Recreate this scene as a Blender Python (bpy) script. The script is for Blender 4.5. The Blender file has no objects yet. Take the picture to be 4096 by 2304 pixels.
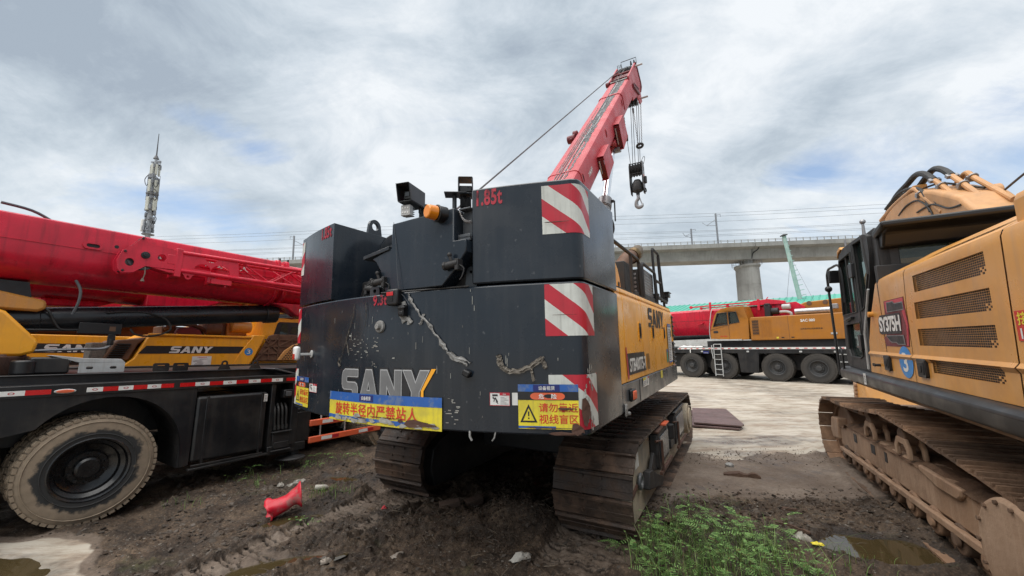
import bpy, bmesh, math, random
import numpy as np
from mathutils import Matrix, Vector, Euler
R_ = math.radians
random.seed(7)
sc = bpy.context.scene
COL = sc.collection

# ---------------------------------------------------------------- camera
camd = bpy.data.cameras.new('camera'); cam = bpy.data.objects.new('camera', camd); COL.objects.link(cam)
camd.sensor_width = 36.0; camd.lens = 1596 / 4096 * 36; camd.clip_start = 0.05; camd.clip_end = 3000
cam.matrix_world = Matrix.Translation((0, 0, 1.75)) @ Matrix.Rotation(R_(90 + 7.95), 4, 'X') @ Matrix.Rotation(R_(-1.08), 4, 'Z')
sc.camera = cam
# ---------------------------------------------------------------- render / exposure
sc.render.engine = 'CYCLES'
sc.cycles.use_denoising = True
sc.cycles.max_bounces = 6; sc.cycles.diffuse_bounces = 3; sc.cycles.glossy_bounces = 3; sc.cycles.transmission_bounces = 4
sc.cycles.transparent_max_bounces = 6
sc.cycles.caustics_reflective = False; sc.cycles.caustics_refractive = False
sc.view_settings.view_transform = 'Standard'; sc.view_settings.look = 'None'
sc.view_settings.exposure = 0.65; sc.view_settings.gamma = 1.0; sc.view_settings.use_curve_mapping = False
# ---------------------------------------------------------------- sun and sky
SUN_EL, SUN_AZ = 72, -125          # azimuth to the right of the view axis (+Y)
sund = bpy.data.lights.new('sun', 'SUN'); sund.energy = 3.0; sund.angle = R_(85); sund.color = (1.0, .96, .9)
sun = bpy.data.objects.new('sun', sund); COL.objects.link(sun)
sdir = Vector((math.sin(R_(SUN_AZ)) * math.cos(R_(SUN_EL)), math.cos(R_(SUN_AZ)) * math.cos(R_(SUN_EL)), math.sin(R_(SUN_EL))))
sun.rotation_mode = 'QUATERNION'; sun.rotation_quaternion = sdir.to_track_quat('Z', 'Y')

world = bpy.data.worlds.new('World'); sc.world = world; world.use_nodes = True
# broken places in the overcast: direction and size
GAPS = [(-0.56, 0.717, 0.415, 0.16), (-0.517, 0.756, 0.401, 0.12), (-0.63, 0.727, 0.275, 0.22), (-0.576, 0.777, 0.253, 0.15), (0.764, 0.587, 0.268, 0.36), (0.722, 0.639, 0.267, 0.2), (0.597, 0.737, 0.318, 0.12), (-0.668, 0.688, 0.283, 0.1)]
BRIGHT = [(-0.305, 0.855, 0.418, 0.5), (0.434, 0.733, 0.524, 0.45), (0.665, 0.698, 0.265, 0.5), (-0.722, 0.628, 0.291, 0.35), (-0.613, 0.746, 0.259, 0.15)]
DARK = [(-0.674, 0.574, 0.466, 0.55), (0.172, 0.784, 0.597, 0.4), (0.587, 0.688, 0.428, 0.35), (-0.418, 0.683, 0.599, 0.3)]
def build_world():
    nt = world.node_tree; nt.nodes.clear(); L = nt.links
    def N(t, **k):
        n = nt.nodes.new(t)
        for a, b in k.items(): setattr(n, a, b)
        return n
    out = N('ShaderNodeOutputWorld')
    sky = N('ShaderNodeTexSky', sky_type='NISHITA', sun_disc=False)
    sky.sun_elevation = R_(SUN_EL); sky.sun_rotation = R_(SUN_AZ)
    bg1 = N('ShaderNodeBackground'); bg1.inputs[1].default_value = 0.115; L.new(sky.outputs[0], bg1.inputs[0])
    tc = N('ShaderNodeTexCoord'); sep = N('ShaderNodeSeparateXYZ'); L.new(tc.outputs['Generated'], sep.inputs[0])
    def M(op, a, b=None, clamp=False):
        n = N('ShaderNodeMath', operation=op, use_clamp=clamp)
        for i, v in enumerate((a, b)):
            if v is None: continue
            if isinstance(v, (int, float)): n.inputs[i].default_value = v
            else: L.new(v, n.inputs[i])
        return n.outputs[0]
    z = M('MAXIMUM', sep.outputs[2], 0.0)
    zz = M('ADD', z, 0.40)
    cx = N('ShaderNodeCombineXYZ'); L.new(M('DIVIDE', sep.outputs[0], zz), cx.inputs[0]); L.new(M('DIVIDE', sep.outputs[1], zz), cx.inputs[1])
    def noise(scale, detail, rough, dist, off=(0, 0, 0), sc3=(1, 1, 1)):
        mp = N('ShaderNodeMapping'); mp.inputs['Location'].default_value = off; mp.inputs['Scale'].default_value = sc3
        L.new(cx.outputs[0], mp.inputs[0])
        n = N('ShaderNodeTexNoise'); n.inputs['Scale'].default_value = scale; n.inputs['Detail'].default_value = detail
        n.inputs['Roughness'].default_value = rough; n.inputs['Distortion'].default_value = dist
        L.new(mp.outputs[0], n.inputs['Vector']); return n.outputs['Fac']
    def ramp(f, stops):
        r = N('ShaderNodeValToRGB'); el = r.color_ramp.elements
        while len(el) < len(stops): el.new(0.5)
        for e, (p, c) in zip(el, stops):
            e.position = p; e.color = (*c, 1) if len(c) == 3 else c
        L.new(f, r.inputs[0]); return r.outputs[0]
    n1 = noise(1.0, 10, .60, .35, (2.3, 4.2, 0), (1, .8, 1))
    n2 = noise(4.6, 10, .66, .4, (7.1, 2.2, 0), (.75, 1, 1))
    def patches(lst, stretch):
        """soft patches of the cloud layer round given sky directions"""
        acc = None
        for x, y, zd, w in lst:
            su = N('ShaderNodeVectorMath', operation='SUBTRACT'); L.new(tc.outputs['Generated'], su.inputs[0]); su.inputs[1].default_value = (x, y, zd)
            ml = N('ShaderNodeVectorMath', operation='MULTIPLY'); L.new(su.outputs[0], ml.inputs[0]); ml.inputs[1].default_value = (1, 1, stretch)
            ln = N('ShaderNodeVectorMath', operation='LENGTH'); L.new(ml.outputs[0], ln.inputs[0])
            v = M('SUBTRACT', 1.0, M('DIVIDE', ln.outputs['Value'], w), True); acc = v if acc is None else M('MAXIMUM', acc, v)
        return acc
    br = patches(BRIGHT, 1.5); dk = patches(DARK, 1.6)
    f = M('ADD', M('MULTIPLY', n1, .58), M('MULTIPLY', n2, .42))
    f = M('SUBTRACT', M('ADD', f, M('MULTIPLY', br, .12)), M('MULTIPLY', dk, .10))
    cloud = ramp(f, [(.38, (.255, .30, .355)), (.46, (.335, .385, .435)), (.53, (.43, .475, .52)), (.63, (.575, .60, .625))])
    # cloud base thins and brightens towards the horizon
    hz = ramp(z, [(0.0, (1, 1, 1)), (.10, (.8, .8, .8)), (.40, (.0, .0, .0))])
    mixh = N('ShaderNodeMix', data_type='RGBA'); L.new(M('MULTIPLY', hz, .55), mixh.inputs[0]); L.new(cloud, mixh.inputs[6]); mixh.inputs[7].default_value = (.46, .52, .56, 1)
    bg2 = N('ShaderNodeBackground'); bg2.inputs[1].default_value = 1.0; L.new(mixh.outputs[2], bg2.inputs[0])
    n3 = noise(3.2, 10, .64, .5, (3.4, 9.7, 0), (.6, 1.3, 1))
    gp = M('ADD', M('MULTIPLY', patches(GAPS, 2.2), .55), M('MULTIPLY', M('SUBTRACT', n3, .5), 1.25))
    gap = ramp(gp, [(.20, (1, 1, 1)), (.62, (.15, .15, .15))])
    mx = N('ShaderNodeMixShader'); L.new(gap, mx.inputs[0]); L.new(bg1.outputs[0], mx.inputs[1]); L.new(bg2.outputs[0], mx.inputs[2])
    L.new(mx.outputs[0], out.inputs[0])
build_world()

# ---------------------------------------------------------------- object helpers
def thing(name, label, cat, loc=(0, 0, 0), rot=(0, 0, 0), group=None, parent=None):
    o = bpy.data.objects.new(name, None); COL.objects.link(o); o.empty_display_size = .2
    o.location = loc; o.rotation_euler = rot; tag(o, label, cat, group); return o
def tag(o, label=None, cat=None, group=None, kind=None):
    if label: o['label'] = label
    if cat: o['category'] = cat
    if group: o['group'] = group
    if kind: o['kind'] = kind
    return o
def obj(name, me, parent=None, kind=None, label=None, loc=None):
    o = bpy.data.objects.new(name, me); COL.objects.link(o)
    if parent: o.parent = parent
    if loc: o.location = loc
    if kind: o['kind'] = kind
    if label: o['label'] = label
    return o
def cp(o, parent, mat=None):
    c = o.copy(); COL.objects.link(c); c.parent = parent
    if mat is not None: c.matrix_local = mat
    return c
def empty_part(name, parent, label=None):
    o = bpy.data.objects.new(name, None); COL.objects.link(o); o.parent = parent
    if label: o['label'] = label
    return o

def frame_from(d, up=(0, 0, 1)):
    d = Vector(d).normalized(); up = Vector(up)
    if abs(d.dot(up)) > .98: up = Vector((1, 0, 0))
    a = up.cross(d).normalized(); b = d.cross(a); return a, b, d

class MB:
    """collects shapes, build() links them as ONE mesh object"""
    def __init__(s): s.v = []; s.f = []; s.m = []
    def add(s, vs, fs, m=0):
        k = len(s.v); s.v += [tuple(v) for v in vs]; s.f += [tuple(i + k for i in f) for f in fs]; s.m += [m] * len(fs); return s
    def box(s, x0, x1, y0, y1, z0, z1, m=0):
        x0, x1 = min(x0, x1), max(x0, x1); y0, y1 = min(y0, y1), max(y0, y1); z0, z1 = min(z0, z1), max(z0, z1)
        return s.add([(x0, y0, z0), (x1, y0, z0), (x1, y1, z0), (x0, y1, z0), (x0, y0, z1), (x1, y0, z1), (x1, y1, z1), (x0, y1, z1)],
                     [(0, 3, 2, 1), (4, 5, 6, 7), (0, 1, 5, 4), (1, 2, 6, 5), (2, 3, 7, 6), (3, 0, 4, 7)], m)
    def obox(s, c, sx, sy, sz, M=None, m=0):
        M = M or Matrix.Identity(3); c = Vector(c)
        P = [c + M @ Vector((a * sx / 2, b * sy / 2, d * sz / 2)) for d in (-1, 1) for a, b in ((-1, -1), (1, -1), (1, 1), (-1, 1))]
        return s.add(P, [(0, 3, 2, 1), (4, 5, 6, 7), (0, 1, 5, 4), (1, 2, 6, 5), (2, 3, 7, 6), (3, 0, 4, 7)], m)
    def bar(s, p0, p1, w, h, up=(0, 0, 1), m=0):
        a, b, d = frame_from(Vector(p1) - Vector(p0), up); P = []
        for p in (Vector(p0), Vector(p1)):
            P += [p + a * (i * w / 2) + b * (j * h / 2) for i, j in ((-1, -1), (1, -1), (1, 1), (-1, 1))]
        return s.add(P, [(3, 2, 1, 0), (4, 5, 6, 7), (0, 1, 5, 4), (1, 2, 6, 5), (2, 3, 7, 6), (3, 0, 4, 7)], m)
    def prism(s, pts, ax, a, b, m=0, T=None):
        """polygon in the two axes other than ax (in xyz order), extruded along ax from a to b"""
        def P(q, t):
            v = {0: (t, q[0], q[1]), 1: (q[0], t, q[1]), 2: (q[0], q[1], t)}[ax]
            return T @ Vector(v) if T else v
        n = len(pts); vs = [P(q, a) for q in pts] + [P(q, b) for q in pts]
        fs = [tuple(range(n))[::-1], tuple(range(n, 2 * n))] + [(i, (i + 1) % n, n + (i + 1) % n, n + i) for i in range(n)]
        return s.add(vs, fs, m)
    def cyl(s, p0, p1, r0, r1=None, n=16, caps=True, m=0):
        r1 = r0 if r1 is None else r1; p0, p1 = Vector(p0), Vector(p1); a, b, d = frame_from(p1 - p0); vs = []
        for p, r in ((p0, r0), (p1, r1)):
            vs += [p + a * (r * math.cos(2 * math.pi * i / n)) + b * (r * math.sin(2 * math.pi * i / n)) for i in range(n)]
        fs = [(i, (i + 1) % n, n + (i + 1) % n, n + i) for i in range(n)]
        if caps: fs += [tuple(range(n))[::-1], tuple(range(n, 2 * n))]
        return s.add(vs, fs, m)
    def tube(s, pts, r, n=8, closed=False, m=0, sub=0):
        P = [Vector(p) for p in pts]
        if sub: P = smooth_path(P, sub, closed)
        vs = []; k = len(P); up = None
        for i, p in enumerate(P):
            d = (P[(i + 1) % k] - P[i - 1]) if closed else (P[min(i + 1, k - 1)] - P[max(i - 1, 0)])
            d.normalize()
            if up is None: a, b, _ = frame_from(d)
            else:
                a = up - d * up.dot(d)
                a = a.normalized() if a.length > 1e-5 else frame_from(d)[0]
                b = d.cross(a)
            up = a; rr = r[i] if isinstance(r, (list, tuple)) else r
            vs += [p + a * (rr * math.cos(2 * math.pi * j / n)) + b * (rr * math.sin(2 * math.pi * j / n)) for j in range(n)]
        fs = [(i * n + j, i * n + (j + 1) % n, ((i + 1) % k) * n + (j + 1) % n, ((i + 1) % k) * n + j) for i in range(k if closed else k - 1) for j in range(n)]
        if not closed: fs += [tuple(range(n))[::-1], tuple(range((k - 1) * n, k * n))]
        return s.add(vs, fs, m)
    def lathe(s, prof, c=(0, 0, 0), axis='y', n=32, m=0, closed=False):
        """prof: (radius, offset along axis)"""
        c = Vector(c); k = len(prof); vs = []
        ax = {'x': (Vector((1, 0, 0)), Vector((0, 1, 0)), Vector((0, 0, 1))), 'y': (Vector((0, 1, 0)), Vector((0, 0, 1)), Vector((1, 0, 0))), 'z': (Vector((0, 0, 1)), Vector((1, 0, 0)), Vector((0, 1, 0)))}[axis]
        for i in range(n):
            t = 2 * math.pi * i / n
            for r, h in prof: vs.append(c + ax[0] * h + ax[1] * (r * math.cos(t)) + ax[2] * (r * math.sin(t)))
        fs = []
        for i in range(n):
            j = (i + 1) % n
            for q in range(k if closed else k - 1): fs.append((i * k + q, i * k + (q + 1) % k, j * k + (q + 1) % k, j * k + q))
        return s.add(vs, fs, m)
    def ring(s, c, axis, R, r, n=20, k=8, m=0):
        a, b, d = frame_from(axis); c = Vector(c)
        return s.tube([c + a * (R * math.cos(2 * math.pi * i / n)) + b * (R * math.sin(2 * math.pi * i / n)) for i in range(n)], r, k, True, m)
    def ball(s, c, r, n=10, m=0, sz=1.0):
        prof = [(r * math.sin(math.pi * i / (n // 2)), -r * sz * math.cos(math.pi * i / (n // 2))) for i in range(n // 2 + 1)]
        return s.lathe(prof, c, 'z', n, m)
    def flat(s, sh, fn, m=0, th=0.0):
        """sh: (verts2d, faces) mapped by fn(u, v, w): flat print, or with depth th"""
        vs, fs = sh; s.add([fn(u, v, 0.0) for u, v in vs], fs, m); return s
    def build(s, name, mat, parent=None, bevel=0, smooth=35, kind=None, label=None, loc=None, seg=2, mesh_only=False):
        me = bpy.data.meshes.new(name); me.from_pydata(s.v, [], s.f)
        mats = mat if isinstance(mat, (list, tuple)) else [mat]
        for mm in mats: me.materials.append(mm)
        if len(mats) > 1: me.polygons.foreach_set('material_index', s.m)
        fix_normals(me)
        if smooth:
            me.polygons.foreach_set('use_smooth', [True] * len(me.polygons)); me.set_sharp_from_angle(angle=R_(smooth))
        me.update()
        if mesh_only: return me
        o = obj(name, me, parent, kind, label, loc)
        if bevel:
            b = o.modifiers.new('bevel', 'BEVEL'); b.width = bevel; b.segments = seg; b.limit_method = 'ANGLE'; b.angle_limit = R_(38)
        return o

def fix_normals(me):
    if len(me.polygons) > 60000: return
    bm = bmesh.new(); bm.from_mesh(me); bmesh.ops.recalc_face_normals(bm, faces=bm.faces); bm.to_mesh(me); bm.free()

def smooth_path(P, sub, closed=False):
    out = []; k = len(P)
    for i in range(k if closed else k - 1):
        p0 = P[(i - 1) % k] if closed or i > 0 else P[i]; p1 = P[i]; p2 = P[(i + 1) % k]
        p3 = P[(i + 2) % k] if closed or i + 2 < k else p2
        for j in range(sub):
            t = j / sub
            out.append(.5 * ((2 * p1) + (p2 - p0) * t + (2 * p0 - 5 * p1 + 4 * p2 - p3) * t * t + (3 * p1 - p0 - 3 * p2 + p3) * t ** 3))
    if not closed: out.append(P[-1])
    return out

# ---- flat shapes with holes, letters (filled 2D outlines)
_shape_cache = {}
def shape(polys, offset=0.0):
    key = ('s', tuple(tuple(map(tuple, p)) for p in polys), offset)
    if key in _shape_cache: return _shape_cache[key]
    cu = bpy.data.curves.new('outline', 'CURVE'); cu.dimensions = '2D'; cu.fill_mode = 'BOTH'
    for p in polys:
        sp = cu.splines.new('POLY'); sp.points.add(len(p) - 1)
        for i, q in enumerate(p): sp.points[i].co = (q[0], q[1], 0, 1)
        sp.use_cyclic_u = True
    cu.offset = offset
    r = _conv(cu); bpy.data.curves.remove(cu); _shape_cache[key] = r; return r
def _conv(cu):
    o = bpy.data.objects.new('outline', cu); me = bpy.data.meshes.new_from_object(o)
    vs = [(v.co.x, v.co.y) for v in me.vertices]; fs = [tuple(p.vertices) for p in me.polygons]
    bpy.data.objects.remove(o); bpy.data.meshes.remove(me); return vs, fs
def text(s, bold=0.0, spacing=1.0):
    """letters fitted to the unit box: returns (verts, faces), aspect"""
    key = ('t', s, bold, spacing)
    if key in _shape_cache: return _shape_cache[key]
    cu = bpy.data.curves.new('letters', 'FONT'); cu.body = s; cu.fill_mode = 'FRONT'; cu.offset = bold; cu.space_character = spacing; cu.resolution_u = 3
    vs, fs = _conv(cu); bpy.data.curves.remove(cu)
    if not vs: vs, fs = [(0, 0), (1, 0), (1, 1), (0, 1)], [(0, 1, 2, 3)]
    x0, x1 = min(v[0] for v in vs), max(v[0] for v in vs); y0, y1 = min(v[1] for v in vs), max(v[1] for v in vs)
    vs = [((x - x0) / (x1 - x0), (y - y0) / (y1 - y0)) for x, y in vs]
    r = (vs, fs); _shape_cache[key] = r; return r
def fit(sh, u0, u1, v0, v1):
    return [(u0 + (u1 - u0) * u, v0 + (v1 - v0) * v) for u, v in sh[0]], sh[1]
def plate(mb, polys, ax, a, b, m=0, T=None):
    """outline with holes in the two axes other than ax, real thickness a..b"""
    vs, fs = shape(polys)
    def P(q, t):
        v = {0: (t, q[0], q[1]), 1: (q[0], t, q[1]), 2: (q[0], q[1], t)}[ax]
        return T @ Vector(v) if T else v
    mb.add([P(q, a) for q in vs], [f[::-1] for f in fs], m); mb.add([P(q, b) for q in vs], fs, m)
    for p in polys:
        n = len(p); mb.add([P(q, a) for q in p] + [P(q, b) for q in p], [(i, (i + 1) % n, n + (i + 1) % n, n + i) for i in range(n)], m)
    return mb
def circ(cx, cy, rx, ry=None, n=20, a0=0):
    ry = rx if ry is None else ry
    return [(cx + rx * math.cos(a0 + 2 * math.pi * i / n), cy + ry * math.sin(a0 + 2 * math.pi * i / n)) for i in range(n)]
def rrect(x0, x1, y0, y1, r, n=4):
    P = []
    for cx, cy, a in ((x1 - r, y1 - r, 0), (x0 + r, y1 - r, 90), (x0 + r, y0 + r, 180), (x1 - r, y0 + r, 270)):
        P += [(cx + r * math.cos(R_(a + 90 * i / n)), cy + r * math.sin(R_(a + 90 * i / n))) for i in range(n + 1)]
    return P
# SANY word mark outlines in a unit-high box
_S = [(1, 1), (.18, 1), (.05, .93), (0, .8), (0, .56), (.05, .45), (.15, .4), (.66, .4), (.71, .36), (.71, .25), (.66, .2), (0, .2), (0, 0), (.82, 0), (.95, .07), (1, .2), (1, .44), (.95, .55), (.85, .6), (.34, .6), (.29, .64), (.29, .75), (.34, .8), (1, .8)]
_A = [(0, 0), (.37, 1), (.68, 1), (1.05, 0), (.75, 0), (.68, .2), (.37, .2), (.3, 0)]; _Ah = [(.43, .38), (.62, .38), (.525, .68)]
_N = [(0, 0), (0, 1), (.31, 1), (.7, .42), (.7, 1), (1, 1), (1, 0), (.7, 0), (.3, .58), (.3, 0)]
_Y = [(.36, 0), (.36, .42), (-.02, 1), (.32, 1), (.52, .64), (.72, 1), (1.06, 1), (.67, .42), (.67, 0)]
def sany(offset=0.0, shear=0.0, w=1.0):
    polys = []; x = 0
    for ps, wd in (((_S,), 1.0), ((_A, _Ah), 1.05), ((_N,), 1.0), ((_Y,), 1.04)):
        for p in ps: polys.append([((q[0] + x + (q[1] - .5) * shear) * w, q[1]) for q in p])
        x += wd + .12
    return shape(polys, offset), (x - .12) * w

# ---------------------------------------------------------------- materials
def mat(name, col, rough=.5, metal=0.0, dirt=None, amt=0.0, streak=0.0, scale=3.0, bump=0.0, bscale=40.0, var=.12, coat=0.0, spots=0.0, spec=.5, axis='z', dlo=.45, dhi=.72, trans=0.0, each=False):
    m = bpy.data.materials.new(name); m.use_nodes = True; nt = m.node_tree; L = nt.links
    b = nt.nodes['Principled BSDF']
    b.inputs['Roughness'].default_value = rough; b.inputs['Metallic'].default_value = metal; b.inputs['Specular IOR Level'].default_value = spec
    b.inputs['Coat Weight'].default_value = coat; b.inputs['Coat Roughness'].default_value = .12
    if trans: b.inputs['Transmission Weight'].default_value = trans
    N = nt.nodes.new
    tc = N('ShaderNodeTexCoord'); src = tc.outputs['Object']; oi = None
    if each:      # alike pieces each get their own wear
        oi = N('ShaderNodeObjectInfo'); sh_ = N('ShaderNodeVectorMath'); sh_.operation = 'MULTIPLY_ADD'; L.new(oi.outputs['Random'], sh_.inputs[0]); sh_.inputs[1].default_value = (37, 53, 29); L.new(src, sh_.inputs[2]); src = sh_.outputs[0]
    def nz(sc, det=5, ro=.6, map_=None, off=0):
        mp = N('ShaderNodeMapping'); mp.inputs['Scale'].default_value = map_ or (1, 1, 1); mp.inputs['Location'].default_value = (off, off * .7, off * 1.3)
        L.new(src, mp.inputs[0])
        n = N('ShaderNodeTexNoise'); n.inputs['Scale'].default_value = sc; n.inputs['Detail'].default_value = det; n.inputs['Roughness'].default_value = ro
        L.new(mp.outputs[0], n.inputs['Vector']); return n.outputs['Fac']
    def rng(f, a, b2, c, d):
        r = N('ShaderNodeMapRange'); r.inputs[1].default_value = a; r.inputs[2].default_value = b2; r.inputs[3].default_value = c; r.inputs[4].default_value = d
        L.new(f, r.inputs[0]); return r.outputs[0]
    def mix(f, a, c, blend='MIX'):
        x = N('ShaderNodeMix'); x.data_type = 'RGBA'; x.blend_type = blend
        if isinstance(f, (int, float)): x.inputs[0].default_value = f
        else: L.new(f, x.inputs[0])
        for i, q in ((6, a), (7, c)):
            if isinstance(q, tuple): x.inputs[i].default_value = (*q, 1)
            else: L.new(q, x.inputs[i])
        return x.outputs[2]
    c = tuple(col)
    if var:
        k0, k1 = 1 - var, 1 + var
        c = mix(rng(nz(scale * .6, 4, .6, None, 3.1), .3, .7, 0, 1), tuple(v * k0 for v in col), tuple(min(1, v * k1) for v in col))
    fac = None
    if dirt is not None:
        if amt:
            fac = rng(nz(scale, 7, .65), dlo, dhi, 0, amt); c = mix(fac, c, dirt)
        if streak:
            st = {'z': (1.6, 1.6, .12), 'x': (.12, 1.6, 1.6), 'y': (1.6, .12, 1.6)}[axis]
            f2 = rng(nz(scale * 5, 5, .6, st, 5.3), .5, .72, 0, streak); c = mix(f2, c, dirt)
        if spots:
            f3 = rng(nz(scale * 16, 2, .5, None, 9.0), .70, .78, 0, spots); c = mix(f3, c, tuple(min(1, v * 2.2 + .08) for v in dirt))
    if each: c = mix(1.0, c, mix(oi.outputs['Random'], (.55, .55, .56), (1.45, 1.38, 1.30)), 'MULTIPLY')
    if isinstance(c, tuple): b.inputs['Base Color'].default_value = (*c, 1)
    else: L.new(c, b.inputs['Base Color'])
    rf = rng(nz(scale * 2, 5, .6, None, 1.7), .3, .75, max(.03, rough - .09), min(1, rough + .14))
    if fac is not None:
        ad = N('ShaderNodeMath'); ad.operation = 'MULTIPLY_ADD'; L.new(fac, ad.inputs[0]); ad.inputs[1].default_value = .5; L.new(rf, ad.inputs[2]); ad.use_clamp = True; rf = ad.outputs[0]
    L.new(rf, b.inputs['Roughness'])
    if bump:
        bp = N('ShaderNodeBump'); bp.inputs['Strength'].default_value = bump; bp.inputs['Distance'].default_value = .02
        L.new(nz(bscale, 5, .6, None, 2.2), bp.inputs['Height']); L.new(bp.outputs[0], b.inputs['Normal'])
    return m
DUST = (.20, .16, .12)
M_dark = mat('dark_grey_paint', (.0125, .0185, .0270), .25, dirt=(.062, .064, .068), amt=.36, streak=.24, scale=1.6, spots=.25, var=.2, dlo=.5, dhi=.85, coat=.35, spec=.28)
M_dark2 = mat('dark_grey_paint_clean', (.011, .015, .020), .34, dirt=(.09, .09, .09), amt=.3, streak=.2, scale=2.2)
M_base = mat('grey_platform_paint', (.060, .068, .078), .26, dirt=(.16, .15, .14), amt=.4, streak=.3, scale=2)
M_yel = mat('yellow_machine_paint', (.84, .37, .020), .28, dirt=(.46, .21, .06), amt=.4, streak=.35, scale=2.0, spots=.15, var=.1)
M_yeldark = mat('dirty_orange_paint', (.38, .145, .014), .34, dirt=(.22, .095, .03), amt=.5, streak=.4, scale=1.2, var=.1)
M_yelold = mat('faded_yellow_paint', (.60, .275, .050), .30, dirt=(.38, .22, .12), amt=.6, streak=.40, scale=1.4, spots=.2, var=.1)
M_red = mat('crimson_boom_paint', (.60, .010, .036), .24, dirt=(.16, .006, .014), amt=.35, streak=.6, scale=1.6, var=.12)
M_red2 = mat('crimson_jib_paint', (.66, .014, .042), .34, dirt=(.16, .01, .02), amt=.4, streak=.3, scale=3, var=.1)
M_redfad = mat('faded_red_boom_paint', (.43, .034, .048), .45, dirt=(.45, .10, .11), amt=.5, streak=.25, scale=1.5, var=.15)
M_reddk = mat('dark_red_steel', (.14, .012, .018), .5, dirt=(.05, .03, .03), amt=.5, scale=5)
M_black = mat('black_chassis_paint', (.0075, .0085, .0105), .36, dirt=(.07, .06, .05), amt=.35, streak=.2, scale=2.0)
M_blackm = mat('matt_black_steel', (.011, .011, .012), .55, dirt=(.06, .05, .045), amt=.4, scale=5)
M_plast = mat('black_plastic', (.007, .007, .008), .42, var=.1)
M_cyl = mat('black_cylinder_paint', (.010, .012, .015), .28, dirt=(.06, .055, .05), amt=.25, scale=3)
M_rub = mat('black_hose_rubber', (.014, .014, .014), .55, dirt=(.09, .08, .07), amt=.3, scale=6)
M_chrome = mat('polished_rod', (.75, .77, .80), .14, 1.0, var=.05)
M_steel = mat('bare_steel', (.30, .30, .31), .42, .7, dirt=(.16, .12, .09), amt=.5, scale=6)
M_alum = mat('painted_light_grey', (.46, .47, .47), .45, dirt=(.22, .20, .17), amt=.5, streak=.4, scale=4)
M_rope = mat('steel_rope', (.085, .085, .09), .5, .4, var=.2, scale=20)
M_white = mat('white_print', (.72, .72, .70), .45, dirt=(.36, .33, .28), amt=.35, scale=8)
M_sticker_w = mat('white_reflective_sheet', (.58, .60, .56), .38, dirt=(.24, .24, .22), amt=.4, streak=.45, scale=4)
M_sticker_r = mat('red_reflective_sheet', (.46, .018, .035), .36, dirt=(.20, .02, .03), amt=.35, streak=.3, scale=4)
M_redpaint = mat('red_stencil_paint', (.36, .012, .03), .55, dirt=(.03, .03, .035), amt=.8, scale=14, dlo=.5, dhi=.62)
M_sgn_y = mat('yellow_sign_print', (.72, .60, .035), .45, dirt=(.26, .22, .08), amt=.5, streak=.4, scale=5)
M_sgn_b = mat('blue_sign_print', (.020, .10, .36), .45, dirt=(.16, .2, .26), amt=.6, scale=9, dlo=.52, dhi=.6)
M_sgn_n = mat('navy_sign_print', (.012, .02, .14), .45)
M_sgn_k = mat('black_sign_print', (.010, .010, .012), .5, dirt=(.05, .05, .05), amt=.3, scale=6)
M_sgn_o = mat('orange_sign_print', (.70, .12, .045), .45, dirt=(.4, .15, .1), amt=.3, scale=6)
M_sgn_r = mat('red_letter_print', (.58, .030, .020), .45, dirt=(.35, .12, .04), amt=.4, scale=9)
M_scrape = mat('scraped_primer', (.34, .34, .31), .6, dirt=(.10, .06, .05), amt=.8, scale=18)
M_rust = mat('rusty_scrape', (.085, .040, .026), .7, dirt=(.03, .02, .018), amt=.7, scale=12)
M_let_g = mat('grey_metallic_print', (.17, .172, .176), .36, .0, dirt=(.085, .087, .09), amt=.6, streak=.3, scale=5)
M_let_l = mat('light_edge_print', (.42, .425, .43), .4)
M_blue = mat('blue_round_print', (.018, .22, .58), .42, dirt=(.15, .25, .35), amt=.3, scale=8)
M_green = mat('green_print', (.03, .30, .20), .45)
M_track = mat('worn_track_steel', (.050, .036, .029), .5, .25, dirt=(.15, .095, .065), amt=.85, scale=4.5, bump=.4, bscale=30, var=.35, each=True)
M_trackmud = mat('muddy_track_steel', (.15, .092, .058), .75, 0, dirt=(.36, .235, .155), amt=.85, scale=3.4, bump=.5, bscale=26, var=.35, each=True)
M_mudcake = mat('caked_mud', (.105, .062, .040), .9, 0, dirt=(.27, .175, .115), amt=.7, scale=4, bump=.9, bscale=22, var=.4, spec=.2)
M_fr_mud = mat('mud_washed_frame', (.26, .160, .098), .7, 0, dirt=(.42, .29, .20), amt=.8, streak=.7, scale=2.4, bump=.25, bscale=30, var=.3)
M_fr_gr = mat('mud_washed_grey_frame', (.22, .205, .175), .6, 0, dirt=(.40, .33, .24), amt=.9, streak=.6, scale=2.6, bump=.2, var=.2, dlo=.4, dhi=.6)
M_amber = mat('amber_lens', (.78, .24, .010), .25, coat=.3, var=.1)
M_redlens = mat('red_lens', (.55, .01, .012), .25, coat=.3)
M_glass = mat('dark_cab_glass', (.006, .008, .009), .10, var=0, spec=.8)
def glass_mat(name, tint, trans):
    m = bpy.data.materials.new(name); m.use_nodes = True; nt = m.node_tree; b = nt.nodes['Principled BSDF']; L = nt.links
    b.inputs['Base Color'].default_value = (*tint, 1); b.inputs['Roughness'].default_value = .03; b.inputs['Specular IOR Level'].default_value = .9
    t = nt.nodes.new('ShaderNodeBsdfTransparent'); t.inputs[0].default_value = (.72, .80, .78, 1); x = nt.nodes.new('ShaderNodeMixShader'); x.inputs[0].default_value = trans
    L.new(b.outputs[0], x.inputs[1]); L.new(t.outputs[0], x.inputs[2]); L.new(x.outputs[0], nt.nodes['Material Output'].inputs[0]); return m
M_glassg = glass_mat('green_tinted_glass', (.030, .045, .042), .62)
M_conc = mat('viaduct_concrete', (.30, .295, .28), .85, dirt=(.17, .165, .155), amt=.6, streak=.5, scale=.35, var=.12)
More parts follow.
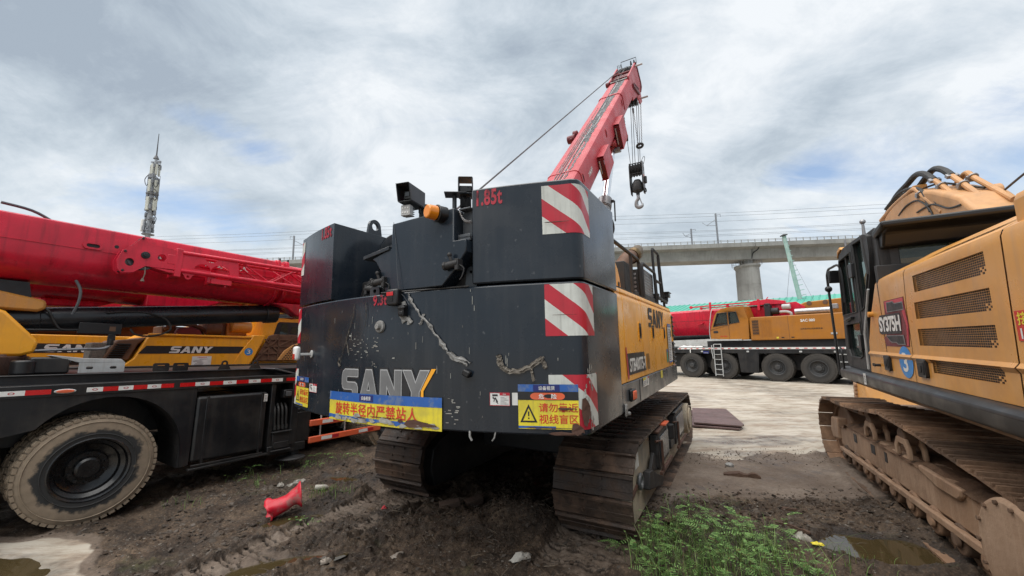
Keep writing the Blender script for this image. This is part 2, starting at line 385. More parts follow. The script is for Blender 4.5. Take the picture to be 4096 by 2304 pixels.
M_plastw = mat('torn_film', (.25, .245, .235), .4, dirt=(.055, .05, .045), amt=.95, scale=22, bump=.4, bscale=60)
M_rag = mat('grey_brown_rag', (.17, .15, .125), .8, dirt=(.06, .05, .045), amt=.6, scale=12, bump=.5, bscale=60)
M_brown = mat('dirty_brown_panel', (.13, .065, .035), .6, dirt=(.06, .035, .025), amt=.6, scale=5)
M_heat = mat('heat_tinted_exhaust', (.22, .155, .085), .35, .9, dirt=(.06, .04, .03), amt=.6, scale=6)
M_silver = mat('perforated_silver', (.52, .52, .53), .35, .8)
M_lettW = M_white

# ================================================================ CRAWLER CRANE (local: x forward, y left, z up)
crane = thing('crawler_crane', 'dark grey and yellow crawler crane with raised faded red boom, standing centre of the yard', 'crane', (-.103, 4.728, 0), (0, 0, R_(60.5)))
YS, XF = 1.54, -.71                      # half width, front end of the counterweight sides
XR = lambda y: -1.86 + .125 * y * y
CR = .085
def cw_path():
    P = [(XF, YS)]
    yc = YS - CR; xe = XR(yc); 
    P += [(xe + CR - CR * math.sin(R_(a)), yc + CR * math.cos(R_(a))) for a in range(0, 73, 12)]
    k = 28
    P += [(XR(yc - .03 - (2 * yc - .06) * i / k), yc - .03 - (2 * yc - .06) * i / k) for i in range(k + 1)]
    P += [(xe + CR - CR * math.sin(R_(a)), -yc - CR * math.cos(R_(a))) for a in range(72, -1, -12)]
    P += [(XF, -YS)]
    return P
CWP = cw_path()
_S0 = [0.0]
for i in range(1, len(CWP)): _S0.append(_S0[-1] + math.dist(CWP[i], CWP[i - 1]))
_mid = _S0[-1] / 2; CWS = [s - _mid for s in _S0]      # s = 0 at the rear centre, positive towards the machine's right
def RP(s, z, off=.004):
    i = 0
    while i < len(CWS) - 2 and s > CWS[i + 1]: i += 1
    t = (s - CWS[i]) / (CWS[i + 1] - CWS[i]); a, b = CWP[i], CWP[i + 1]
    x, y = a[0] + (b[0] - a[0]) * t, a[1] + (b[1] - a[1]) * t
    def nrm(j):
        p, q = CWP[max(0, j - 1)], CWP[min(len(CWP) - 1, j + 1)]; d = Vector((q[0] - p[0], q[1] - p[1])).normalized(); return Vector((-d.y, d.x)) * -1
    n = (nrm(i) * (1 - t) + nrm(i + 1) * t).normalized()
    if n.dot(Vector((x + .3, y))) < 0: n = -n
    return Vector((x + n.x * off, y + n.y * off, z))
def s_of_y(y): # rear face y -> path length
    best = min(range(len(CWP)), key=lambda i: abs(CWP[i][1] - y) + (5 if CWP[i][0] > -1.4 else 0))
    i = best if CWP[best][1] >= y else best - 1
    i = max(0, min(len(CWP) - 2, i)); t = (CWP[i][1] - y) / max(1e-6, CWP[i][1] - CWP[i + 1][1]); return CWS[i] + (CWS[i + 1] - CWS[i]) * t
S_SIDE = CWS[-1]
def s_side(x): return S_SIDE - (XF - x)          # right side face, x -> path length
mb = MB(); mb.prism(CWP, 2, 1.165, 2.155)
cwslab = mb.build('counterweight_slab', M_dark, crane, bevel=.012)
def block(sgn, y_in):
    pts = [p for p in CWP if sgn * p[1] >= sgn * y_in]
    pts = ([(XR(y_in), y_in)] + pts + [(XF, y_in)]) if sgn < 0 else (pts + [(XR(y_in), y_in), (XF, y_in)])
    mb = MB(); mb.prism(pts, 2, 2.170, 2.87); return mb.build('counterweight_block', M_dark, crane, bevel=.012)
blkR = block(-1, -.80); blkL = block(1, .71)
def lug(parent, T, r=.085, m=M_dark, th=.03, hole=.04, h=.1):
    mb = MB(); pts = [(-r * 1.25, -.01), (r * 1.25, -.01), (r, h)] + [(r * math.cos(R_(a)), h + r * math.sin(R_(a))) for a in range(15, 180, 15)] + [(-r, h)]
    plate(mb, [pts, circ(0, h, hole)], 1, -th / 2, th / 2, T=T); return mb.build('lifting_lug', m, parent, bevel=.004)
lug(blkL, Matrix.Translation((-1.28, .78, 2.87)), .075)
lug(blkR, Matrix.Translation((-.85, -1.30, 2.87)) @ Matrix.Rotation(R_(10), 4, 'Z'), .075, M_steel)
lug(blkR, Matrix.Translation((-1.74, -.775, 2.165)) @ Matrix.Rotation(R_(90), 4, 'Z'), .04, M_dark2, .03, .012, .1)

# ---- reflective corner sheets: diagonal bands wrapped round the corner
def clip_poly(P, axis, val, keep_ge):
    out = []
    for i, p in enumerate(P):
        q = P[(i + 1) % len(P)]; a = (p[axis] >= val) == keep_ge; b = (q[axis] >= val) == keep_ge
        if a: out.append(p)
        if a != b:
            t = (val - p[axis]) / (q[axis] - p[axis]); out.append(tuple(p[k] + (q[k] - p[k]) * t for k in range(2)))
    return out
def chevrons(s0, s1, z0, z1, first, width, slope, phase, parent):
    mbs = {0: MB(), 1: MB()}
    cols = sorted({s0, s1} | {s for s in CWS if s0 < s < s1})
    for a, b in zip(cols[:-1], cols[1:]):
        if b - a < 1e-4: continue
        for k in range(-14, 15):
            zb = z1 + phase - (k + 1) * width; zt = zb + width
            P = [(a, zb - slope * (a - s0)), (b, zb - slope * (b - s0)), (b, zt - slope * (b - s0)), (a, zt - slope * (a - s0))]
            P = clip_poly(P, 1, z0, True)
            if len(P) > 2: P = clip_poly(P, 1, z1, False)
            if len(P) > 2: mbs[(k + first) % 2].add([RP(s, z, .003) for s, z in P], [tuple(range(len(P)))])
    o = mbs[0].build('reflective_sheet', M_sticker_w, parent, smooth=50)
    mbs[1].build('red_band', M_sticker_r, o, smooth=50)
sA, sB = s_of_y(-1.30), s_side(-1.375)
chevrons(sA, sB, 2.485, 2.83, 1, .127, .80, -.09, crane)
chevrons(sA, sB, 1.795, 2.14, 0, .127, .80, -.10, crane)
chevrons(sA + .01, sB, 1.205, 1.545, 1, .127, .80, -.055, crane)
lA, lB = -s_side(-1.30), -s_of_y(-1.41)
for z0, z1, f in ((2.485, 2.83, 1), (1.795, 2.14, 0), (1.205, 1.545, 1)): chevrons(lA, lB, z0, z1, f, .127, -.80, .10, crane)

# ---- signs and print on the rear face; U runs along the face to the machine's right
def on_rear(y0, y1, z0, z1, off):
    a, b = s_of_y(y0), s_of_y(y1)
    return lambda u, v, w=0: RP(a + (b - a) * u, z0 + (z1 - z0) * v, off + w)
def panel(name, m, parent, y0, y1, z0, z1, off, wob=0.0, seed=0, cols=12):
    """thin sheet following the face; wob tears its lower edge"""
    rnd = random.Random(seed); fn = on_rear(y0, y1, z0, z1, off); mb = MB(); vs = []
    for i in range(cols + 1):
        u = i / cols; vs += [fn(u, rnd.uniform(0, wob) if wob else 0), fn(u, 1)]
    mb.add(vs, [(2 * i, 2 * i + 2, 2 * i + 3, 2 * i + 1) for i in range(cols)]); return mb.build(name, m, parent, smooth=60)
def write(name, s, m, parent, y0, y1, z0, z1, off, bold=.02, spacing=1.0):
    mb = MB(); mb.flat(text(s, bold, spacing), on_rear(y0, y1, z0, z1, off)); return mb.build(name, m, parent, smooth=60)
# long yellow warning sign
sg = panel('warning_sign', M_sgn_y, crane, .635, -.575, 1.16, 1.385, .009, cols=20)
panel('blue_strip', M_sgn_b, sg, .635, -.575, 1.318, 1.386, .0105, cols=20)
panel('lower_blue_strip', M_sgn_b, sg, .635, -.30, 1.168, 1.205, .0108, .6, 3, 24)
panel('navy_box', M_sgn_n, sg, .22, .06, 1.328, 1.378, .012)
write('lettering', '设备租赁', M_white, sg, .195, .085, 1.338, 1.368, .0135, .01)
write('lettering', '旋转半径内严禁站人', M_sgn_r, sg, .535, -.375, 1.212, 1.308, .0125, .012, 1.1)
# square danger signs
def danger_sign(y0, y1, z0, z1):
    W = y0 - y1; H = z1 - z0; Y = lambda u: y0 - W * u; Z = lambda v: z0 + H * v
    o = panel('danger_sign', M_sgn_y, crane, y0, y1, z0, z1, .0065)
    panel('blue_strip', M_sgn_b, o, Y(0), Y(1), Z(.835), Z(1.0), .0078)
    panel('black_strip', M_sgn_k, o, Y(0), Y(1), Z(.645), Z(.835), .0078)
    panel('lower_blue_strip', M_sgn_b, o, Y(0), Y(.62), Z(0), Z(.065), .0078, .3, 5)
    panel('navy_box', M_sgn_n, o, Y(.26), Y(.70), Z(.84), Z(.99), .009)
    write('lettering', '设备租赁', M_white, o, Y(.35), Y(.62), Z(.87), Z(.965), .0105, .01)
    mb = MB(); a, b = s_of_y(Y(.21)), s_of_y(Y(.78)); zz0, zz1 = Z(.655), Z(.81)
    fn = on_rear(Y(.21), Y(.78), zz0, zz1, .009)
    pill = shape([rrect(0, 3.2, 0, 1, .48, 5)]); mb.flat(fit(([(x / 3.2, y) for x, y in pill[0]], pill[1]), 0, 1, 0, 1), fn); mb.build('orange_pill', M_sgn_o, o, smooth=60)
    write('lettering', '危', M_white, o, Y(.35), Y(.44), Z(.675), Z(.79), .0105, .015)
    write('lettering', '险', M_white, o, Y(.56), Y(.65), Z(.675), Z(.79), .0105, .015)
    mb = MB(); tri = shape([[(0, 0), (1, 0), (.5, 1)], [(.155, .09), (.5, .80), (.845, .09)]])
    mb.flat(fit(tri, 0, 1, 0, 1), on_rear(Y(.03), Y(.32), Z(.145), Z(.55), .008))
    mb.flat(fit(([(0, 0), (1, 0), (1, 1), (0, 1)], [(0, 1, 2, 3)]), .46, .54, .33, .60), on_rear(Y(.03), Y(.32), Z(.145), Z(.55), .008))
    mb.flat(fit(([(0, 0), (1, 0), (1, 1), (0, 1)], [(0, 1, 2, 3)]), .455, .545, .19, .26), on_rear(Y(.03), Y(.32), Z(.145), Z(.55), .008))
    mb.build('warning_triangle', M_sgn_k, o, smooth=60)
    write('lettering', '请勿靠近', M_sgn_r, o, Y(.35), Y(.99), Z(.38), Z(.58), .008, .012)
    write('lettering', '视线盲区', M_sgn_r, o, Y(.35), Y(.99), Z(.12), Z(.33), .008, .012)
    return o
danger_sign(-1.115, -1.50 + .012, 1.205, 1.485)
danger_sign(1.44, 1.08, 1.205, 1.475)
def small_decal(y0, y1, z0, z1):
    W = y0 - y1; H = z1 - z0; Y = lambda u: y0 - W * u; Z = lambda v: z0 + H * v
    o = panel('danger_label', M_white, crane, y0, y1, z0, z1, .004)
    for a, b, c, d in ((0, 1, .96, 1), (0, 1, 0, .04), (0, .02, .04, .96), (.98, 1, .04, .96), (.5, .98, .78, .96)): panel('red_edge', M_sticker_r, o, Y(a), Y(b), Z(c), Z(d), .0052, cols=4)
    mb = MB(); fn = on_rear(Y(.05), Y(.46), Z(.1), Z(.9), .0055)
    for poly in ([(.2, .78), (.85, .78), (.85, .95), (.2, .95)], circ(.3, .62, .09, .1, 10), [(.35, .6), (.62, .66), (.68, .58), (.42, .48)], [(.55, .64), (.66, .6), (.9, .25), (.78, .2), (.55, .45)], [(.4, .5), (.5, .46), (.42, .22), (.34, .26)], [(.66, .3), (.92, .12), (.86, .06), (.6, .24)]):
        mb.flat(shape([poly]), fn)
    mb.build('figure_mark', M_sgn_k, o, smooth=0)
    write('lettering', '危险', M_white, o, Y(.66), Y(.82), Z(.81), Z(.93), .0065, .01)
    for k in range(6): panel('text_line', M_let_g, o, Y(.54), Y(.94 - .1 * (k % 3)), Z(.12 + k * .1), Z(.145 + k * .1), .0052, cols=3)
small_decal(-.925, -1.06, 1.345, 1.43)
small_decal(1.07, .90, 1.35, 1.425)
o = panel('danger_label', M_white, crane, -1.075, -1.112, 1.35, 1.43, .004, cols=3)
# rear word mark: black outline, light edge, grey face, yellow edge beside the last letter
def mark_on(fn_at, layers, parent, name):
    first = None
    for (off, h, m) in layers:
        sh, wd = sany(off); mb = MB(); mb.flat(([(x / wd, y) for x, y in sh[0]], sh[1]), fn_at(h)); o = mb.build(name if first is None else 'outline', m, first or parent, smooth=60); first = first or o
    return first
a_, b_ = s_of_y(.465), s_of_y(-.455)
skew = lambda h: (lambda u, v, w=0: RP(a_ + (b_ - a_) * u, 1.312 + .255 * v, h + w))
lg = mark_on(skew, [(.085, .003, M_sgn_k), (.03, .0042, M_let_l), (0, .0055, M_let_g)], crane, 'word_mark')
mb = MB(); P = [(1.052, 1.0), (1.075, 1.04), (1.0, .68), (.945, .44), (.945, 0), (.925, 0), (.925, .46), (.985, .72)]
mb.flat(shape([[(1.035, 1.06), (1.075, 1.06), (.962, .45), (.962, 0), (.938, 0), (.938, .46)]]), skew(.0068)); mb.build('yellow_edge', M_yel, lg, smooth=0)
# stencilled weights
for s, y0, y1, z0, z1 in (('1.85t', -.84, -1.03, 2.735, 2.855), ('9.3t', .10, -.055, 2.065, 2.15), ('1.85t', .95, .75, 2.75, 2.865)):
    write('stencil_weight', s, M_redpaint, crane, y0, y1, z0, z1, .0035, .03, 1.05)
# worn print fragments, scratches and scrapes
rnd = random.Random(11); mb = MB()
def scr(y, z, w, h, m=0, off=.004): mb.flat(([(0, 0), (1, 0), (1, 1), (0, 1)], [(0, 1, 2, 3)]), on_rear(y, y - w, z, z + h, off), m)
for cx, cz, n, wx, hz in ((.33, 1.74, 16, .06, .10), (.20, 1.72, 14, .05, .09), (.07, 1.70, 14, .03, .12), (-.64, 1.30, 18, .05, .09), (-.12, 1.75, 3, .01, .1)):
    for k in range(n): scr(cx + rnd.uniform(-wx, wx), cz + rnd.uniform(-hz, hz), rnd.uniform(.008, .03), rnd.uniform(.002, .008))
for k in range(46): scr(rnd.uniform(-1.4, 1.4), rnd.uniform(1.2, 2.12), rnd.uniform(.002, .004), rnd.uniform(.01, .06), 0)
mb.build('worn_print', M_scrape, crane, smooth=0, kind='stuff')
mb = MB()
for k in range(30):
    y = rnd.uniform(-.55, .63); z = 1.166 + abs(rnd.gauss(0, .022)); w = rnd.uniform(.02, .10); P = [(0, 0), (.4, -.2), (1, .1), (.9, .7), (.5, 1), (.1, .8)]
    mb.flat(shape([[(a + rnd.uniform(-.1, .1), b + rnd.uniform(-.2, .2)) for a, b in P]]), on_rear(y, y - w, z, z + w * .3, .0138 + k * .0001))
mb.build('chipped_paint', M_scrape, crane, smooth=0, kind='stuff')
mb = MB()
for (y, z, w, h) in ((-.26, 1.17, .22, .055), (-.20, 1.20, .05, .02), (-.44, 1.185, .1, .02), (-1.36, 1.325, .12, .018), (.24, 1.20, .1, .012), (-1.16, 1.21, .3, .008), (-1.44, 1.17, .07, .07), (-1.30, 1.17, .2, .022), (.1, 1.22, .35, .006), (-1.50, 1.22, .035, .2), (-1.31, 2.56, .17, .008), (-1.34, 1.93, .16, .004)):
    P = [(0, .4), (.2, .1), (.5, 0), (.85, .3), (1, .2), (.95, .7), (.7, .8), (.4, 1), (.1, .9)]
    mb.flat(shape([[(a, b + rnd.uniform(-.12, .12)) for a, b in P]]), on_rear(y, y - w, z, z + h, .0172))
mb.build('scrape_mark', M_rust, crane, smooth=0, kind='stuff')
mb = MB()   # bare scuffs on the right-hand corner edge
for k in range(30):
    s = sA + (sB - sA) * rnd.uniform(.55, .78); z = rnd.choice((1.2, 1.25, 1.4, 1.5)) + rnd.uniform(-.03, .06); w, h = rnd.uniform(.006, .02), rnd.uniform(.01, .06)
    mb.add([RP(s, z, .0045), RP(s + w, z + h * .2, .0045), RP(s + w * .8, z + h, .0045), RP(s - w * .2, z + h * .8, .0045)], [(0, 1, 2, 3)])
mb.build('corner_scuff', M_scrape, crane, smooth=0, kind='stuff')
mb = MB(); mb.box(-1.90, XF, -YS + .03, YS - .03, 1.155, 1.164)
# flaking torn tape hanging on the rear: crumpled strips
def strip(path, w, seed, jit=.006, beads=True):
    rnd = random.Random(seed); walk = .5; P = [Vector(p) for p in path]; P = smooth_path(P, 5); vs = []; k = len(P); n = 4
    for i, p in enumerate(P):
        d = (P[min(i + 1, k - 1)] - P[max(0, i - 1)]).normalized(); side = Vector((-d.y, d.x)) if True else None
        t = i / (k - 1); walk = min(1.1, max(.18, walk + rnd.uniform(-.22, .22))); ww = w * (walk if beads else .8) * (1 if .06 < t < .94 else .3); shift = rnd.uniform(-.10, .10) * w
        for j in range(n + 1):
            e = (j / n - .5) * ww + shift; q = Vector((p.x + side.x * e, p.y + side.y * e))
            vs.append(RP(s_of_y(q.x), q.y, .006 + rnd.uniform(0, jit) + (.004 if j == 2 else 0)))
    fs = [(i * (n + 1) + j, (i + 1) * (n + 1) + j, (i + 1) * (n + 1) + j + 1, i * (n + 1) + j + 1) for i in range(k - 1) for j in range(n)]
    return vs, fs
def arcpt(u, v):  # picture measure to face position, worked out once from the camera geometry
    return (u, v)
tp = MB()
for path, w, sd in (([(-.27, 2.14), (-.31, 2.07), (-.36, 2.00), (-.43, 1.93), (-.49, 1.86), (-.56, 1.78), (-.62, 1.70), (-.70, 1.655), (-.80, 1.625)], .075, 1), ([(-.22, 2.08), (-.24, 2.03), (-.21, 1.98), (-.25, 1.93)], .09, 2), ([(-.20, 1.97), (-.27, 1.95), (-.30, 1.91)], .05, 3), ([(-.42, 1.98), (-.40, 1.93), (-.38, 1.90)], .05, 4), ([(-.66, 1.66), (-.72, 1.63), (-.77, 1.61)], .04, 5)):
    tp.add(*strip(path, w, sd))
tp.build('torn_tape', M_plastw, crane, smooth=20)
tp = MB()
for path, w, sd in (([(.33, 2.10), (.335, 2.02), (.36, 1.95), (.40, 1.86), (.44, 1.77), (.48, 1.68), (.50, 1.60)], .018, 7), ([(.51, 1.66), (.53, 1.62), (.50, 1.59)], .06, 8), ([(.42, 1.80), (.40, 1.75), (.39, 1.70)], .012, 9), ([(.18, 2.10), (.17, 2.0), (.175, 1.9)], .006, 10)):
    tp.add(*strip(path, w, sd, .006))
tp.build('loose_wire_wrap', M_rag, crane, smooth=20)
tp = MB()
for path, w, sd in (([(-.995, 1.66), (-1.00, 1.62), (-1.03, 1.585), (-1.08, 1.57), (-1.14, 1.575), (-1.20, 1.60), (-1.26, 1.64), (-1.29, 1.66)], .042, 12), ([(-1.20, 1.60), (-1.21, 1.56), (-1.215, 1.50)], .022, 13), ([(-1.25, 1.645), (-1.28, 1.63), (-1.295, 1.585)], .035, 14), ([(-.99, 1.68), (-1.0, 1.64), (-1.01, 1.60)], .045, 15)):
    tp.add(*strip(path, w, sd, .014, False))
tp.build('torn_rag', M_rag, crane, smooth=20)
tp = MB(); tp.tube([RP(s_of_y(-.78), 1.175, .0), RP(s_of_y(-.785), 1.14, .01), RP(s_of_y(-.80), 1.115, .01)], .008, 5); tp.tube([RP(s_of_y(-.96), 1.175, .0), RP(s_of_y(-.955), 1.14, .01), RP(s_of_y(-.94), 1.12, .01)], .005, 5)
tp.build('loose_string', M_plastw, crane)
# thin cable running down the housing
tp = MB(); tp.tube([(-1.845, -.09, 2.725), (-1.85, -.125, 2.55), (-1.865, -.155, 2.35), (-1.87, -.19, 2.17), (-1.872, -.24, 2.12), (-1.876, -.3, 2.05)], .0022, 5, sub=4); tp.build('camera_cable', M_base, crane)
tp = MB(); tp.tube([RP(s_of_y(-.78), 2.158, .006), RP(s_of_y(-.3), 2.157, .008), RP(s_of_y(-.1), 2.16, .012), RP(s_of_y(.0), 2.162, .01)], .006, 5, sub=3); tp.build('power_cable', M_rub, crane)
# tail lamp, sensor, alarm horn, small lamp
tl = MB(); T0 = RP(s_of_y(-.155), 2.115, .025); tl.obox(T0, .07, .115, .125, Matrix.Rotation(R_(2), 3, 'Z')); t0 = tl.build('tail_lamp', M_plast, crane, bevel=.014)
mb = MB(); mb.obox(RP(s_of_y(-.14), 2.14, .062), .004, .07, .03); mb.build('red_lens', M_redlens, t0, bevel=.002)
mb = MB()
for k in range(4): mb.obox(RP(s_of_y(-.14), 2.085 + k * .011, .062), .004, .06, .005)
mb.build('speaker_slots', M_blackm, t0, smooth=0)
mb = MB(); c = RP(s_of_y(-.235), 2.01, .02); mb.obox(c, .05, .055, .085); mb.obox(c + Vector((-.02, -.01, .02)), .03, .07, .02); mb.obox(c + Vector((-.02, .0, -.02)), .02, .04, .03); mb.build('broken_lamp', M_plast, crane, bevel=.006)
mb = MB(); c = RP(s_of_y(.01), 1.90, 0); mb.cyl(c, c + Vector((-.018, 0, 0)), .05, .046, 20); mb.cyl(c + Vector((-.018, 0, 0)), c + Vector((-.045, 0, 0)), .024, .02, 12); mb.build('round_sensor', M_plastw, crane, bevel=.003)
mb = MB(); c = RP(s_of_y(-.77), 1.555, .02); mb.obox(c, .04, .06, .045, Matrix.Rotation(.4, 3, 'X')); mb.build('small_lamp', M_plast, crane, bevel=.01)
hb = MB(); c = RP(s_of_y(1.05), 1.69, 0); d = Vector((-1, .3, 0)).normalized()
hb.cyl(c, c + d * .012, .035, .035, 14); hb.bar(c, c + d * .09 + Vector((0, .02, 0)), .022, .022); hn = hb.build('round_mirror', M_alum, crane, bevel=.003)
mb = MB(); q = c + d * .10 + Vector((0, .06, .01)); Mh = Matrix.Rotation(R_(-20), 3, 'Z'); mb.obox(q, .05, .10, .125, Mh); mb.build('mirror_shell', M_white, hn, bevel=.02)
mb = MB(); mb.obox(q + Vector((-.027, -.0, -.03)), .006, .06, .05, Mh); mb.build('red_lens', M_redlens, hn, bevel=.004)

# ---- winch housing between the upper blocks
hous = MB(); Pf = [(-.69, 2.735), (-.075, 2.715), (-.07, 2.52), (.15, 2.455), (.10, 2.42), (.05, 2.35), (.02, 2.28), (-.01, 2.17), (-.585, 2.17), (-.70, 2.275), (-.797, 2.40), (-.797, 2.49), (-.69, 2.49)]
hous.prism(Pf, 0, -1.845, -.85)
ho = hous.build('winch_housing', M_dark, crane, bevel=.008)
mb = MB(); mb.prism([(-.055, 2.535), (.235, 2.485), (.235, 2.455), (-.055, 2.503)], 0, -1.86, -1.70); mb.build('shelf_plate', M_dark2, ho, bevel=.004)
mb = MB(); mb.box(-1.80, -1.3, -.80, -.692, 2.505, 2.525); mb.box(-1.80, -1.78, -.80, -.692, 2.49, 2.54); mb.box(-1.3, -1.28, -.80, -.692, 2.525, 2.73); mb.box(-1.8, -1.3, -.80, -.70, 2.725, 2.737)
mb.box(-1.74, -1.73, -.798, -.692, 2.525, 2.725); mb.build('chain_tray', M_base, ho, bevel=.003)
mb = MB(); pth = smooth_path([Vector(p) for p in ((-1.79, -.705, 2.715), (-1.80, -.735, 2.66), (-1.80, -.765, 2.63), (-1.78, -.795, 2.625))], 5)
for i, p in enumerate(pth[:-1]): mb.ring(p, (pth[i + 1] - p).cross(Vector((1, .2, .3 if i % 2 else -1))), .011, .0035, 8, 5)
mb.build('chain', M_steel, ho)
mb = MB(); mb.prism([(-.80, 2.17), (-.585, 2.17), (-.70, 2.275), (-.80, 2.40)], 0, -1.70, -1.60); mb.build('dark_opening', M_blackm, ho, smooth=0)
def pin_lock(x, y, z, s):
    mb = MB(); mb.cyl((x, y - .06 * s, z), (x, y + .05 * s, z + .012), .026, .026, 12); mb.cyl((x, y - .075 * s, z), (x, y - .055 * s, z), .032, .032, 8); mb.cyl((x, y, z), (x - .01, y - .02 * s, z + .07), .012, .012, 8); mb.ball((x - .01, y - .02 * s, z + .075), .018); mb.box(x - .02, x + .04, y + .03 * s, y + .06 * s, z - .04, z + .04)
    mb.tube([(x, y + .05 * s, z), (x + .01, y + .09 * s, z - .03), (x, y + .08 * s, z - .09), (x, y + .06 * s, z - .11)], .006, 5, sub=3); return mb.build('locking_pin', M_blackm, crane, bevel=.003)
pin_lock(-1.87, -.70, 2.305, -1); pin_lock(-1.86, .03, 2.25, -1); pin_lock(-1.75, .26, 2.225, 1)
mb = MB()
for dy in (0, .07): plate(mb, [[(.16 - dy, 2.155), (.27 - dy, 2.155)] + [(.215 - dy + .055 * math.cos(R_(a)), 2.195 + .05 * math.sin(R_(a))) for a in range(0, 181, 20)], circ(.215 - dy, 2.195, .018, n=10)], 0, -1.74 - dy, -1.71 - dy)
mb.cyl((-1.73, .17, 2.20), (-1.60, .17, 2.23), .05); mb.build('pin_bracket', M_dark2, crane, bevel=.004)
mb = MB(); mb.box(-1.5, -1.2, .16, .68, 2.17, 2.36); mb.cyl((-1.45, .2, 2.3), (-1.45, .6, 2.3), .08); mb.build('hydraulic_block', M_blackm, crane, bevel=.02)
mb = MB(); mb.tube([(-1.6, .05, 2.22), (-1.65, .25, 2.30), (-1.6, .4, 2.31), (-1.5, .5, 2.25)], .008, 6, sub=5); mb.tube([(-1.74, .40, 2.155), (-1.75, .34, 2.24), (-1.74, .28, 2.28)], .004, 5, sub=4); mb.build('hydraulic_hose', M_rub, crane)
# beacon
d = Vector((-1, .34, .02)).normalized(); c = Vector((-1.84, -.585, 2.70)); mb = MB(); mb.cyl(c + d * -.02, c + d * .045, .062, .06, 24); mb.cyl(c + d * .045, c + d * .058, .066, .066, 24)
bo = mb.build('beacon_lamp', M_plast, crane, bevel=.005)
mb = MB(); mb.cyl(c + d * .058, c + d * .135, .055, .050, 24); mb.build('amber_lens', M_amber, bo, bevel=.008)
# camera pods
def pod(name, base, post_h, yaw, openframe):
    o = empty_part(name, crane); Mz = Matrix.Rotation(R_(yaw), 3, 'Z'); b = Vector(base)
    W = lambda x, y, z: b + Mz @ Vector((x, y, z))
    mb = MB()
    if not openframe: mb.obox(W(.10, -.03, post_h / 2 - .02), .012, .07, post_h + .12, Mz); mb.obox(W(.05, -.03, post_h + .0), .012, .02, .1, Mz)
    else: mb.cyl(W(0, 0, -.04), W(0, 0, post_h), .017); mb.obox(W(-.005, -.01, post_h + .004), .12, .17, .010, Mz)
    p = mb.build('post', M_dark2, o, bevel=.003)
    hb = MB(); z0 = post_h; 
    if not openframe:
        w, h, L = .115, .125, .20
        for sy in (-1, 1): hb.prism([(-.13, .0), (.08, .0), (.08, h), (-.16, h + .0)], 1, sy * w / 2 - .004, sy * w / 2 + .004, T=Matrix.Translation(W(0, 0, z0)) @ Mz.to_4x4())
        T = Matrix.Translation(W(0, 0, z0)) @ Mz.to_4x4()
        hb.prism([(-.17, -w / 2), (.085, -w / 2), (.085, w / 2), (-.17, w / 2)], 2, h, h + .006, T=T); hb.prism([(-.13, -w / 2), (.085, -w / 2), (.085, w / 2), (-.13, w / 2)], 2, -.006, 0, T=T)
        cb = MB(); cb.obox(W(-.045, 0, z0 + .06), .09, .07, .07, Mz); lens = MB(); lens.obox(W(-.092, 0, z0 + .065), .006, .04, .032, Mz)
        lb = MB(); lb.obox(W(-.075, .01, z0 - .065), .045, .08, .085, Mz)
        for k in range(5): lb.obox(W(-.045, .01, z0 - .10 + k * .017), .045, .078, .006, Mz)
        led = MB()
        for iy in (-1, 0, 1):
            for iz in (-1, 1): led.obox(W(-.099, .01 + iy * .022, z0 - .065 + iz * .018), .004, .013, .013, Mz)
    else:
        w, h = .105, .125; dy = -.085; zz = z0 + .0
        T = Matrix.Translation(W(0, dy, zz)) @ Mz.to_4x4()
        hb.prism([(-.06, -w / 2), (.07, -w / 2), (.07, w / 2), (-.06, w / 2)], 2, h, h + .006, T=T); hb.prism([(-.06, -w / 2), (.07, -w / 2), (.07, w / 2), (-.06, w / 2)], 2, -.004, .003, T=T)
        for sy in (-1, 1): hb.prism([(-.06, 0), (.07, 0), (.07, h), (-.06, h)], 1, sy * w / 2 - .004, sy * w / 2 + .004, T=T)
        cb = MB(); cb.obox(W(.0, dy, zz + .045), .06, .095, .05, Mz); cb.obox(W(.01, dy - .01, zz + .035), .07, .05, .05, Mz); lens = MB(); lens.obox(W(-.032, dy - .02, zz + .06), .004, .012, .012, Mz)
        lb = MB(); lb.cyl(W(-.02, dy, zz - .05), W(-.01, dy, zz - .01), .008); lb.obox(W(.015, dy, zz - .055), .035, .085, .09, Mz)
        for k in range(8): lb.obox(W(-.015, dy - .038 + k * .011, zz - .055), .04, .005, .085, Mz)
        led = MB()
        for iy in (-1, 0, 1): led.obox(W(.036, dy + iy * .022, zz - .055), .004, .013, .013, Mz)
    hb.build('hood', M_dark2, o, bevel=.002); co = cb.build('camera_body', M_plast, o, bevel=.006); lens.build('camera_lens', M_glass, co)
    lo = lb.build('work_light', M_plast if openframe else M_alum, o, bevel=.004); led.build('led', M_white, lo)
    wb = MB(); wb.tube([W(.07, -.05 if not openframe else dy, z0 + .03), W(.11, -.07, z0 - .01), W(.11, -.06, z0 - .08), W(.12, -.05, z0 - .15)], .005, 5, sub=4); wb.build('wire', M_rub, o)
    return o
pod('camera_pod', (-1.76, -.215, 2.73), .135, 12, False)
pod('camera_pod', (-1.72, -.60, 2.73), .155, 34, True)
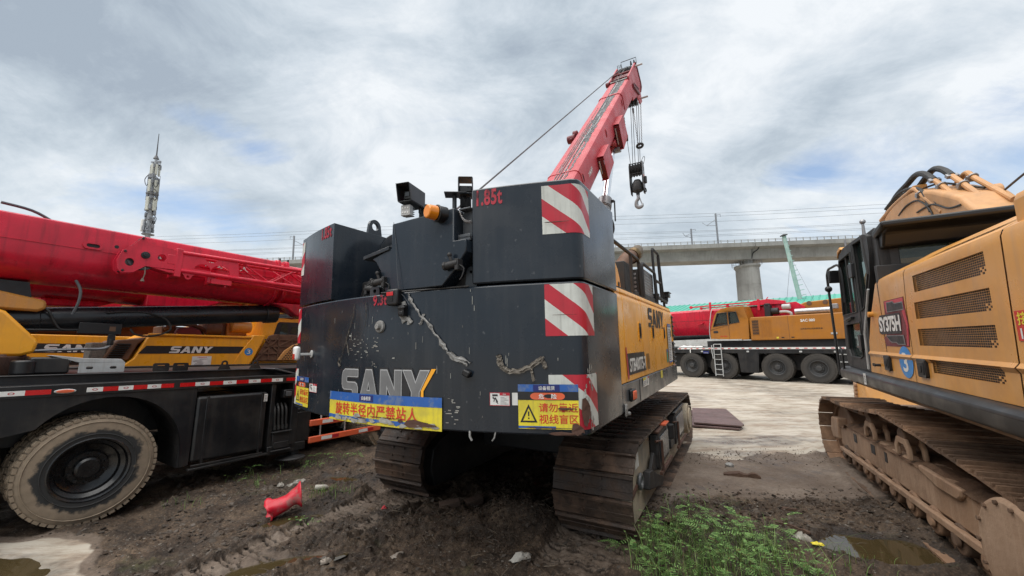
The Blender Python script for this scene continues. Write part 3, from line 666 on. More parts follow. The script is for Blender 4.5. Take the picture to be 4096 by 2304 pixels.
# ---- platform and engine bay (machine's right side)
mb = MB(); mb.prism([(XF + .003, -YS + .002), (2.52, -YS + .002), (2.62, -YS + .06), (2.66, -YS + .25), (2.66, 1.5), (XF + .003, 1.5)], 2, 1.175, 1.395)
plat = mb.build('platform_frame', M_base, crane, bevel=.008)
mb = MB(); mb.box(-.06, -.052, -YS - .001, -YS + .02, 1.19, 1.39); mb.build('seam', M_blackm, plat)
mb = MB(); mb.obox((-.42, -YS - .012, 1.285), .16, .03, .10); ml = mb.build('side_marker', M_plast, crane, bevel=.012)
mb = MB(); mb.obox((-.41, -YS - .028, 1.285), .105, .02, .075); mb.build('orange_lens', M_sgn_o, ml, bevel=.01)
mb = MB(); mb.obox((-.66, -YS - .01, 1.19), .05, .02, .10); mb.obox((-.63, -YS - .02, 1.16), .05, .03, .03); mb.build('dried_paint_drip', M_plastw, plat, bevel=.012)
def side_print(name, x0, x1, z0, z1, m, parent, off=.003, poly=None):
    mb = MB(); Y = -YS - off; sh = shape([poly]) if poly else ([(0, 0), (1, 0), (1, 1), (0, 1)], [(0, 1, 2, 3)])
    mb.flat(sh, lambda u, v, w: (x0 + (x1 - x0) * u, Y, z0 + (z1 - z0) * v)); return mb.build(name, m, parent, smooth=0)
def side_text(name, s, x0, x1, z0, z1, m, parent, off=.005, bold=.02, spacing=1.0):
    mb = MB(); mb.flat(text(s, bold, spacing), lambda u, v, w: (x0 + (x1 - x0) * u, -YS - off, z0 + (z1 - z0) * v)); return mb.build(name, m, parent, smooth=0)
lb = side_print('safety_label', .08, .36, 1.30, 1.39, M_white, plat)
side_print('yellow_header', .08, .21, 1.365, 1.39, M_sgn_y, lb, .0045); side_print('red_header', .30, .36, 1.37, 1.39, M_sticker_r, lb, .0045)
for k in range(3): side_print('text_line', .095, .20, 1.315 + k * .016, 1.32 + k * .016, M_let_g, lb, .0045)
side_print('figure_mark', .24, .29, 1.315, 1.38, M_sgn_k, lb, .0045, [(.2, 0), (.5, .4), (.8, 0), (.9, .1), (.7, .6), (.6, 1), (.4, 1), (.35, .5), (.1, .1)])
side_print('yellow_label', 1.08, 1.22, 1.305, 1.395, M_sgn_y, plat)
# orange doors: one pressed profile, cut into panels
PROF = [(-1.535, 1.40), (-1.535, 2.115), (-1.528, 2.15), (-1.510, 2.175), (-1.520, 2.185), (-1.512, 2.22), (-1.485, 2.25), (-1.44, 2.275), (-1.36, 2.29), (-1.10, 2.30), (-1.10, 1.40)]
def bay(name, x0, x1, m=M_yel):
    mb = MB(); mb.prism(PROF, 0, x0, x1); return mb.build(name, m, crane, bevel=.006)
mb = MB(); mb.box(-.68, 2.36, -1.505, 1.48, 1.396, 2.24); mb.build('engine_bay_core', M_blackm, crane)
bay('corner_panel', -.70, -.535)
doors = [bay('side_door', a, b) for a, b in ((-.527, .218), (.226, .895), (.903, 1.64), (1.648, 2.10))]
mb = MB(); mb.prism([(y, z) for y, z in PROF], 0, 2.108, 2.40); mb.build('end_panel', M_yel, crane, bevel=.02)
mb = MB(); mb.box(-.70, 2.4, -1.10, 1.45, 2.24, 2.295); mb.build('top_panel', M_yel, crane, bevel=.01)
mb = MB(); mb.box(-.68, 2.5, 1.40, 1.50, 1.396, 2.20); mb.build('far_side_panel', M_yel, crane, bevel=.02)
for i, x in enumerate((.10, .90 - .12, 1.64 - .08, 2.05)):
    mb = MB(); plate(mb, [rrect(x - .055, x + .055, 1.755, 1.945, .02), rrect(x - .036, x + .036, 1.785, 1.925, .012)], 1, -1.541, -1.53); lh = mb.build('latch', M_yel, doors[i], bevel=.003)
    mb = MB(); mb.box(x - .040, x + .040, -1.545, -1.530, 1.78, 1.93); mb.box(x - .018, x + .014, -1.552, -1.544, 1.80, 1.90); mb.build('latch_handle', M_plast, lh, bevel=.003)
for (a, b, c, d) in ((2.30, 2.405, 1.80, 2.13), (2.20, 2.405, 1.42, 1.74)):
    mb = MB(); mb.box(a, b, -1.542, -1.50, c, d); o = mb.build('louvre_panel', M_plast, crane, bevel=.01)
    n = 5
    for k in range(n):
        mb = MB(); z = c + (d - c) * (k + .5) / n; mb.obox((.5 * (a + b), -1.548, z), (b - a) * .85, .03, .012, Matrix.Rotation(R_(35), 3, 'X')); mb.build('louvre_slat', M_blackm, o)
# print on the doors
sh, wd = sany(.012); mb = MB(); mb.flat(sh, lambda u, v, w: (.57 + u / wd * 1.0, -1.5385, 1.91 + v * .215)); mb.build('word_mark', M_sgn_k, doors[1], smooth=0)
YS0 = YS; YS = 1.535
bd = side_print('model_badge', -.50, .33, 1.455, 1.645, M_sgn_k, doors[0], .0035, [(.0, .0), (.97, .0), (.89, 1), (.0, 1)])
side_print('red_slash', -.53, -.44, 1.425, 1.70, M_sticker_r, bd, .0045, [(.0, 1), (.45, 1), (1.0, 0), (.45, 0)])
for a in (.345, .40, .455): side_print('dash', a, a + .045, 1.455, 1.62, M_sgn_k, bd, .0035, [(.55, 0), (1, 0), (.45, 1), (0, 1)])
side_text('lettering', 'STB400T5-7', -.405, .29, 1.475, 1.60, M_white, bd, .0048, .03, .92)
nt = side_print('notice_sheet', 1.80, 2.11, 1.455, 1.985, M_white, doors[3], .012)
side_print('blue_header', 1.80, 2.11, 1.94, 1.985, M_sgn_b, nt, .0135); side_print('blue_footer', 1.80, 2.11, 1.455, 1.475, M_sgn_b, nt, .0135)
side_text('lettering', '设备租赁', 1.90, 2.02, 1.95, 1.975, M_white, nt, .0145, .01)
rnd = random.Random(4)
for k in range(19): side_print('text_line', 1.83, 1.83 + rnd.uniform(.14, .25), 1.49 + k * .023, 1.50 + k * .023, M_let_g, nt, .0135)
gn = side_print('green_label', 1.66, 1.765, 1.465, 1.625, M_green, doors[3], .0045); side_print('blue_header', 1.66, 1.765, 1.605, 1.64, M_sgn_b, gn, .0055)
YS = YS0
# hood block, handrails, guards, exhaust
mb = MB(); mb.prism([(-.70, 2.30), (.16, 2.30), (.13, 2.42), (.06, 2.52), (-.06, 2.60), (-.22, 2.635), (-.70, 2.645)], 1, -1.36, -.2); mb.build('engine_hood', M_yel, crane, bevel=.02)
mb = MB(); mb.cyl((.06, -1.362, 2.34), (.06, -1.366, 2.34), .03); mb.build('hood_hole', M_blackm, crane)
def rail(pts, r=.021): mb = MB(); mb.tube(pts, r, 8); return mb.build('handrail', M_blackm, crane)
YR = -1.30
def bend(P, r=.06):
    P = [Vector(p) for p in P]; out = [P[0]]
    for i in range(1, len(P) - 1):
        a = (P[i - 1] - P[i]).normalized(); b = (P[i + 1] - P[i]).normalized()
        for t in (0, .25, .5, .75, 1): out.append((P[i] + a * r) * (1 - t) ** 2 + P[i] * 2 * t * (1 - t) + (P[i] + b * r) * t * t)
    return out + [P[-1]]
rail(bend([(-.5, YR, 2.84), (1.38, YR, 2.84), (1.46, YR, 2.30)])); rail([(.93, YR, 2.84), (.97, YR, 2.30)])
rail(bend([(1.62, YR, 2.30), (1.60, YR, 2.84), (2.58, YR, 2.83), (2.66, YR, 2.30)]))
rail(bend([(2.58, YR, 2.28), (2.48, YR, 3.22), (3.02, YR, 3.22), (3.36, YR, 2.25)], .05)); rail([(2.98, YR, 3.18), (3.10, YR, 2.40)]); rail([(2.55, YR, 2.72), (3.06, YR, 2.72)]); rail([(2.9, -1.0, 2.3), (2.9, -1.0, 3.1)])
mb = MB(); mb.box(1.02, 1.42, -1.2, -.8, 2.3, 2.78); mb.box(.98, 1.36, -1.29, -1.27, 2.30, 2.40); mb.box(1.7, 2.6, -1.29, -1.27, 2.30, 2.42); mb.build('filter_box', M_blackm, crane, bevel=.02)
mb = MB(); mb.box(1.85, 1.87, -1.26, -.75, 2.36, 2.80)
o = mb.build('guard_plate', M_blackm, crane, bevel=.004)
mb = MB()
for i in range(6):
    for j in range(6): mb.cyl((1.849, -1.22 + i * .075, 2.42 + j * .062), (1.845, -1.22 + i * .075, 2.42 + j * .062), .02, n=8)
for i in range(8):
    for j in range(8): mb.box(1.95 + i * .08, 2.0 + i * .08, -1.268, -1.262, 2.44 + j * .046, 2.465 + j * .046)
mb.box(1.9, 2.6, -1.262, -1.25, 2.40, 2.80)
mb.build('guard_holes', M_steel, o, kind='stuff')
mb = MB(); mb.tube([(.9, -.9, 2.75), (1.5, -.95, 2.80), (1.75, -1.0, 2.84)], .09, 12, sub=4); mb.tube([(1.3, -1.0, 2.45), (1.5, -1.0, 2.70), (1.65, -1.02, 2.85), (1.85, -1.05, 2.98), (2.05, -1.07, 3.04)], [.09] * 25 if False else .10, 14, sub=6); ex = mb.build('exhaust_pipe', M_brown, crane)
mb = MB(); mb.prism(circ(0, 0, .115, n=18), 2, 0, .01); mb = MB()
dd = Vector((.86, -.05, .32)).normalized(); a_1, b_1, _ = frame_from(dd); c0 = Vector((2.03, -1.07, 3.03)); n = 20; ro = []
for k, (t, cut) in enumerate(((0, 0), (.30, 1))):
    for i in range(n):
        ang = 2 * math.pi * i / n; off = a_1 * .115 * math.cos(ang) + b_1 * .115 * math.sin(ang); ro.append(c0 + dd * (t + (.14 * (off.z / .115) if cut else 0)) + off)
mb.add(ro, [(i, (i + 1) % n, n + (i + 1) % n, n + i) for i in range(n)]); mb.cyl(c0 + dd * .08, c0 + dd * .085, .11)
eo = mb.build('exhaust_tip', M_heat, ex); so = eo.modifiers.new('wall', 'SOLIDIFY'); so.thickness = .008
for q in ((2.0, 2.22, -1.12, -.9, 2.72, 2.82), (2.22, 2.36, -1.2, -1.05, 2.64, 2.74)): mb = MB(); mb.box(*q); mb.build('work_lamp', M_plast, crane, bevel=.02)
mb = MB(); mb.cyl((.0, -1.28, 2.96), (.03, -1.32, 2.97), .10, .10, 20); mb.tube([(.02, -1.29, 2.9), (.05, -1.29, 2.82)], .015, 6); mb.build('round_lamp', M_plast, crane, bevel=.01)
mb = MB(); mb.bar((2.62, YR, 2.46), (3.45, YR - .02, 2.42), .04, .04); mb.box(2.56, 2.66, YR - .04, YR + .04, 2.40, 2.50); mb.bar((3.45, YR - .02, 2.42), (3.58, YR - .02, 2.53), .03, .06); so_ = mb.build('camera_arm', M_blackm, crane, bevel=.004)
mb = MB(); mb.box(3.44, 3.62, YR - .07, YR + .05, 2.52, 2.60); mb.box(3.40, 3.70, YR - .08, YR + .06, 2.60, 2.615); mb.box(3.46, 3.48, YR - .05, YR + .03, 2.44, 2.52); mb.build('side_camera', M_plast, so_, bevel=.004)
# operator's cab on the far side of the platform
mb = MB(); mb.prism([(1.4, 1.40), (3.2, 1.40), (3.35, 1.9), (3.0, 2.85), (1.5, 2.9)], 1, .62, 1.5); cb = mb.build('operator_cab', M_yel, crane, bevel=.05)
mb = MB(); mb.prism([(1.6, 2.0), (3.0, 2.0), (2.85, 2.7), (1.65, 2.75)], 1, .612, .618); mb.prism([(1.6, 2.0), (3.0, 2.0), (2.85, 2.7), (1.65, 2.75)], 1, 1.502, 1.508); mb.build('window', M_glass, cb)

# ---- telescopic boom
BU = Vector((.7145, 0, .6997)); BN = Vector((-.6997, 0, .7145)); BP0 = Vector((2.32, 0, 4.9))
bp = lambda t, y, n: BP0 + BU * t + BN * n + Vector((0, y, 0))
def boom_sec(w, h0, h1, c=.085):
    """section outline (y, n): chamfered top, round bottom"""
    P = [(-w, h0 - c * 1.1), (-w + c * .35, h0 - c * .3), (-w + c, h0), (w - c, h0), (w - c * .35, h0 - c * .3), (w, h0 - c * 1.1)]
    zc = h1 + w * .62; P += [(w, zc)] + [(w * math.cos(R_(a)), zc + w * .62 * math.sin(R_(a))) for a in range(-20, -161, -20)] + [(-w, zc)]
    return P
def boom_body(mb, sec, t0, t1, m=0):
    n = len(sec); vs = [bp(t0, y, q) for y, q in sec] + [bp(t1, y, q) for y, q in sec]
    mb.add(vs, [tuple(range(n)), tuple(range(n, 2 * n))[::-1]] + [(i, (i + 1) % n, n + (i + 1) % n, n + i) for i in range(n)], m)
mb = MB(); boom_body(mb, boom_sec(.30, 0, -.66), -3.05, 6.15); mb.build('boom', M_redfad, crane, smooth=40)
BO = bpy.data.objects['boom']
mb = MB(); boom_body(mb, boom_sec(.318, .016, -.60, .09), 4.45, 4.56); boom_body(mb, boom_sec(.312, .010, -.58, .09), -.4, -.36)
mb.build('stiffener_band', M_redfad, BO, smooth=40)
# worn greasy rope track along the top plate
rnd = random.Random(21); mb = MB()
def topstrip(t0, t1, y0, w, jag, seed, lift, wfn=None):
    r2 = random.Random(seed); k = int((t1 - t0) / .07); vs = []
    for i in range(k + 1):
        t = t0 + (t1 - t0) * i / k; ww = w * (wfn(i / k) if wfn else 1); vs += [bp(t, y0 + ww / 2 + r2.uniform(-jag, jag), lift), bp(t, y0 - ww / 2 + r2.uniform(-jag, jag), lift)]
    return vs, [(2 * i, 2 * i + 1, 2 * i + 3, 2 * i + 2) for i in range(k)]
M_grease = mat('dried_rope_grease', (.030, .032, .034), .55, dirt=(.30, .29, .31), amt=.9, scale=9, streak=0, dlo=.52, dhi=.62)
mb.add(*topstrip(1.1, 6.0, -.05, .25, .020, 1, .004, lambda u: .45 + .6 * u)); mb.add(*topstrip(-2.5, 2.6, .085, .028, .006, 2, .0045)); mb.add(*topstrip(-2.4, 1.4, -.03, .030, .008, 3, .0045)); mb.add(*topstrip(-1.2, 2.0, -.12, .05, .018, 4, .0040, lambda u: .3 + .9 * u)); mb.add(*topstrip(-.4, 3.6, .13, .012, .004, 6, .004))
mb.build('rope_grease_mark', M_grease, BO, smooth=0)
mb = MB()
for i in range(11):
    t = -1 + i * .62; y = -.03 + rnd.uniform(-.06, .05); mb.add(*topstrip(t, t + rnd.uniform(.4, .9), y, .012, .003, 30 + i, .0052))
mb.build('bare_metal_scratch', M_let_l, BO, smooth=0)
# side fittings on the right flank
def flank(mb, x0, x1, n0, n1, o, m=0, inset=0):
    P = [(x0, n1), (x0, n0), (x1, n0), (x1, n1)]
    vs = [bp(t, -.302, q) for t, q in P] + [bp(t, -.302 - o, q) for t, q in P]; mb.add(vs, [(0, 1, 2, 3), (7, 6, 5, 4), (0, 4, 5, 1), (1, 5, 6, 2), (2, 6, 7, 3), (3, 7, 4, 0)], m)
for (ta, tb, na, nb) in ((2.72, 3.42, -.28, -.86), (.76, 1.44, -.27, -.74)):
    mb = MB()
    vs = [bp(t, y, q) for y in (-.30, -.43) for t, q in ((ta, nb), (ta + .05, na), (tb, na), (tb + .05, nb + .05))]
    mb.add(vs, [(4, 5, 6, 7), (1, 2, 6, 5), (2, 3, 7, 6), (3, 0, 4, 7)]); o = mb.build('rope_guard_box', M_redfad, BO, smooth=0); so = o.modifiers.new('wall', 'SOLIDIFY'); so.thickness = .014
    mb = MB(); mb.add([bp(ta + .03, y, q) for y, q in ((-.304, na - .03), (-.42, na - .03), (-.42, nb + .03), (-.304, nb + .03))], [(0, 1, 2, 3)]); mb.build('box_inside', M_reddk, o, smooth=0)
    mb = MB(); mb.bar(bp(ta + .0, -.34, na - .08), bp(ta + .0, -.335, nb + .14), .02, .02); mb.build('guard_rod', M_alum, o)
mb = MB(); mb.add([bp(t, y, q) for y in (-.29, .29) for t, q in ((2.55, -.60), (3.9, -.60), (3.5, -.98), (3.0, -1.0))], [(0, 1, 2, 3), (7, 6, 5, 4), (0, 4, 5, 1), (1, 5, 6, 2), (2, 6, 7, 3), (3, 7, 4, 0)]); mb.build('cylinder_bracket', M_redfad, BO, bevel=.01)
mb = MB(); mb.cyl(bp(2.78, -.34, -.86), bp(2.78, .34, -.86), .075, n=16); mb.build('bracket_pin', M_steel, BO)
for t in (-.32, 1.96, 4.25):
    mb = MB(); c = bp(t, -.301, -.19); mb.add([c + BU * (.05 * math.cos(a)) * .6 + BN * (.09 * math.sin(a)) * .8 + Vector((0, -.003, 0)) for a in [2 * math.pi * i / 14 for i in range(14)]], [tuple(range(14))]); mb.build('inspection_hole', M_blackm, BO, smooth=0)
    mb = MB(); c = bp(t, -.305, -.19); mb.tube([c + BU * (.05 * math.cos(a)) * .75 + BN * (.09 * math.sin(a)) * .95 for a in [2 * math.pi * i / 14 for i in range(14)]], .008, 5, True); mb.build('hole_rim', M_redfad, BO)
mb = MB(); mb.flat(text('7米杆', .02), lambda u, v, w: bp(.03 + .32 * u, -.3035, -.345 + .10 * v)); mb.build('lettering', M_white, BO, smooth=0)
mb = MB(); mb.cyl(bp(1.72, .30, -.06), bp(1.72, .46, -.06), .085, n=16); mb.cyl(bp(2.0, .30, -.05), bp(2.0, .40, -.05), .075, n=16); mb.bar(bp(1.6, .36, -.06), bp(2.15, .36, -.06), .05, .1); mb.build('hose_reel', M_reddk, BO, bevel=.01)
# boom head
mb = MB()
for y in (-.27, .27):
    s = 1 if y > 0 else -1
    P = [(6.05, .06), (7.62, .10), (7.78, -.02), (7.98, -.55), (7.62, -.78), (7.60, -1.08), (7.22, -1.06), (6.9, -.72), (6.05, -.62)]
    mb.add([bp(t, y - .02, q) for t, q in P] + [bp(t, y + .02, q) for t, q in P], [tuple(range(9)), tuple(range(9, 18))[::-1]] + [(i, (i + 1) % 9, 9 + (i + 1) % 9, 9 + i) for i in range(9)])
hd = mb.build('boom_head', M_redfad, crane, bevel=.006)
mb = MB(); mb.add([bp(t, y, -.015) for t, y in ((6.1, .25), (7.0, .25), (7.0, -.25), (6.1, -.25))] , [(0, 1, 2, 3)]); mb.add([bp(t, y, q) for y in (-.25, .25) for t, q in ((6.1, -.02), (7.95, -.5), (7.6, -.74), (6.3, -.62))], [(0, 1, 2, 3), (7, 6, 5, 4), (0, 4, 5, 1), (1, 5, 6, 2), (2, 6, 7, 3)]); mb.build('head_frame', M_reddk, hd, smooth=0)
mb = MB(); P = [(7.63, .11), (7.80, -.01), (8.0, -.56), (7.99, -.72), (7.62, -.80), (7.9, -.55), (7.7, -.0)]
mb.add([bp(t, y, q) for y in (-.285, -.31) for t, q in P], [tuple(range(7)), tuple(range(7, 14))[::-1]] + [(i, (i + 1) % 7, 7 + (i + 1) % 7, 7 + i) for i in range(7)]); mb.build('head_edge', M_reddk, hd)
for y in (-.13, -.03, .07, .17): mb = MB(); mb.lathe([(.05, -.02), (.20, -.03), (.175, -.0), (.20, .03), (.05, .02)], bp(7.55, y, -.12), 'y', 20); mb.build('head_sheave', M_blackm, hd)
for y in (-.15, -.05, .05, .15): mb = MB(); mb.lathe([(.04, -.02), (.17, -.03), (.145, 0), (.17, .03), (.04, .02)], bp(7.3, y, -.92), 'y', 20); mb.build('head_sheave', M_blackm, hd)
for tq, nq in ((7.5, .02), (7.42, -.93)): mb = MB(); mb.cyl(bp(tq, -.51, nq), bp(tq, -.28, nq), .03); mb.build('head_pin', M_alum, hd)
mb = MB(); mb.tube([bp(8.05, .2, .02), bp(8.1, .2, .17), bp(8.1, -.27, .17), bp(8.0, -.27, .02)], .011, 6)
for y in (-.10, -.20): mb.cyl(bp(8.05, y, 0), bp(8.08, y, .12), .035, .015, 8)
for y in (.16, .21, .26): mb.cyl(bp(7.7, y, .08), bp(7.72, y, .17), .008, n=6)
mb.build('rope_keeper', M_blackm, hd)
mb = MB(); mb.cyl(bp(6.6, .27, .075), bp(6.6, -.25, .075), .035); mb.bar(bp(6.35, .26, .012), bp(6.35, -.26, .012), .07, .03, BN); mb.bar(bp(6.1, .24, .0), bp(6.6, .26, .08), .03, .05, BN); mb.bar(bp(6.1, -.24, .0), bp(6.7, -.25, .06), .03, .05, BN); mb.build('rope_roller', M_reddk, hd)
mb = MB(); mb.bar(bp(6.05, .24, .02), bp(6.05, -.24, .02), .10, .02, BN); mb.build('pale_strip', M_plastw, hd)
mb = MB(); mb.bar(bp(6.35, -.31, -.28), bp(7.1, -.31, -.70), .06, .10, BN); mb.bar(bp(6.5, -.32, -.26), bp(7.2, -.32, -.60), .03, .03, BN); mb.cyl(bp(6.0, .26, .0), bp(6.0, .36, .0), .07); mb.build('head_bracket', M_reddk, hd, bevel=.006)
# hoist rope from the winch over the boom to the head, and down to the hook
mb = MB(); mb.tube([(-.9, .45, 2.9), bp(7.55, .10, .09)], .012, 6); mb.tube([bp(-1.0, -.02, .05), bp(7.55, -.03, .09)], .010, 6); mb.tube([bp(6.0, .10, .05), bp(7.5, .09, .1)], .010, 6); mb.build('winch_rope', M_rope, crane)
mb = MB(); mb.cyl((-.95, .2, 2.62), (-.95, .7, 2.62), .26, n=24); mb.cyl((-.95, .18, 2.62), (-.95, .2, 2.62), .34, n=24); mb.cyl((-.95, .7, 2.62), (-.95, .72, 2.62), .34, n=24); mb.build('winch_drum', M_dark2, crane)
HK = Vector((8.0, -.03, 0))
mb = MB()
for (y0, y1) in ((-.02, .03), (-.08, -.04), (-.20, -.14), (-.26, -.19)): mb.tube([(7.98, y0, 9.15), (8.0, y1, 7.15)], .0095, 5)
mb.tube([(7.4, .10, 8.75), (8.0, .10, 7.2)], .008, 5)
mb.tube([(8.0, -.185, 7.15), (8.0, -.30, 7.35), (8.0, -.33, 7.28), (8.0, -.28, 7.1)], .008, 5, sub=5)
mb.build('hoist_rope', M_rope, crane)
mb = MB()
for (p, q) in (((7.9, -.34, 9.05), (8.0, -.275, 7.78)), ((7.95, -.10, 8.9), (8.0, -.17, 7.72)), ((7.55, .11, 8.55), (7.6, .10, 8.0))):
    p, q = Vector(p), Vector(q); k = int((q - p).length / .045)
    for i in range(k): mb.ring(p.lerp(q, (i + .5) / k), Vector((1, .3, 0)) if i % 2 else Vector((.2, 1, 0)), .019, .006, 8, 4)
mb.cyl((8.0, -.08, 9.0), (8.0, -.085, 8.85), .035, .03, 8); mb.build('limit_chain', M_steel, crane)
mb = MB(); mb.ring((8.0, -.215, 7.72), (.25, .2, 1), .085, .038, 20, 8); mb.build('limit_weight', M_blackm, crane)
mb = MB(); mb.box(7.55, 7.68, .05, .16, 7.80, 8.0); mb.box(7.53, 7.7, .08, .13, 7.86, 7.94); mb.build('limit_switch_weight', M_rust, crane, bevel=.01)
# lift cylinder
mb = MB(); A = Vector((2.35, -.16, 1.6)); Bq = Vector((5.02, -.16, 6.62)); ud = (Bq - A).normalized(); G = A + ud * 3.55
mb.cyl(A, G, .135, n=20); mb.cyl(G - ud * .22, G, .15, n=20); mb.ring(G - ud * .25, ud, .14, .012, 20, 6); lc = mb.build('lift_cylinder', M_steel, crane, bevel=.004)
mb = MB(); mb.cyl(G, Bq, .085, n=20); mb.build('piston_rod', M_chrome, lc)
mb = MB(); q = G - ud * .12; mb.tube([q + Vector((.0, -.15, .02)), q + Vector((.04, -.2, .05)), q + Vector((.02, -.2, -.4))], .015, 6); mb.obox(q + Vector((.0, -.17, .03)), .05, .06, .05); mb.build('cylinder_port', M_blackm, lc)

# ---- hook block hanging from the ropes (a thing of its own)
hbk = thing('hook_block', 'black multi-sheave hook block hanging from ropes of the raised crane boom', 'hook block', (0, 0, 0), (0, 0, R_(60.5)))
cz = R_(60.5); hw = Vector((-.103, 4.728, 0)) + Matrix.Rotation(cz, 3, 'Z') @ HK; hbk.location = (hw.x, hw.y, 6.05)
mb = MB(); P = [(-.10, .40), (.0, .16), (.16, .16), (.19, .40), (.17, 1.0), (.10, 1.16), (-.04, 1.16), (-.12, 1.02)]
for y in (-.215, .16):
    mb.prism(P, 1, y - .014, y + .014)
sp_ = mb.build('side_plate', M_blackm, hbk, bevel=.006)
mb = MB(); mb.prism([(a * 1.0, b) for a, b in P], 1, -.236, -.232); fp = mb.build('worn_face_plate', M_steel, hbk)
mb = MB(); mb.flat(text('40', .03), lambda u, v, w: (-.03 + .12 * u, -.2375, .86 + .2 * v)); mb.flat(text('t', .03), lambda u, v, w: (.0 + .07 * u, -.2375, .30 + .16 * v)); mb.build('lettering', M_sgn_k, fp, smooth=0)
mb = MB(); mb.obox((.03, -.238, .62), .10, .004, .22); mb.build('rust_patch', M_sgn_o, fp, bevel=.001)
for k in range(4):
    mb = MB(); mb.lathe([(.04, -.03), (.20, -.036), (.16, 0), (.20, .036), (.04, .03)], (.02, -.15 + k * .083, .92), 'y', 22); mb.build('sheave', M_blackm, hbk)
mb = MB()
for z in (.70, .76, 1.08): mb.box(-.13, -.10, -.2, .16, z, z + .018)
for k in range(5): mb.box(-.125, -.105, -.17 + k * .075, -.16 + k * .075, .70, 1.08)
mb.build('sheave_guard', M_blackm, hbk)
mb = MB(); mb.lathe([(.0, .60), (.09, .60), (.15, .50), (.175, .36), (.16, .25), (.06, .20), (.05, .12), (.0, .12)], (.03, -.03, 0), 'z', 20); mb.cyl((.03, -.2, .3), (.03, .16, .3), .05); mb.build('swivel_housing', M_blackm, hbk)
mb = MB(); pth = [(.03, .14), (.03, .02), (.085, -.07), (.09, -.20), (.02, -.27), (-.07, -.24), (-.09, -.16)]; rr = [.045, .05, .055, .062, .058, .045, .02]
pts = smooth_path([Vector((.03, p[0] - .06, p[1])) for p in pth], 4); k = len(pts); mb.tube(pts, [rr[min(6, int(i / 4))] * (1 - (i % 4) / 4) + rr[min(6, int(i / 4) + 1)] * ((i % 4) / 4) for i in range(k)], 10)
mb.bar((.03, -.06, .06), (.03, -.125, -.16), .02, .03); mb.build('hook', M_steel, hbk)
mb = MB(); mb.ring((.03, -.25, .24), (0.3, 1, 0), .06, .02, 14, 6); mb.cyl((.03, -.26, .46), (.03, -.26, .66), .06, n=12); mb.build('becket', M_blackm, hbk)

# ---- crawler tracks: every shoe its own piece
def shoe_mesh(name, pitch, w, m, ribs, bolts=True):
    mb = MB(); hw = w / 2; mb.prism([(-pitch * .52, .004), (-pitch * .50, .022), (pitch * .50, .022), (pitch * .47, .004)], 1, -hw, hw)
    for x, h, b in ribs: mb.prism([(x - b, .02), (x - b * .6, h), (x + b * .6, h), (x + b, .02)], 1, -hw, hw)
    if bolts:
        for y in (-.085, .085):
            for x in (-.22, .24): mb.cyl((x * pitch, y, .02), (x * pitch, y, .036), .014, n=6)
        for y in (-.05, .05): mb.box(pitch * .40, pitch * .5, y - .02, y + .02, .02, .028)
    for y in (-.10, .10): mb.prism([(-pitch * .52, -.09), (pitch * .52, -.09), (pitch * .56, -.045), (pitch * .5, .004), (-pitch * .5, .004), (-pitch * .56, -.045)], 1, y - .022, y + .022)
    mb.cyl((-pitch * .5, -.13, -.045), (-pitch * .5, .13, -.045), .026, n=8)
    return mb.build(name, m, None, mesh_only=True)
def resample(P, pitch):
    D = [0.0]
    for i in range(len(P)): D.append(D[-1] + math.dist(P[i], P[(i + 1) % len(P)]))
    n = round(D[-1] / pitch); out = []
    for k in range(n):
        s = D[-1] * k / n; i = max(j for j in range(len(P)) if D[j] <= s); t = (s - D[i]) / (D[i + 1] - D[i]); a, b = P[i], P[(i + 1) % len(P)]
        out.append(((a[0] + (b[0] - a[0]) * t, a[1] + (b[1] - a[1]) * t), math.atan2(b[1] - a[1], b[0] - a[0])))
    return out
def stadium(xr, xf, zc, r, top=None):
    """closed side path, running forward along the top"""
    P = [(xr + r - r * math.sin(R_(a)) * 1.0, zc - r * math.cos(R_(a))) for a in range(0, 181, 6)]
    if top: P += top
    P += [(xf - r + r * math.sin(R_(a)), zc + r * math.cos(R_(a))) for a in range(0, 181, 6)]
    return P
def lay_track(parent, me, path, pitch, yc, T=Matrix.Identity(4), seed=1):
    rnd = random.Random(seed)
    for (x, z), ang in resample(path, pitch):
        o = obj('track_shoe', me, parent)
        o.matrix_local = T @ Matrix.Translation((x, yc + rnd.uniform(-.004, .004), z)) @ Matrix.Rotation(-ang + rnd.uniform(-.02, .02), 4, 'Y')
SH1 = shoe_mesh('track_shoe', .185, .72, M_track, [(.072, .046, .016), (-.03, .026, .012)])
P1 = stadium(-.50, 4.05, .405, .395)
for yc in (-1.165, 1.165): lay_track(crane, SH1, P1, .185, yc, seed=int(yc * 10) + 20)
for s in (-1, 1):
    mb = MB(); yo = s * 1.43; yi = s * .86
    prof = [(-.20, .30), (-.14, .075), (3.75, .075), (3.86, .3), (3.5, .56), (3.25, .70), (.45, .70), (.18, .66), (.0, .60), (-.16, .50)]
    mb.prism(prof, 1, min(yo, s * .92), max(yo, s * .92)); tf = mb.build('track_frame', M_fr_gr if s < 0 else M_blackm, crane, bevel=.012)  # left frame coloured black to imitate the shade it lies in
    for xi in (-.1, 3.65): mb = MB(); mb.cyl((xi, s * 1.05, .405), (xi, s * 1.28, .405), .33, n=24); mb.build('idler_wheel', M_track, crane)
mb = MB(); mb.box(.8, 3.0, -.85, .85, .36, .80); mb.cyl((1.7, 0, .78), (1.7, 0, 1.18), .62, n=32); mb.build('undercarriage_centre', M_blackm, crane, bevel=.02)
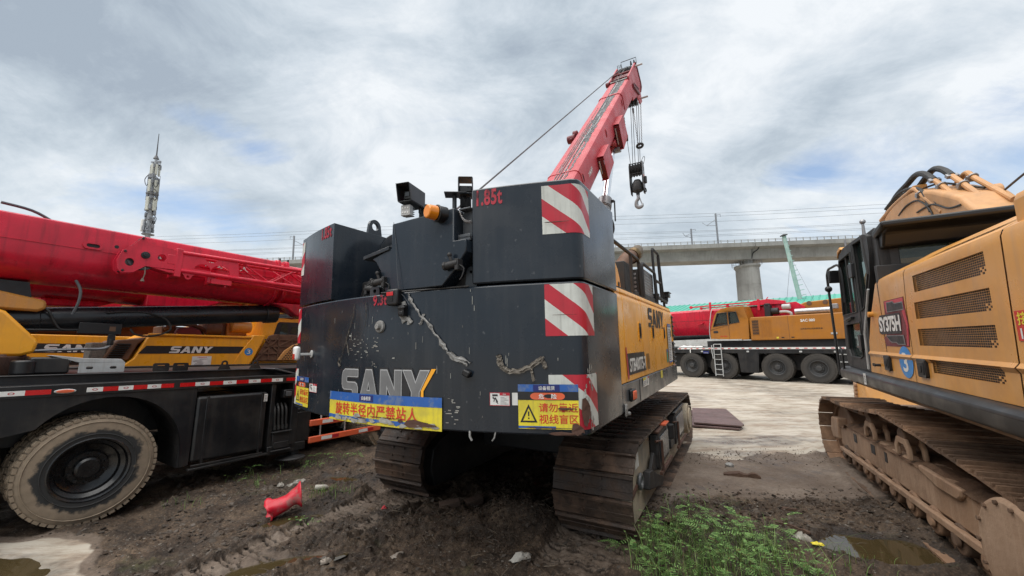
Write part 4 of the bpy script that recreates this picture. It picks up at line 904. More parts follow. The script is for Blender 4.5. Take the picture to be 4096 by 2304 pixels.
# fittings on the right-hand track frame
YT = -1.43
for (x0, x1, z0, z1, d) in ((.70, 1.38, .36, .735, .10), (2.0, 2.85, .34, .74, .10)):
    mb = MB(); mb.box(x0, x1, YT - d, YT, z0, z1); tb = mb.build('tool_box', M_blackm, crane, bevel=.02)
    mb = MB(); mb.box(x0 - .02, x1 + .02, YT - d - .015, YT, z1, z1 + .035); mb.build('box_lid', M_rust if x0 < 1 else M_plast, tb, bevel=.01)
    mb = MB(); mb.box(x0 + .08, x1 - .06, YT - d - .012, YT - d, z0 + .06, z1 - .05); mb.build('box_door', M_base, tb, bevel=.008)
    mb = MB(); mb.tube([(x0 + .05, YT - d - .03, z0 - .03), (x0 + .05, YT - d - .03, z0 + .30), (x0 - .04, YT - d + .02, z0 + .30)], .014, 6); mb.bar((x0 - .03, YT - d - .02, z0 - .03), (x1 + .03, YT - d - .02, z0 - .03), .03, .03); mb.build('step_rail', M_rust, tb)
mb = MB(); mb.box(1.0, 1.25, YT - .14, YT - .02, .772, .785); mb.build('orange_label', M_sgn_o, crane)
mb = MB(); mb.cyl((1.62, YT - .08, .50), (1.62, YT - .08, .68), .06, n=12); mb.box(1.55, 1.85, YT - .1, YT, .38, .5); mb.build('valve', M_blackm, crane, bevel=.01)
mb = MB(); mb.prism([(.20, .30), (.92, .14), (.98, .22), (.62, .34), (.40, .44), (.24, .46)], 1, YT - .09, YT - .02); mb.prism([(.42, .42), (.98, .28), (1.02, .46), (.74, .48), (.60, .56)], 1, YT - .07, YT - .03); mb.build('tie_down_bracket', M_blackm, crane, bevel=.01)
mb = MB(); mb.obox((1.0, YT - .08, .47), .16, .05, .07, Matrix.Rotation(R_(-35), 3, 'Y')); mb.build('bracket_tip', M_alum, crane, bevel=.008)
mb = MB(); mb.ring((.08, YT - .03, .41), (0, 1, 0), .06, .020, 18, 8); mb.build('towing_eye', M_base, crane)
mb = MB(); mb.cyl((3.35, YT - .12, .47), (3.35, YT, .47), .24, n=28); mb.cyl((3.35, YT - .15, .47), (3.35, YT - .12, .47), .17, n=24); mb.build('final_drive', M_fr_gr, crane, bevel=.012)
mb = MB(); mb.box(.02, .16, YT - .004, YT - .001, .53, .66); mb.build('info_plate', M_white, crane)
mb = MB(); mb.prism([(-.2, .33), (.12, .395), (.12, .42), (-.2, .36)], 1, YT - .02, YT); mb.build('rust_strip', M_rust, crane)
# ================================================================ EXCAVATOR (local: x forward, y left, z up)
exc = thing('excavator', 'yellow excavator with black cab and muddy brown tracks at the edge of the yard', 'excavator', (3.99, 4.817, 0), (0, 0, R_(61.4)))
YE = -.10
TE = Matrix.Rotation(R_(4), 4, 'Z')
SH2 = shoe_mesh('track_shoe', .20, .60, M_trackmud, [(.075, .048, .016), (0, .040, .012), (-.075, .044, .014)], bolts=False)
top2 = [(-2.6, .745), (-2.2, .80), (-1.8, .845), (-1.4, .895), (-1.0, .925), (-.65, .955), (-.3, .925), (.1, .895), (.5, .868), (.9, .862), (1.1, .87)]
P2 = stadium(-3.35, 1.76, .43, .42, top2)
for yc, sd in ((-.30, 3), (-2.89, 4)): lay_track(exc, SH2, P2, .20, yc, TE, sd)
def emesh(mb, name, m, parent=exc, bevel=0, T=TE, **k):
    mb.v = [tuple(T @ Vector(v)) for v in mb.v]; return mb.build(name, m, parent, bevel=bevel, **k)
for s, y0 in ((1, 0), (-1, -3.19)):
    Y = lambda d: y0 - d if s > 0 else y0 + d
    mb = MB(); pr = [(1.25, .26), (1.22, .52), (.95, .56), (.5, .585), (.42, .60), (-.2, .60), (-.7, .60), (-1.95, .585), (-2.05, .53), (-2.1, .30), (-1.9, .27), (1.1, .25)]
    a, b = Y(.12), Y(.52); mb.prism(pr, 1, min(a, b), max(a, b)); fr = emesh(mb, 'track_frame', M_fr_mud, bevel=.03)
    a, b = Y(.07), Y(.12); mb = MB(); mb.prism([(1.15, .20), (1.15, .255), (-2.08, .285), (-2.08, .22)], 1, min(a, b), max(a, b)); emesh(mb, 'frame_ledge', M_fr_mud, fr, .012)
    a, b = Y(.06), Y(.30); mb = MB(); mb.cyl((-2.48, a, .42), (-2.48, b, .42), .375, n=32); mb.cyl((-2.48, Y(-.02), .42), (-2.48, a, .42), .345, n=28); dv = emesh(mb, 'final_drive', M_fr_mud, bevel=.03)
    mb = MB()
    for k in range(14): an = 2 * math.pi * k / 14; mb.cyl((-2.48 + .31 * math.cos(an), Y(-.035), .42 + .31 * math.sin(an)), (-2.48 + .31 * math.cos(an), Y(-.02), .42 + .31 * math.sin(an)), .014, n=8)
    emesh(mb, 'drive_bolts', M_trackmud, dv)
    mb = MB(); a, b = Y(.2), Y(.4); mb.cyl((1.30, a, .43), (1.30, b, .43), .36, n=28); emesh(mb, 'idler_wheel', M_trackmud, bevel=.02)
    mb = MB(); a, b = Y(.09), Y(.30); mb.prism([(1.58, .40), (1.5, .60), (1.22, .62), (1.22, .33), (1.5, .30)], 1, min(a, b), max(a, b)); emesh(mb, 'idler_guard', M_fr_mud, bevel=.02)
    for i in range(9):
        mb = MB(); x = 1.0 - i * .37; mb.cyl((x, Y(.10), .19), (x, Y(.50), .19), .115, n=20); mb.cyl((x, Y(.07), .19), (x, Y(.10), .19), .06, n=14); emesh(mb, 'track_roller', M_trackmud, bevel=.015)
    for x in (.02, -.80):
        mb = MB(); mb.cyl((x, Y(.10), .79), (x, Y(.50), .79), .085, n=18); cr = emesh(mb, 'carrier_roller', M_trackmud, bevel=.01)
        mb = MB(); pth = [(x - .16, .60), (x - .15, .70), (x - .09, .78), (x + .09, .78), (x + .15, .70), (x + .16, .60), (x + .10, .60), (x + .09, .68), (x + .05, .72), (x - .05, .72), (x - .09, .68), (x - .10, .60)]
        for dd in (.09, .20): mb.prism(pth, 1, min(Y(dd), Y(dd + .035)), max(Y(dd), Y(dd + .035)))
        emesh(mb, 'roller_bracket', M_fr_mud, cr, .01)
    # mud heaped on top of the frame
    mb = MB(); rnd = random.Random(5 + s); n, k = 84, 10; vs = []
    import mathutils
    for i in range(n + 1):
        x = 1.30 - 3.45 * i / n
        for j in range(k + 1):
            q = j / k; d = .095 + .42 * q; e = min(1, min(q, 1 - q) * 5); h = mathutils.noise.fractal(Vector((x * 3.1, d * 6, s * 3.3)), 1.0, 2.0, 4) * .05 + mathutils.noise.noise(Vector((x * 1.2, s, 0))) * .035
            zb = .545 if x > .95 else .60
            drop = -.035 * max(0, mathutils.noise.noise(Vector((x * 5, s * 2, 4)))) if j == 0 else 0
            vs.append((x, Y(d + (.0 if j else .004 * math.sin(x * 31))), zb - .02 + e * (.035 + max(-.03, h)) + drop))
    mb.add(vs, [(i * (k + 1) + j, (i + 1) * (k + 1) + j, (i + 1) * (k + 1) + j + 1, i * (k + 1) + j + 1) for i in range(n) for j in range(k)])
    emesh(mb, 'caked_mud', M_mudcake, smooth=25, kind='stuff')
    for x, w in ((.62, .05), (.05, .055), (-.3, .03)):
        if s > 0: mb = MB(); mb.box(x - w, x + w, Y(.119), Y(.115), .42, .52); emesh(mb, 'frame_slot', M_blackm, fr)
    mb = MB(); mb.prism([(-1.1, .61), (-1.75, .60), (-1.74, .54), (-1.68, .50), (-1.4, .50), (-1.12, .56)], 1, min(Y(.085), Y(.13)), max(Y(.085), Y(.13))); emesh(mb, 'frame_cover', M_fr_mud, fr, .015)
mb = MB(); mb.box(-2.3, .9, -2.55, -.65, .55, .88); mb.cyl((-.7, -1.6, .88), (-.7, -1.6, 1.2), .70, n=36); emesh(mb, 'undercarriage_centre', M_fr_mud, bevel=.03)
# upper structure: black skirt, pressed side doors
mb = MB(); pr = [(-.045, 1.225), (-.03, 1.25), (-.03, 1.33), (-.06, 1.36), (-.10, 1.372), (-1.2, 1.372), (-1.2, 1.25), (-.25, 1.225)]
mb.prism(pr, 0, -3.95, .74); mb.v = [(x, y, z) for x, y, z in mb.v]; sk = mb.build('side_skirt', M_black, exc, bevel=.012)
mb = MB(); mb.prism([(.735, -.06), (.80, -.10), (.80, -1.2), (.735, -1.2)], 2, 1.25, 1.37); mb.prism([(.74, 1.23), (.2, 1.20), (.2, 1.24), (.74, 1.26)], 1, -1.2, -.07); mb.build('skirt_end', M_base, exc, bevel=.01)
mb = MB(); mb.box(-3.9, .7, -3.05, -.12, 1.18, 1.37); mb.build('turntable_deck', M_fr_mud, exc)
mb = MB(); mb.obox((-.42, -.026, 1.30), .075, .004, .115); sl = mb.build('arrow_label', M_white, sk)
mb = MB(); mb.obox((-.42, -.0232, 1.30), .05, .002, .006); mb.flat(shape([[(-.02, 0), (.02, 0), (0, .03)]]), lambda u, v, w: (-.42 + u, -.0232, 1.315 + v)); mb.flat(shape([[(-.02, 0), (.02, 0), (0, -.03)]]), lambda u, v, w: (-.42 + u, -.0232, 1.285 + v)); mb.build('arrow_mark', M_sgn_k, sl, smooth=0)
# side sheet follows a section: flat side, crease, sloping shoulder to the roof
SEC = [(1.375, YE), (1.545, YE), (1.575, YE + .018), (1.60, YE), (2.27, YE), (2.305, YE - .012), (2.33, YE - .05), (2.44, YE - .26), (2.50, YE - .36), (2.51, YE - .6)]
def sec_y(z):
    for (z0, y0), (z1, y1) in zip(SEC[:-1], SEC[1:]):
        if z0 <= z <= z1: return y0 + (y1 - y0) * (z - z0) / max(1e-6, z1 - z0)
    return SEC[-1][1]
GR = {  # grille openings on the middle door: x rear, x front, z low, z high
 'a': (-2.90, -1.93, 2.338, 2.402), 'b': (-2.88, -1.845, 2.095, 2.225), 'c': (-2.875, -1.80, 1.885, 2.015), 'd': (-2.865, -1.79, 1.675, 1.805), 'e': (-2.875, -1.965, 1.475, 1.575)}
def sheet(name, xf, xr, m, holes=(), th=.02):
    """pressed door from x = xf(z) to x = xr(z) with grille openings left out"""
    zs = sorted({z for z, _ in SEC} | {z for h in holes for z in h[2:]} | {1.46, 1.66, 1.70, 1.95, 2.15})
    vs, fs = [], []
    cols_x = sorted({x for h in holes for x in h[:2]})
    def xs(z): return [xr(z)] + cols_x + [xf(z)]
    nc = len(cols_x) + 2
    for z in zs:
        for x in xs(z): vs.append((x, sec_y(z), z))
    for i in range(len(zs) - 1):
        for j in range(nc - 1):
            if holes and 0 < j < nc - 2 + 1:
                xm = .5 * (vs[i * nc + j][0] + vs[i * nc + j + 1][0]); zm = .5 * (zs[i] + zs[i + 1])
                if any(h[0] < xm < h[1] and h[2] < zm < h[3] for h in holes): continue
            fs.append((i * nc + j, i * nc + j + 1, (i + 1) * nc + j + 1, (i + 1) * nc + j))
    mb = MB(); mb.add(vs, fs); o = mb.build(name, m, exc, smooth=28); so = o.modifiers.new('thickness', 'SOLIDIFY'); so.thickness = th; so.offset = -1; so.use_rim = False
    return o
seam1 = lambda z: -1.61 - .02 * max(0, (z - 1.39)) - .14 * max(0, (z - 1.95))
frontedge = lambda z: (-.375 - .22 * (z - 1.375)) if z < 1.79 else (-.466 - (z - 1.79) * .93 if z < 2.27 else -.91 - (z - 2.27) * 1.2)
dA = sheet('front_side_door', frontedge, lambda z: seam1(z) + .006, M_yelold)
dB = sheet('engine_door', lambda z: seam1(z) - .006, lambda z: -3.0 - .07 * (z - 1.4), M_yelold, list(GR.values()))
dC = sheet('rear_side_panel', lambda z: -3.014 - .07 * (z - 1.4), lambda z: -3.95, M_yelold)
mb = MB(); mb.box(-3.9, -.5, -2.9, YE - .09, 1.375, 2.28); mb.box(-3.9, -1.15, -2.9, -.55, 2.28, 2.42); mb.build('engine_core', M_blackm, exc)
mb = MB(); mb.box(-3.95, -1.3, -2.9, YE - .36, 2.485, 2.505); mb.build('top_panel', M_yelold, exc, bevel=.02)
mb = MB(); mb.prism([(-3.1, YE - .035), (-3.97, YE - .03), (-4.2, -.30), (-4.33, -.8), (-4.38, -1.55), (-4.33, -2.3), (-4.2, -2.8), (-3.97, -3.02), (-3.1, -3.02)], 2, 1.38, 2.482); mb.build('counterweight', M_yelold, exc, bevel=.05)
mb = MB(); mb.box(-3.5, -3.0, -.75, -.5, 2.50, 2.575); mb.build('roof_hatch', M_plast, exc, bevel=.02)
# perforated grilles in the openings: bars with gaps, dark chamber behind
for key, (x0, x1, z0, z1) in GR.items():
    mb = MB(); nx = int((x1 - x0) / .0235); nz_ = int(round((z1 - z0) / .0152)); g = .004
    F = lambda x, z, d=.004: (x, sec_y(z) - d, z)
    for i in range(nx + 1):
        x = x0 + (x1 - x0) * i / nx; w = .0011
        for z_a, z_b in [(z0 + (z1 - z0) * j / 2, z0 + (z1 - z0) * (j + 1) / 2) for j in range(2)]: mb.add([F(x - w, z_a), F(x + w, z_a), F(x + w, z_b), F(x - w, z_b)], [(0, 1, 2, 3)])
    for j in range(nz_ + 1):
        z = z0 + (z1 - z0) * j / nz_; w = .0010; mb.add([F(x0, z - w, .003), F(x1, z - w, .003), F(x1, z + w, .003), F(x0, z + w, .003)], [(0, 1, 2, 3)])
    # staggered blank corner as on the pressed sheet
    rear = key in 'bcd'
    bl = [(0, 3, 1), (1, 2, 2), (2, 1, 3)] if key in 'bcde' else [(0, 2, 2), (1, 1, 3)]
    for r_, c0_, c1_ in ((nz_ - 1, 0, 0), ):
        pass
    for q in range(3):
        for c in range(3):
            if (q + c) % 2 == 0:
                dx = (x1 - x0) / nx; dz = (z1 - z0) / nz_; xa = x0 + c * dx; za = z0 + q * dz
                mb.add([F(xa, za, .002), F(xa + dx, za, .002), F(xa + dx, za + dz, .002), F(xa, za + dz, .002)], [(0, 1, 2, 3)])
    mb.build('grille', M_yelold, dB, smooth=0, kind='stuff')
    mb = MB(); mb.add([(x, sec_y(z) - .03, z) for z in (z0 - .01, z1 + .01) for x in (x0 - .01, x1 + .01)], [(0, 1, 3, 2)]); mb.build('grille_chamber', M_blackm, dB, smooth=0)
def door_print(name, x0, x1, z0, z1, m, parent, poly=None, off=.003, sh=None):
    mb = MB(); s_ = sh or (shape([poly]) if poly else ([(0, 0), (1, 0), (1, 1), (0, 1)], [(0, 1, 2, 3)]))
    mb.flat(s_, lambda u, v, w: (x0 + (x1 - x0) * u, YE + off, z0 + (z1 - z0) * v)); return mb.build(name, m, parent, smooth=0)
for x0, x1, par in ((-1.07, -.92, dA), (-1.885, -1.725, dB)):
    mb = MB(); mb.prism(rrect(x0, x1, 1.428, 1.572, .015), 1, YE - .01, YE + .022); h = mb.build('door_latch', M_plast, par, bevel=.006)
    mb = MB(); mb.box(x0 + .025, x1 - .03, YE + .02, YE + .028, 1.45, 1.545); mb.box(x0 + .05, x1 - .05, YE + .028, YE + .034, 1.47, 1.52); mb.build('latch_handle', M_blackm, h, bevel=.004)
mb = MB(); mb.cyl((-.70, YE - .01, 1.982), (-.70, YE + .04, 1.982), .028, n=14); mb.cyl((-.70, YE + .04, 1.982), (-.70, YE + .042, 1.982), .014, n=10); mb.build('door_stop', M_yelold, dA, bevel=.004)
mb = MB(); mb.cyl((-.72, YE, 1.465), (-.72, YE + .05, 1.465), .014, n=10); mb.cyl((-.52, YE, 1.46), (-.52, YE + .015, 1.46), .016, n=10); mb.build('door_pin', M_plast, dA)
# model badge: letters face the side; x runs forward so text is laid from front to rear
bg = door_print('model_badge', -.86, -1.63, 1.66, 2.085, M_reddk, exc, [(.30, 1), (.96, 1), (.96, .80), (1.0, .42), (.93, .0), (.18, .0), (.13, .18), (.25, .25)], .002)
door_print('badge_red', -.86, -1.63, 1.66, 2.085, M_sticker_r, bg, [(.33, .985), (.945, .985), (.945, .80), (.985, .42), (.92, .02), (.86, .02), (.93, .42), (.86, .74), (.35, .74)], .0035)
door_print('badge_black', -.86, -1.63, 1.66, 2.085, M_sgn_k, bg, [(.0, .30), (.02, .62), (.09, .70), (.78, .70), (.81, .62), (.76, .27), (.08, .27)], .005)
for z0, z1, k in ((.74, .96, 0), (.04, .24, 1)):
    o = door_print('badge_edge', -.86, -1.63, 1.66, 2.085, M_let_g, bg, [(.40, z1), (.62, z1), (.68, z1 - .05), (.93, z1 - .05), (.93, z0), (.38, z0)] if not k else [(.22, z1), (.82, z1), (.84, z0), (.60, z0), (.55, z0 + .04), (.40, z0 + .04), (.36, z0 + .06)], .0055)
    door_print('badge_plate', -.86, -1.63, 1.66, 2.085, M_sgn_k, o, [(.42, z1 - .02), (.60, z1 - .02), (.67, z1 - .07), (.91, z1 - .07), (.91, z0 + .02), (.40, z0 + .02)] if not k else [(.25, z1 - .02), (.79, z1 - .02), (.81, z0 + .02), (.62, z0 + .02), (.57, z0 + .06), (.42, z0 + .06), (.38, z0 + .075)], .0065)
mb = MB(); mb.flat(text('SY375H', .035, .9), lambda u, v, w: (-.885 - .57 * u, YE + .0065, 1.795 + .145 * v)); mb.build('lettering', M_white, bg, smooth=0)
rd = door_print('round_number', -1.29, -1.60, 1.395, 1.665, M_blue, dA, None, .004, shape([circ(.5, .5, .5, .5, 32)]))
mb = MB(); mb.flat(text('3', .02), lambda u, v, w: (-1.37 - .12 * u, YE + .0055, 1.445 + .165 * v)); mb.build('lettering', M_white, rd, smooth=0)
ad = door_print('advert_plate', -3.065, -3.5, 1.715, 1.87, M_sgn_r, dC, None, .004)
mb = MB(); mb.flat(text('挖机', .02), lambda u, v, w: (-3.085 - .17 * u, YE + .0055, 1.795 + .068 * v)); mb.build('lettering', M_sgn_y, ad, smooth=0)
mb = MB(); mb.flat(text('13', .02), lambda u, v, w: (-3.095 - .075 * u, YE + .0055, 1.725 + .055 * v)); mb.build('lettering', M_white, ad, smooth=0)
# cab
CABP = [(-.385, 1.375), (.60, 1.375), (.69, 1.42), (.715, 1.52), (.62, 2.05), (.525, 2.72), (.45, 2.81), (.20, 2.865), (-.66, 2.845), (-.80, 2.80), (-.80, 2.62), (-.735, 2.40), (-.44, 2.03), (-.40, 1.80)]
W1 = [(.44, 2.74), (-.11, 2.755), (-.09, 2.045), (.585, 2.035), (.50, 2.60)]
W2 = [(-.26, 2.815), (-.62, 2.805), (-.685, 2.41), (-.42, 2.08), (-.27, 2.04)]
W3 = [(.47, 1.915), (-.16, 1.925), (-.10, 1.535), (.02, 1.505), (.42, 1.505), (.50, 1.60)]
mb = MB(); plate(mb, [CABP, W1, W2, W3], 1, YE - .075, YE - .015)
mb.prism([(-.735, 2.40), (-.80, 2.62), (-.80, 2.80), (-.98, 2.80), (-.98, 2.40)], 1, YE - .14, YE - .05)
ca = mb.build('cab', M_blackm, exc, bevel=.012)
mb = MB(); mb.prism([(.535, 2.72), (.46, 2.815), (.20, 2.87), (-.85, 2.86), (-1.0, 2.80), (-1.0, 2.72)], 1, -1.20, YE - .06); mb.prism([(-1.0, 1.4), (-.95, 1.4), (-.95, 2.45), (-1.0, 2.45)], 1, -1.2, -.10); mb.box(-.98, -.9, -.30, -.14, 2.4, 2.8); mb.box(-.98, -.9, -1.2, -1.0, 2.4, 2.8); mb.box(-.95, .6, -1.2, -.2, 1.36, 1.42)
for y in (-.17, -1.16): mb.prism([(.71, 1.5), (.63, 1.5), (.46, 2.78), (.54, 2.74)], 1, y - .03, y + .03)
mb.build('cab_shell', M_blackm, ca, bevel=.01)
mb = MB(); mb.prism([(-.98, 2.60), (-.98, 2.80), (-1.22, 2.835), (-1.22, 2.775), (-1.12, 2.74), (-1.06, 2.62)], 1, -1.06, -.16); mb.prism([(-.95, 2.80), (-1.25, 2.84), (-1.25, 2.78), (-.95, 2.72)], 1, -1.10, -.12); mb.build('roof_visor', M_plast, ca, bevel=.02)
mb = MB(); plate(mb, [CABP, W1, W2, W3], 1, -1.20, -1.15); mb.build('far_door', M_blackm, ca)
mb = MB(); mb.box(-.55, -.05, -.90, -.45, 1.5, 1.75); mb.prism([(-.55, 1.75), (-.40, 1.75), (-.52, 2.40), (-.64, 2.38)], 1, -.88, -.47); mb.box(-.2, .2, -.42, -.34, 1.5, 1.92); mb.build('seat', M_plast, ca, bevel=.03)
mb = MB(); mb.box(-.945, -.94, -1.0, -.3, 2.40, 2.72); mb.build('rear_window', M_glassg, ca)
mb = MB(); mb.box(-.949, -.946, -.97, -.66, 2.60, 2.64); mb.build('window_label', M_let_g, ca)
mb = MB()
for w in (W1, W2, W3): mb.prism([(x, z) for x, z in w], 1, YE - .050, YE - .044)
mb.build('door_glass', M_glassg, ca)
mb = MB()
for w in (W1, W2, W3): mb.tube([(x, YE - .012, z) for x, z in w], .012, 5, True)
mb.box(.16, .185, YE - .045, YE - .02, 2.04, 2.75); mb.box(-.20, -.185, YE - .02, YE - .008, 1.40, 2.82)
mb.build('window_seal', M_rub, ca)
mb = MB(); mb.box(-.27, -.12, YE - .02, YE + .03, 2.44, 2.60); mb.box(-.20, -.10, YE - .02, YE + .02, 1.60, 1.78); mb.bar((.42, YE, 1.955), (.10, YE, 1.985), .03, .03); mb.tube([(.40, YE + .02, 1.965), (.22, YE + .035, 1.972), (.05, YE + .02, 1.99)], .012, 6); mb.build('door_handle', M_plast, ca, bevel=.008)
mb = MB(); mb.tube([(-.34, YE + .012, 1.40), (-.375, YE + .012, 1.79), (-.67, YE + .0, 2.25)], .012, 6); mb.build('grey_trim', M_alum, ca)
mb = MB(); mb.tube([(.86, -.05, 1.25), (.92, -.05, 2.44), (.85, -.05, 2.66), (.70, -.07, 2.70), (.48, -.12, 2.66), (.45, -.12, 2.2)], .016, 8, sub=5); mb.ball((.92, -.05, 2.43), .045, 12); mb.tube([(.60, -.05, 1.28), (.55, -.04, 1.55), (.62, -.04, 1.62)], .012, 6, sub=4); mb.build('cab_handrail', M_plast, exc)
mb = MB(); mb.obox((.60, -.08, 2.56), .05, .16, .17, Matrix.Rotation(.3, 3, 'Z')); mb.bar((.86, -.05, 2.56), (.62, -.07, 2.56), .02, .02); mb.build('rear_mirror', M_plast, exc, bevel=.03)
mb = MB(); mb.prism([(.50, 2.78), (.44, 2.88), (.30, 2.90), (.26, 2.86), (.42, 2.84)], 1, -.42, -.10); mb.build('roof_lamp_guard', M_yelold, ca, bevel=.01)
mb = MB(); mb.cyl((.2, -.15, 2.86), (.2, -.15, 2.97), .012, n=8); mb.cyl((.0, -.2, 2.86), (.0, -.2, 2.92), .03, n=10); mb.cyl((-.30, -.22, 2.86), (-.31, -.22, 3.05), .02, .012, 8); mb.ball((-.31, -.22, 3.06), .03); mb.build('aerial', M_steel, ca)
# boom with hydraulic pipes behind the cab
mb = MB(); BP = [(-.4, 1.5), (-.35, 2.35), (.10, 3.02), (.55, 3.42), (1.2, 3.72), (1.75, 3.90), (2.4, 3.98), (3.0, 3.86), (4.2, 3.3), (6.4, 2.2), (6.3, 1.9), (4.0, 2.8), (3.0, 3.1), (2.2, 3.08), (1.3, 2.75), (.6, 2.1), (.2, 1.4)]
mb.prism(BP, 1, -1.78, -1.34); M_tan = mat('faded_tan_paint', (.52, .27, .11), .45, dirt=(.30, .18, .10), amt=.7, streak=.3, scale=2.2); xb = mb.build('boom', M_tan, exc, bevel=.05, seg=3)
def pipe(P, r, m, nm): mb = MB(); mb.tube(P, r, 10, sub=6); return mb.build(nm, m, xb)
for y, P in ((-1.36, [(1.02, 3.36), (1.50, 3.74), (1.72, 3.91), (1.95, 3.93), (2.6, 3.92), (3.3, 3.85)]), (-1.46, [(.70, 3.34), (1.15, 3.72), (1.38, 3.90)]), (-1.55, [(.46, 3.28), (.86, 3.62), (1.15, 3.86)]), (-1.68, [(.30, 3.24), (.95, 3.72), (1.12, 3.86), (1.3, 3.84), (1.6, 3.76)])):
    p_ = pipe([(x, y, z) for x, z in P], .033, M_tan, 'hydraulic_pipe')
    k = 1; x, z = P[1]; mb = MB(); mb.obox((x + .08, y, z + .03), .07, .10, .06, Matrix.Rotation(R_(-38), 3, 'Y')); mb.ring((x + .05, y, z + .04), (.8, 0, .6), .042, .014, 12, 6); mb.build('pipe_clamp', M_steel, p_)
for y, P in ((-1.46, [(1.38, 3.90), (1.62, 4.08), (1.90, 4.18), (2.25, 4.16), (2.9, 4.10), (3.7, 3.8)]), (-1.55, [(1.15, 3.86), (1.35, 4.02), (1.62, 4.13), (2.0, 4.08), (2.5, 3.98)])):
    p_ = pipe([(x, y, z) for x, z in P], .042, M_rub, 'hydraulic_hose'); mb = MB(); x, z = P[0]; mb.obox((x, y, z), .08, .12, .05, Matrix.Rotation(R_(-38), 3, 'Y')); mb.build('hose_flange', M_steel, p_, bevel=.008)
pipe([(2.9, -1.40, 3.92), (2.2, -1.38, 4.0), (1.6, -1.37, 3.84), (1.1, -1.35, 3.5)], .014, M_rub, 'thin_hose'); pipe([(2.4, -1.34, 3.7), (2.0, -1.33, 3.75), (1.6, -1.33, 3.70), (1.3, -1.33, 3.5), (1.2, -1.33, 3.3)], .012, M_rub, 'thin_hose')
pipe([(3.0, -1.36, 3.98), (2.4, -1.37, 4.05), (1.9, -1.37, 3.98), (1.5, -1.36, 3.80), (1.3, -1.34, 3.45)], .022, M_rub, 'thin_hose'); pipe([(2.0, -1.5, 3.96), (1.5, -1.55, 3.88), (1.0, -1.6, 3.66), (.7, -1.64, 3.52)], .014, M_rub, 'thin_hose'); pipe([(1.7, -1.333, 3.55), (1.2, -1.333, 3.52), (.8, -1.333, 3.35), (.5, -1.333, 3.3)], .012, M_rub, 'thin_hose')
pipe([(.5, -1.70, 3.40), (.1, -1.75, 3.5), (-.1, -1.8, 3.52), (-.2, -1.8, 3.44), (.05, -1.78, 3.36), (.3, -1.72, 3.28)], .012, M_rope, 'grease_hose')
mb = MB(); mb.cyl((.9, -1.85, 3.5), (.9, -1.78, 3.5), .10); mb.build('boom_pin', M_tan, xb, bevel=.01)
mb = MB(); mb.box(1.9, 2.2, -1.56, -1.40, 3.90, 4.02); mb.build('pipe_bracket', M_yelold, xb, bevel=.01)
# folded stick and bucket in front
mb = MB(); mb.prism([(6.2, 1.9), (6.7, 1.9), (7.3, .5), (7.0, .4)], 1, -2.0, -1.72); mb.build('stick', M_yelold, exc, bevel=.03)
mb = MB(); mb.prism([(6.6, .05), (7.2, .0), (7.7, .20), (7.7, .55), (7.2, .75), (6.8, .6)], 1, -2.6, -1.55); bk = mb.build('bucket', M_yelold, exc, bevel=.04)
for k in range(5): mb = MB(); mb.cyl((7.66 - .02 * k, -1.49, .12 + k * .10), (7.66 - .02 * k, -1.60, .12 + k * .10), .065, n=12); mb.build('wear_plate', M_fr_mud, bk, bevel=.01)

# ================================================================ LEFT TRUCK CRANES (local frame shared by the parked row)
TLOC = Vector((-4.48, 4.36, 0)); TROT = (0, R_(1.76), R_(57.13))
TM = Matrix.Translation(TLOC) @ Euler(TROT).to_matrix().to_4x4()
trk = thing('truck_crane', 'black truck crane with crimson boom and muddy wheel beside the grey counterweight', 'truck crane', TLOC, TROT)
M_tyre = None
def tyre_mat(name, mud, dark, r0, r1, patch):
    m = bpy.data.materials.new(name); m.use_nodes = True; nt = m.node_tree; L = nt.links; b = nt.nodes['Principled BSDF']; N = nt.nodes.new
    tc = N('ShaderNodeTexCoord'); sp = N('ShaderNodeSeparateXYZ'); L.new(tc.outputs['Object'], sp.inputs[0])
    cx = N('ShaderNodeCombineXYZ'); L.new(sp.outputs[0], cx.inputs[0]); L.new(sp.outputs[2], cx.inputs[2])
    ln = N('ShaderNodeVectorMath'); ln.operation = 'LENGTH'; L.new(cx.outputs[0], ln.inputs[0])
    n1 = N('ShaderNodeTexNoise'); n1.inputs['Scale'].default_value = 5; n1.inputs['Detail'].default_value = 8; n1.inputs['Roughness'].default_value = .65; L.new(tc.outputs['Object'], n1.inputs['Vector'])
    ma = N('ShaderNodeMath'); ma.operation = 'MULTIPLY_ADD'; L.new(n1.outputs[0], ma.inputs[0]); ma.inputs[1].default_value = patch; L.new(ln.outputs['Value'], ma.inputs[2])
    mr = N('ShaderNodeMapRange'); L.new(ma.outputs[0], mr.inputs[0]); mr.inputs[1].default_value = r0 + patch * .5; mr.inputs[2].default_value = r1 + patch * .5
    n2 = N('ShaderNodeTexNoise'); n2.inputs['Scale'].default_value = 14; n2.inputs['Detail'].default_value = 6; L.new(tc.outputs['Object'], n2.inputs['Vector'])
    mm = N('ShaderNodeMix'); mm.data_type = 'RGBA'; L.new(n2.outputs[0], mm.inputs[0]); mm.inputs[6].default_value = (*[v * .62 for v in mud], 1); mm.inputs[7].default_value = (*[v * 1.3 for v in mud], 1)
    mx = N('ShaderNodeMix'); mx.data_type = 'RGBA'; L.new(mr.outputs[0], mx.inputs[0]); mx.inputs[6].default_value = (*dark, 1); L.new(mm.outputs[2], mx.inputs[7]); L.new(mx.outputs[2], b.inputs['Base Color'])
    b.inputs['Roughness'].default_value = .75; b.inputs['Specular IOR Level'].default_value = .3
    bp_ = N('ShaderNodeBump'); bp_.inputs['Strength'].default_value = .35; bp_.inputs['Distance'].default_value = .01; L.new(n2.outputs[0], bp_.inputs['Height']); L.new(bp_.outputs[0], b.inputs['Normal'])
    return m
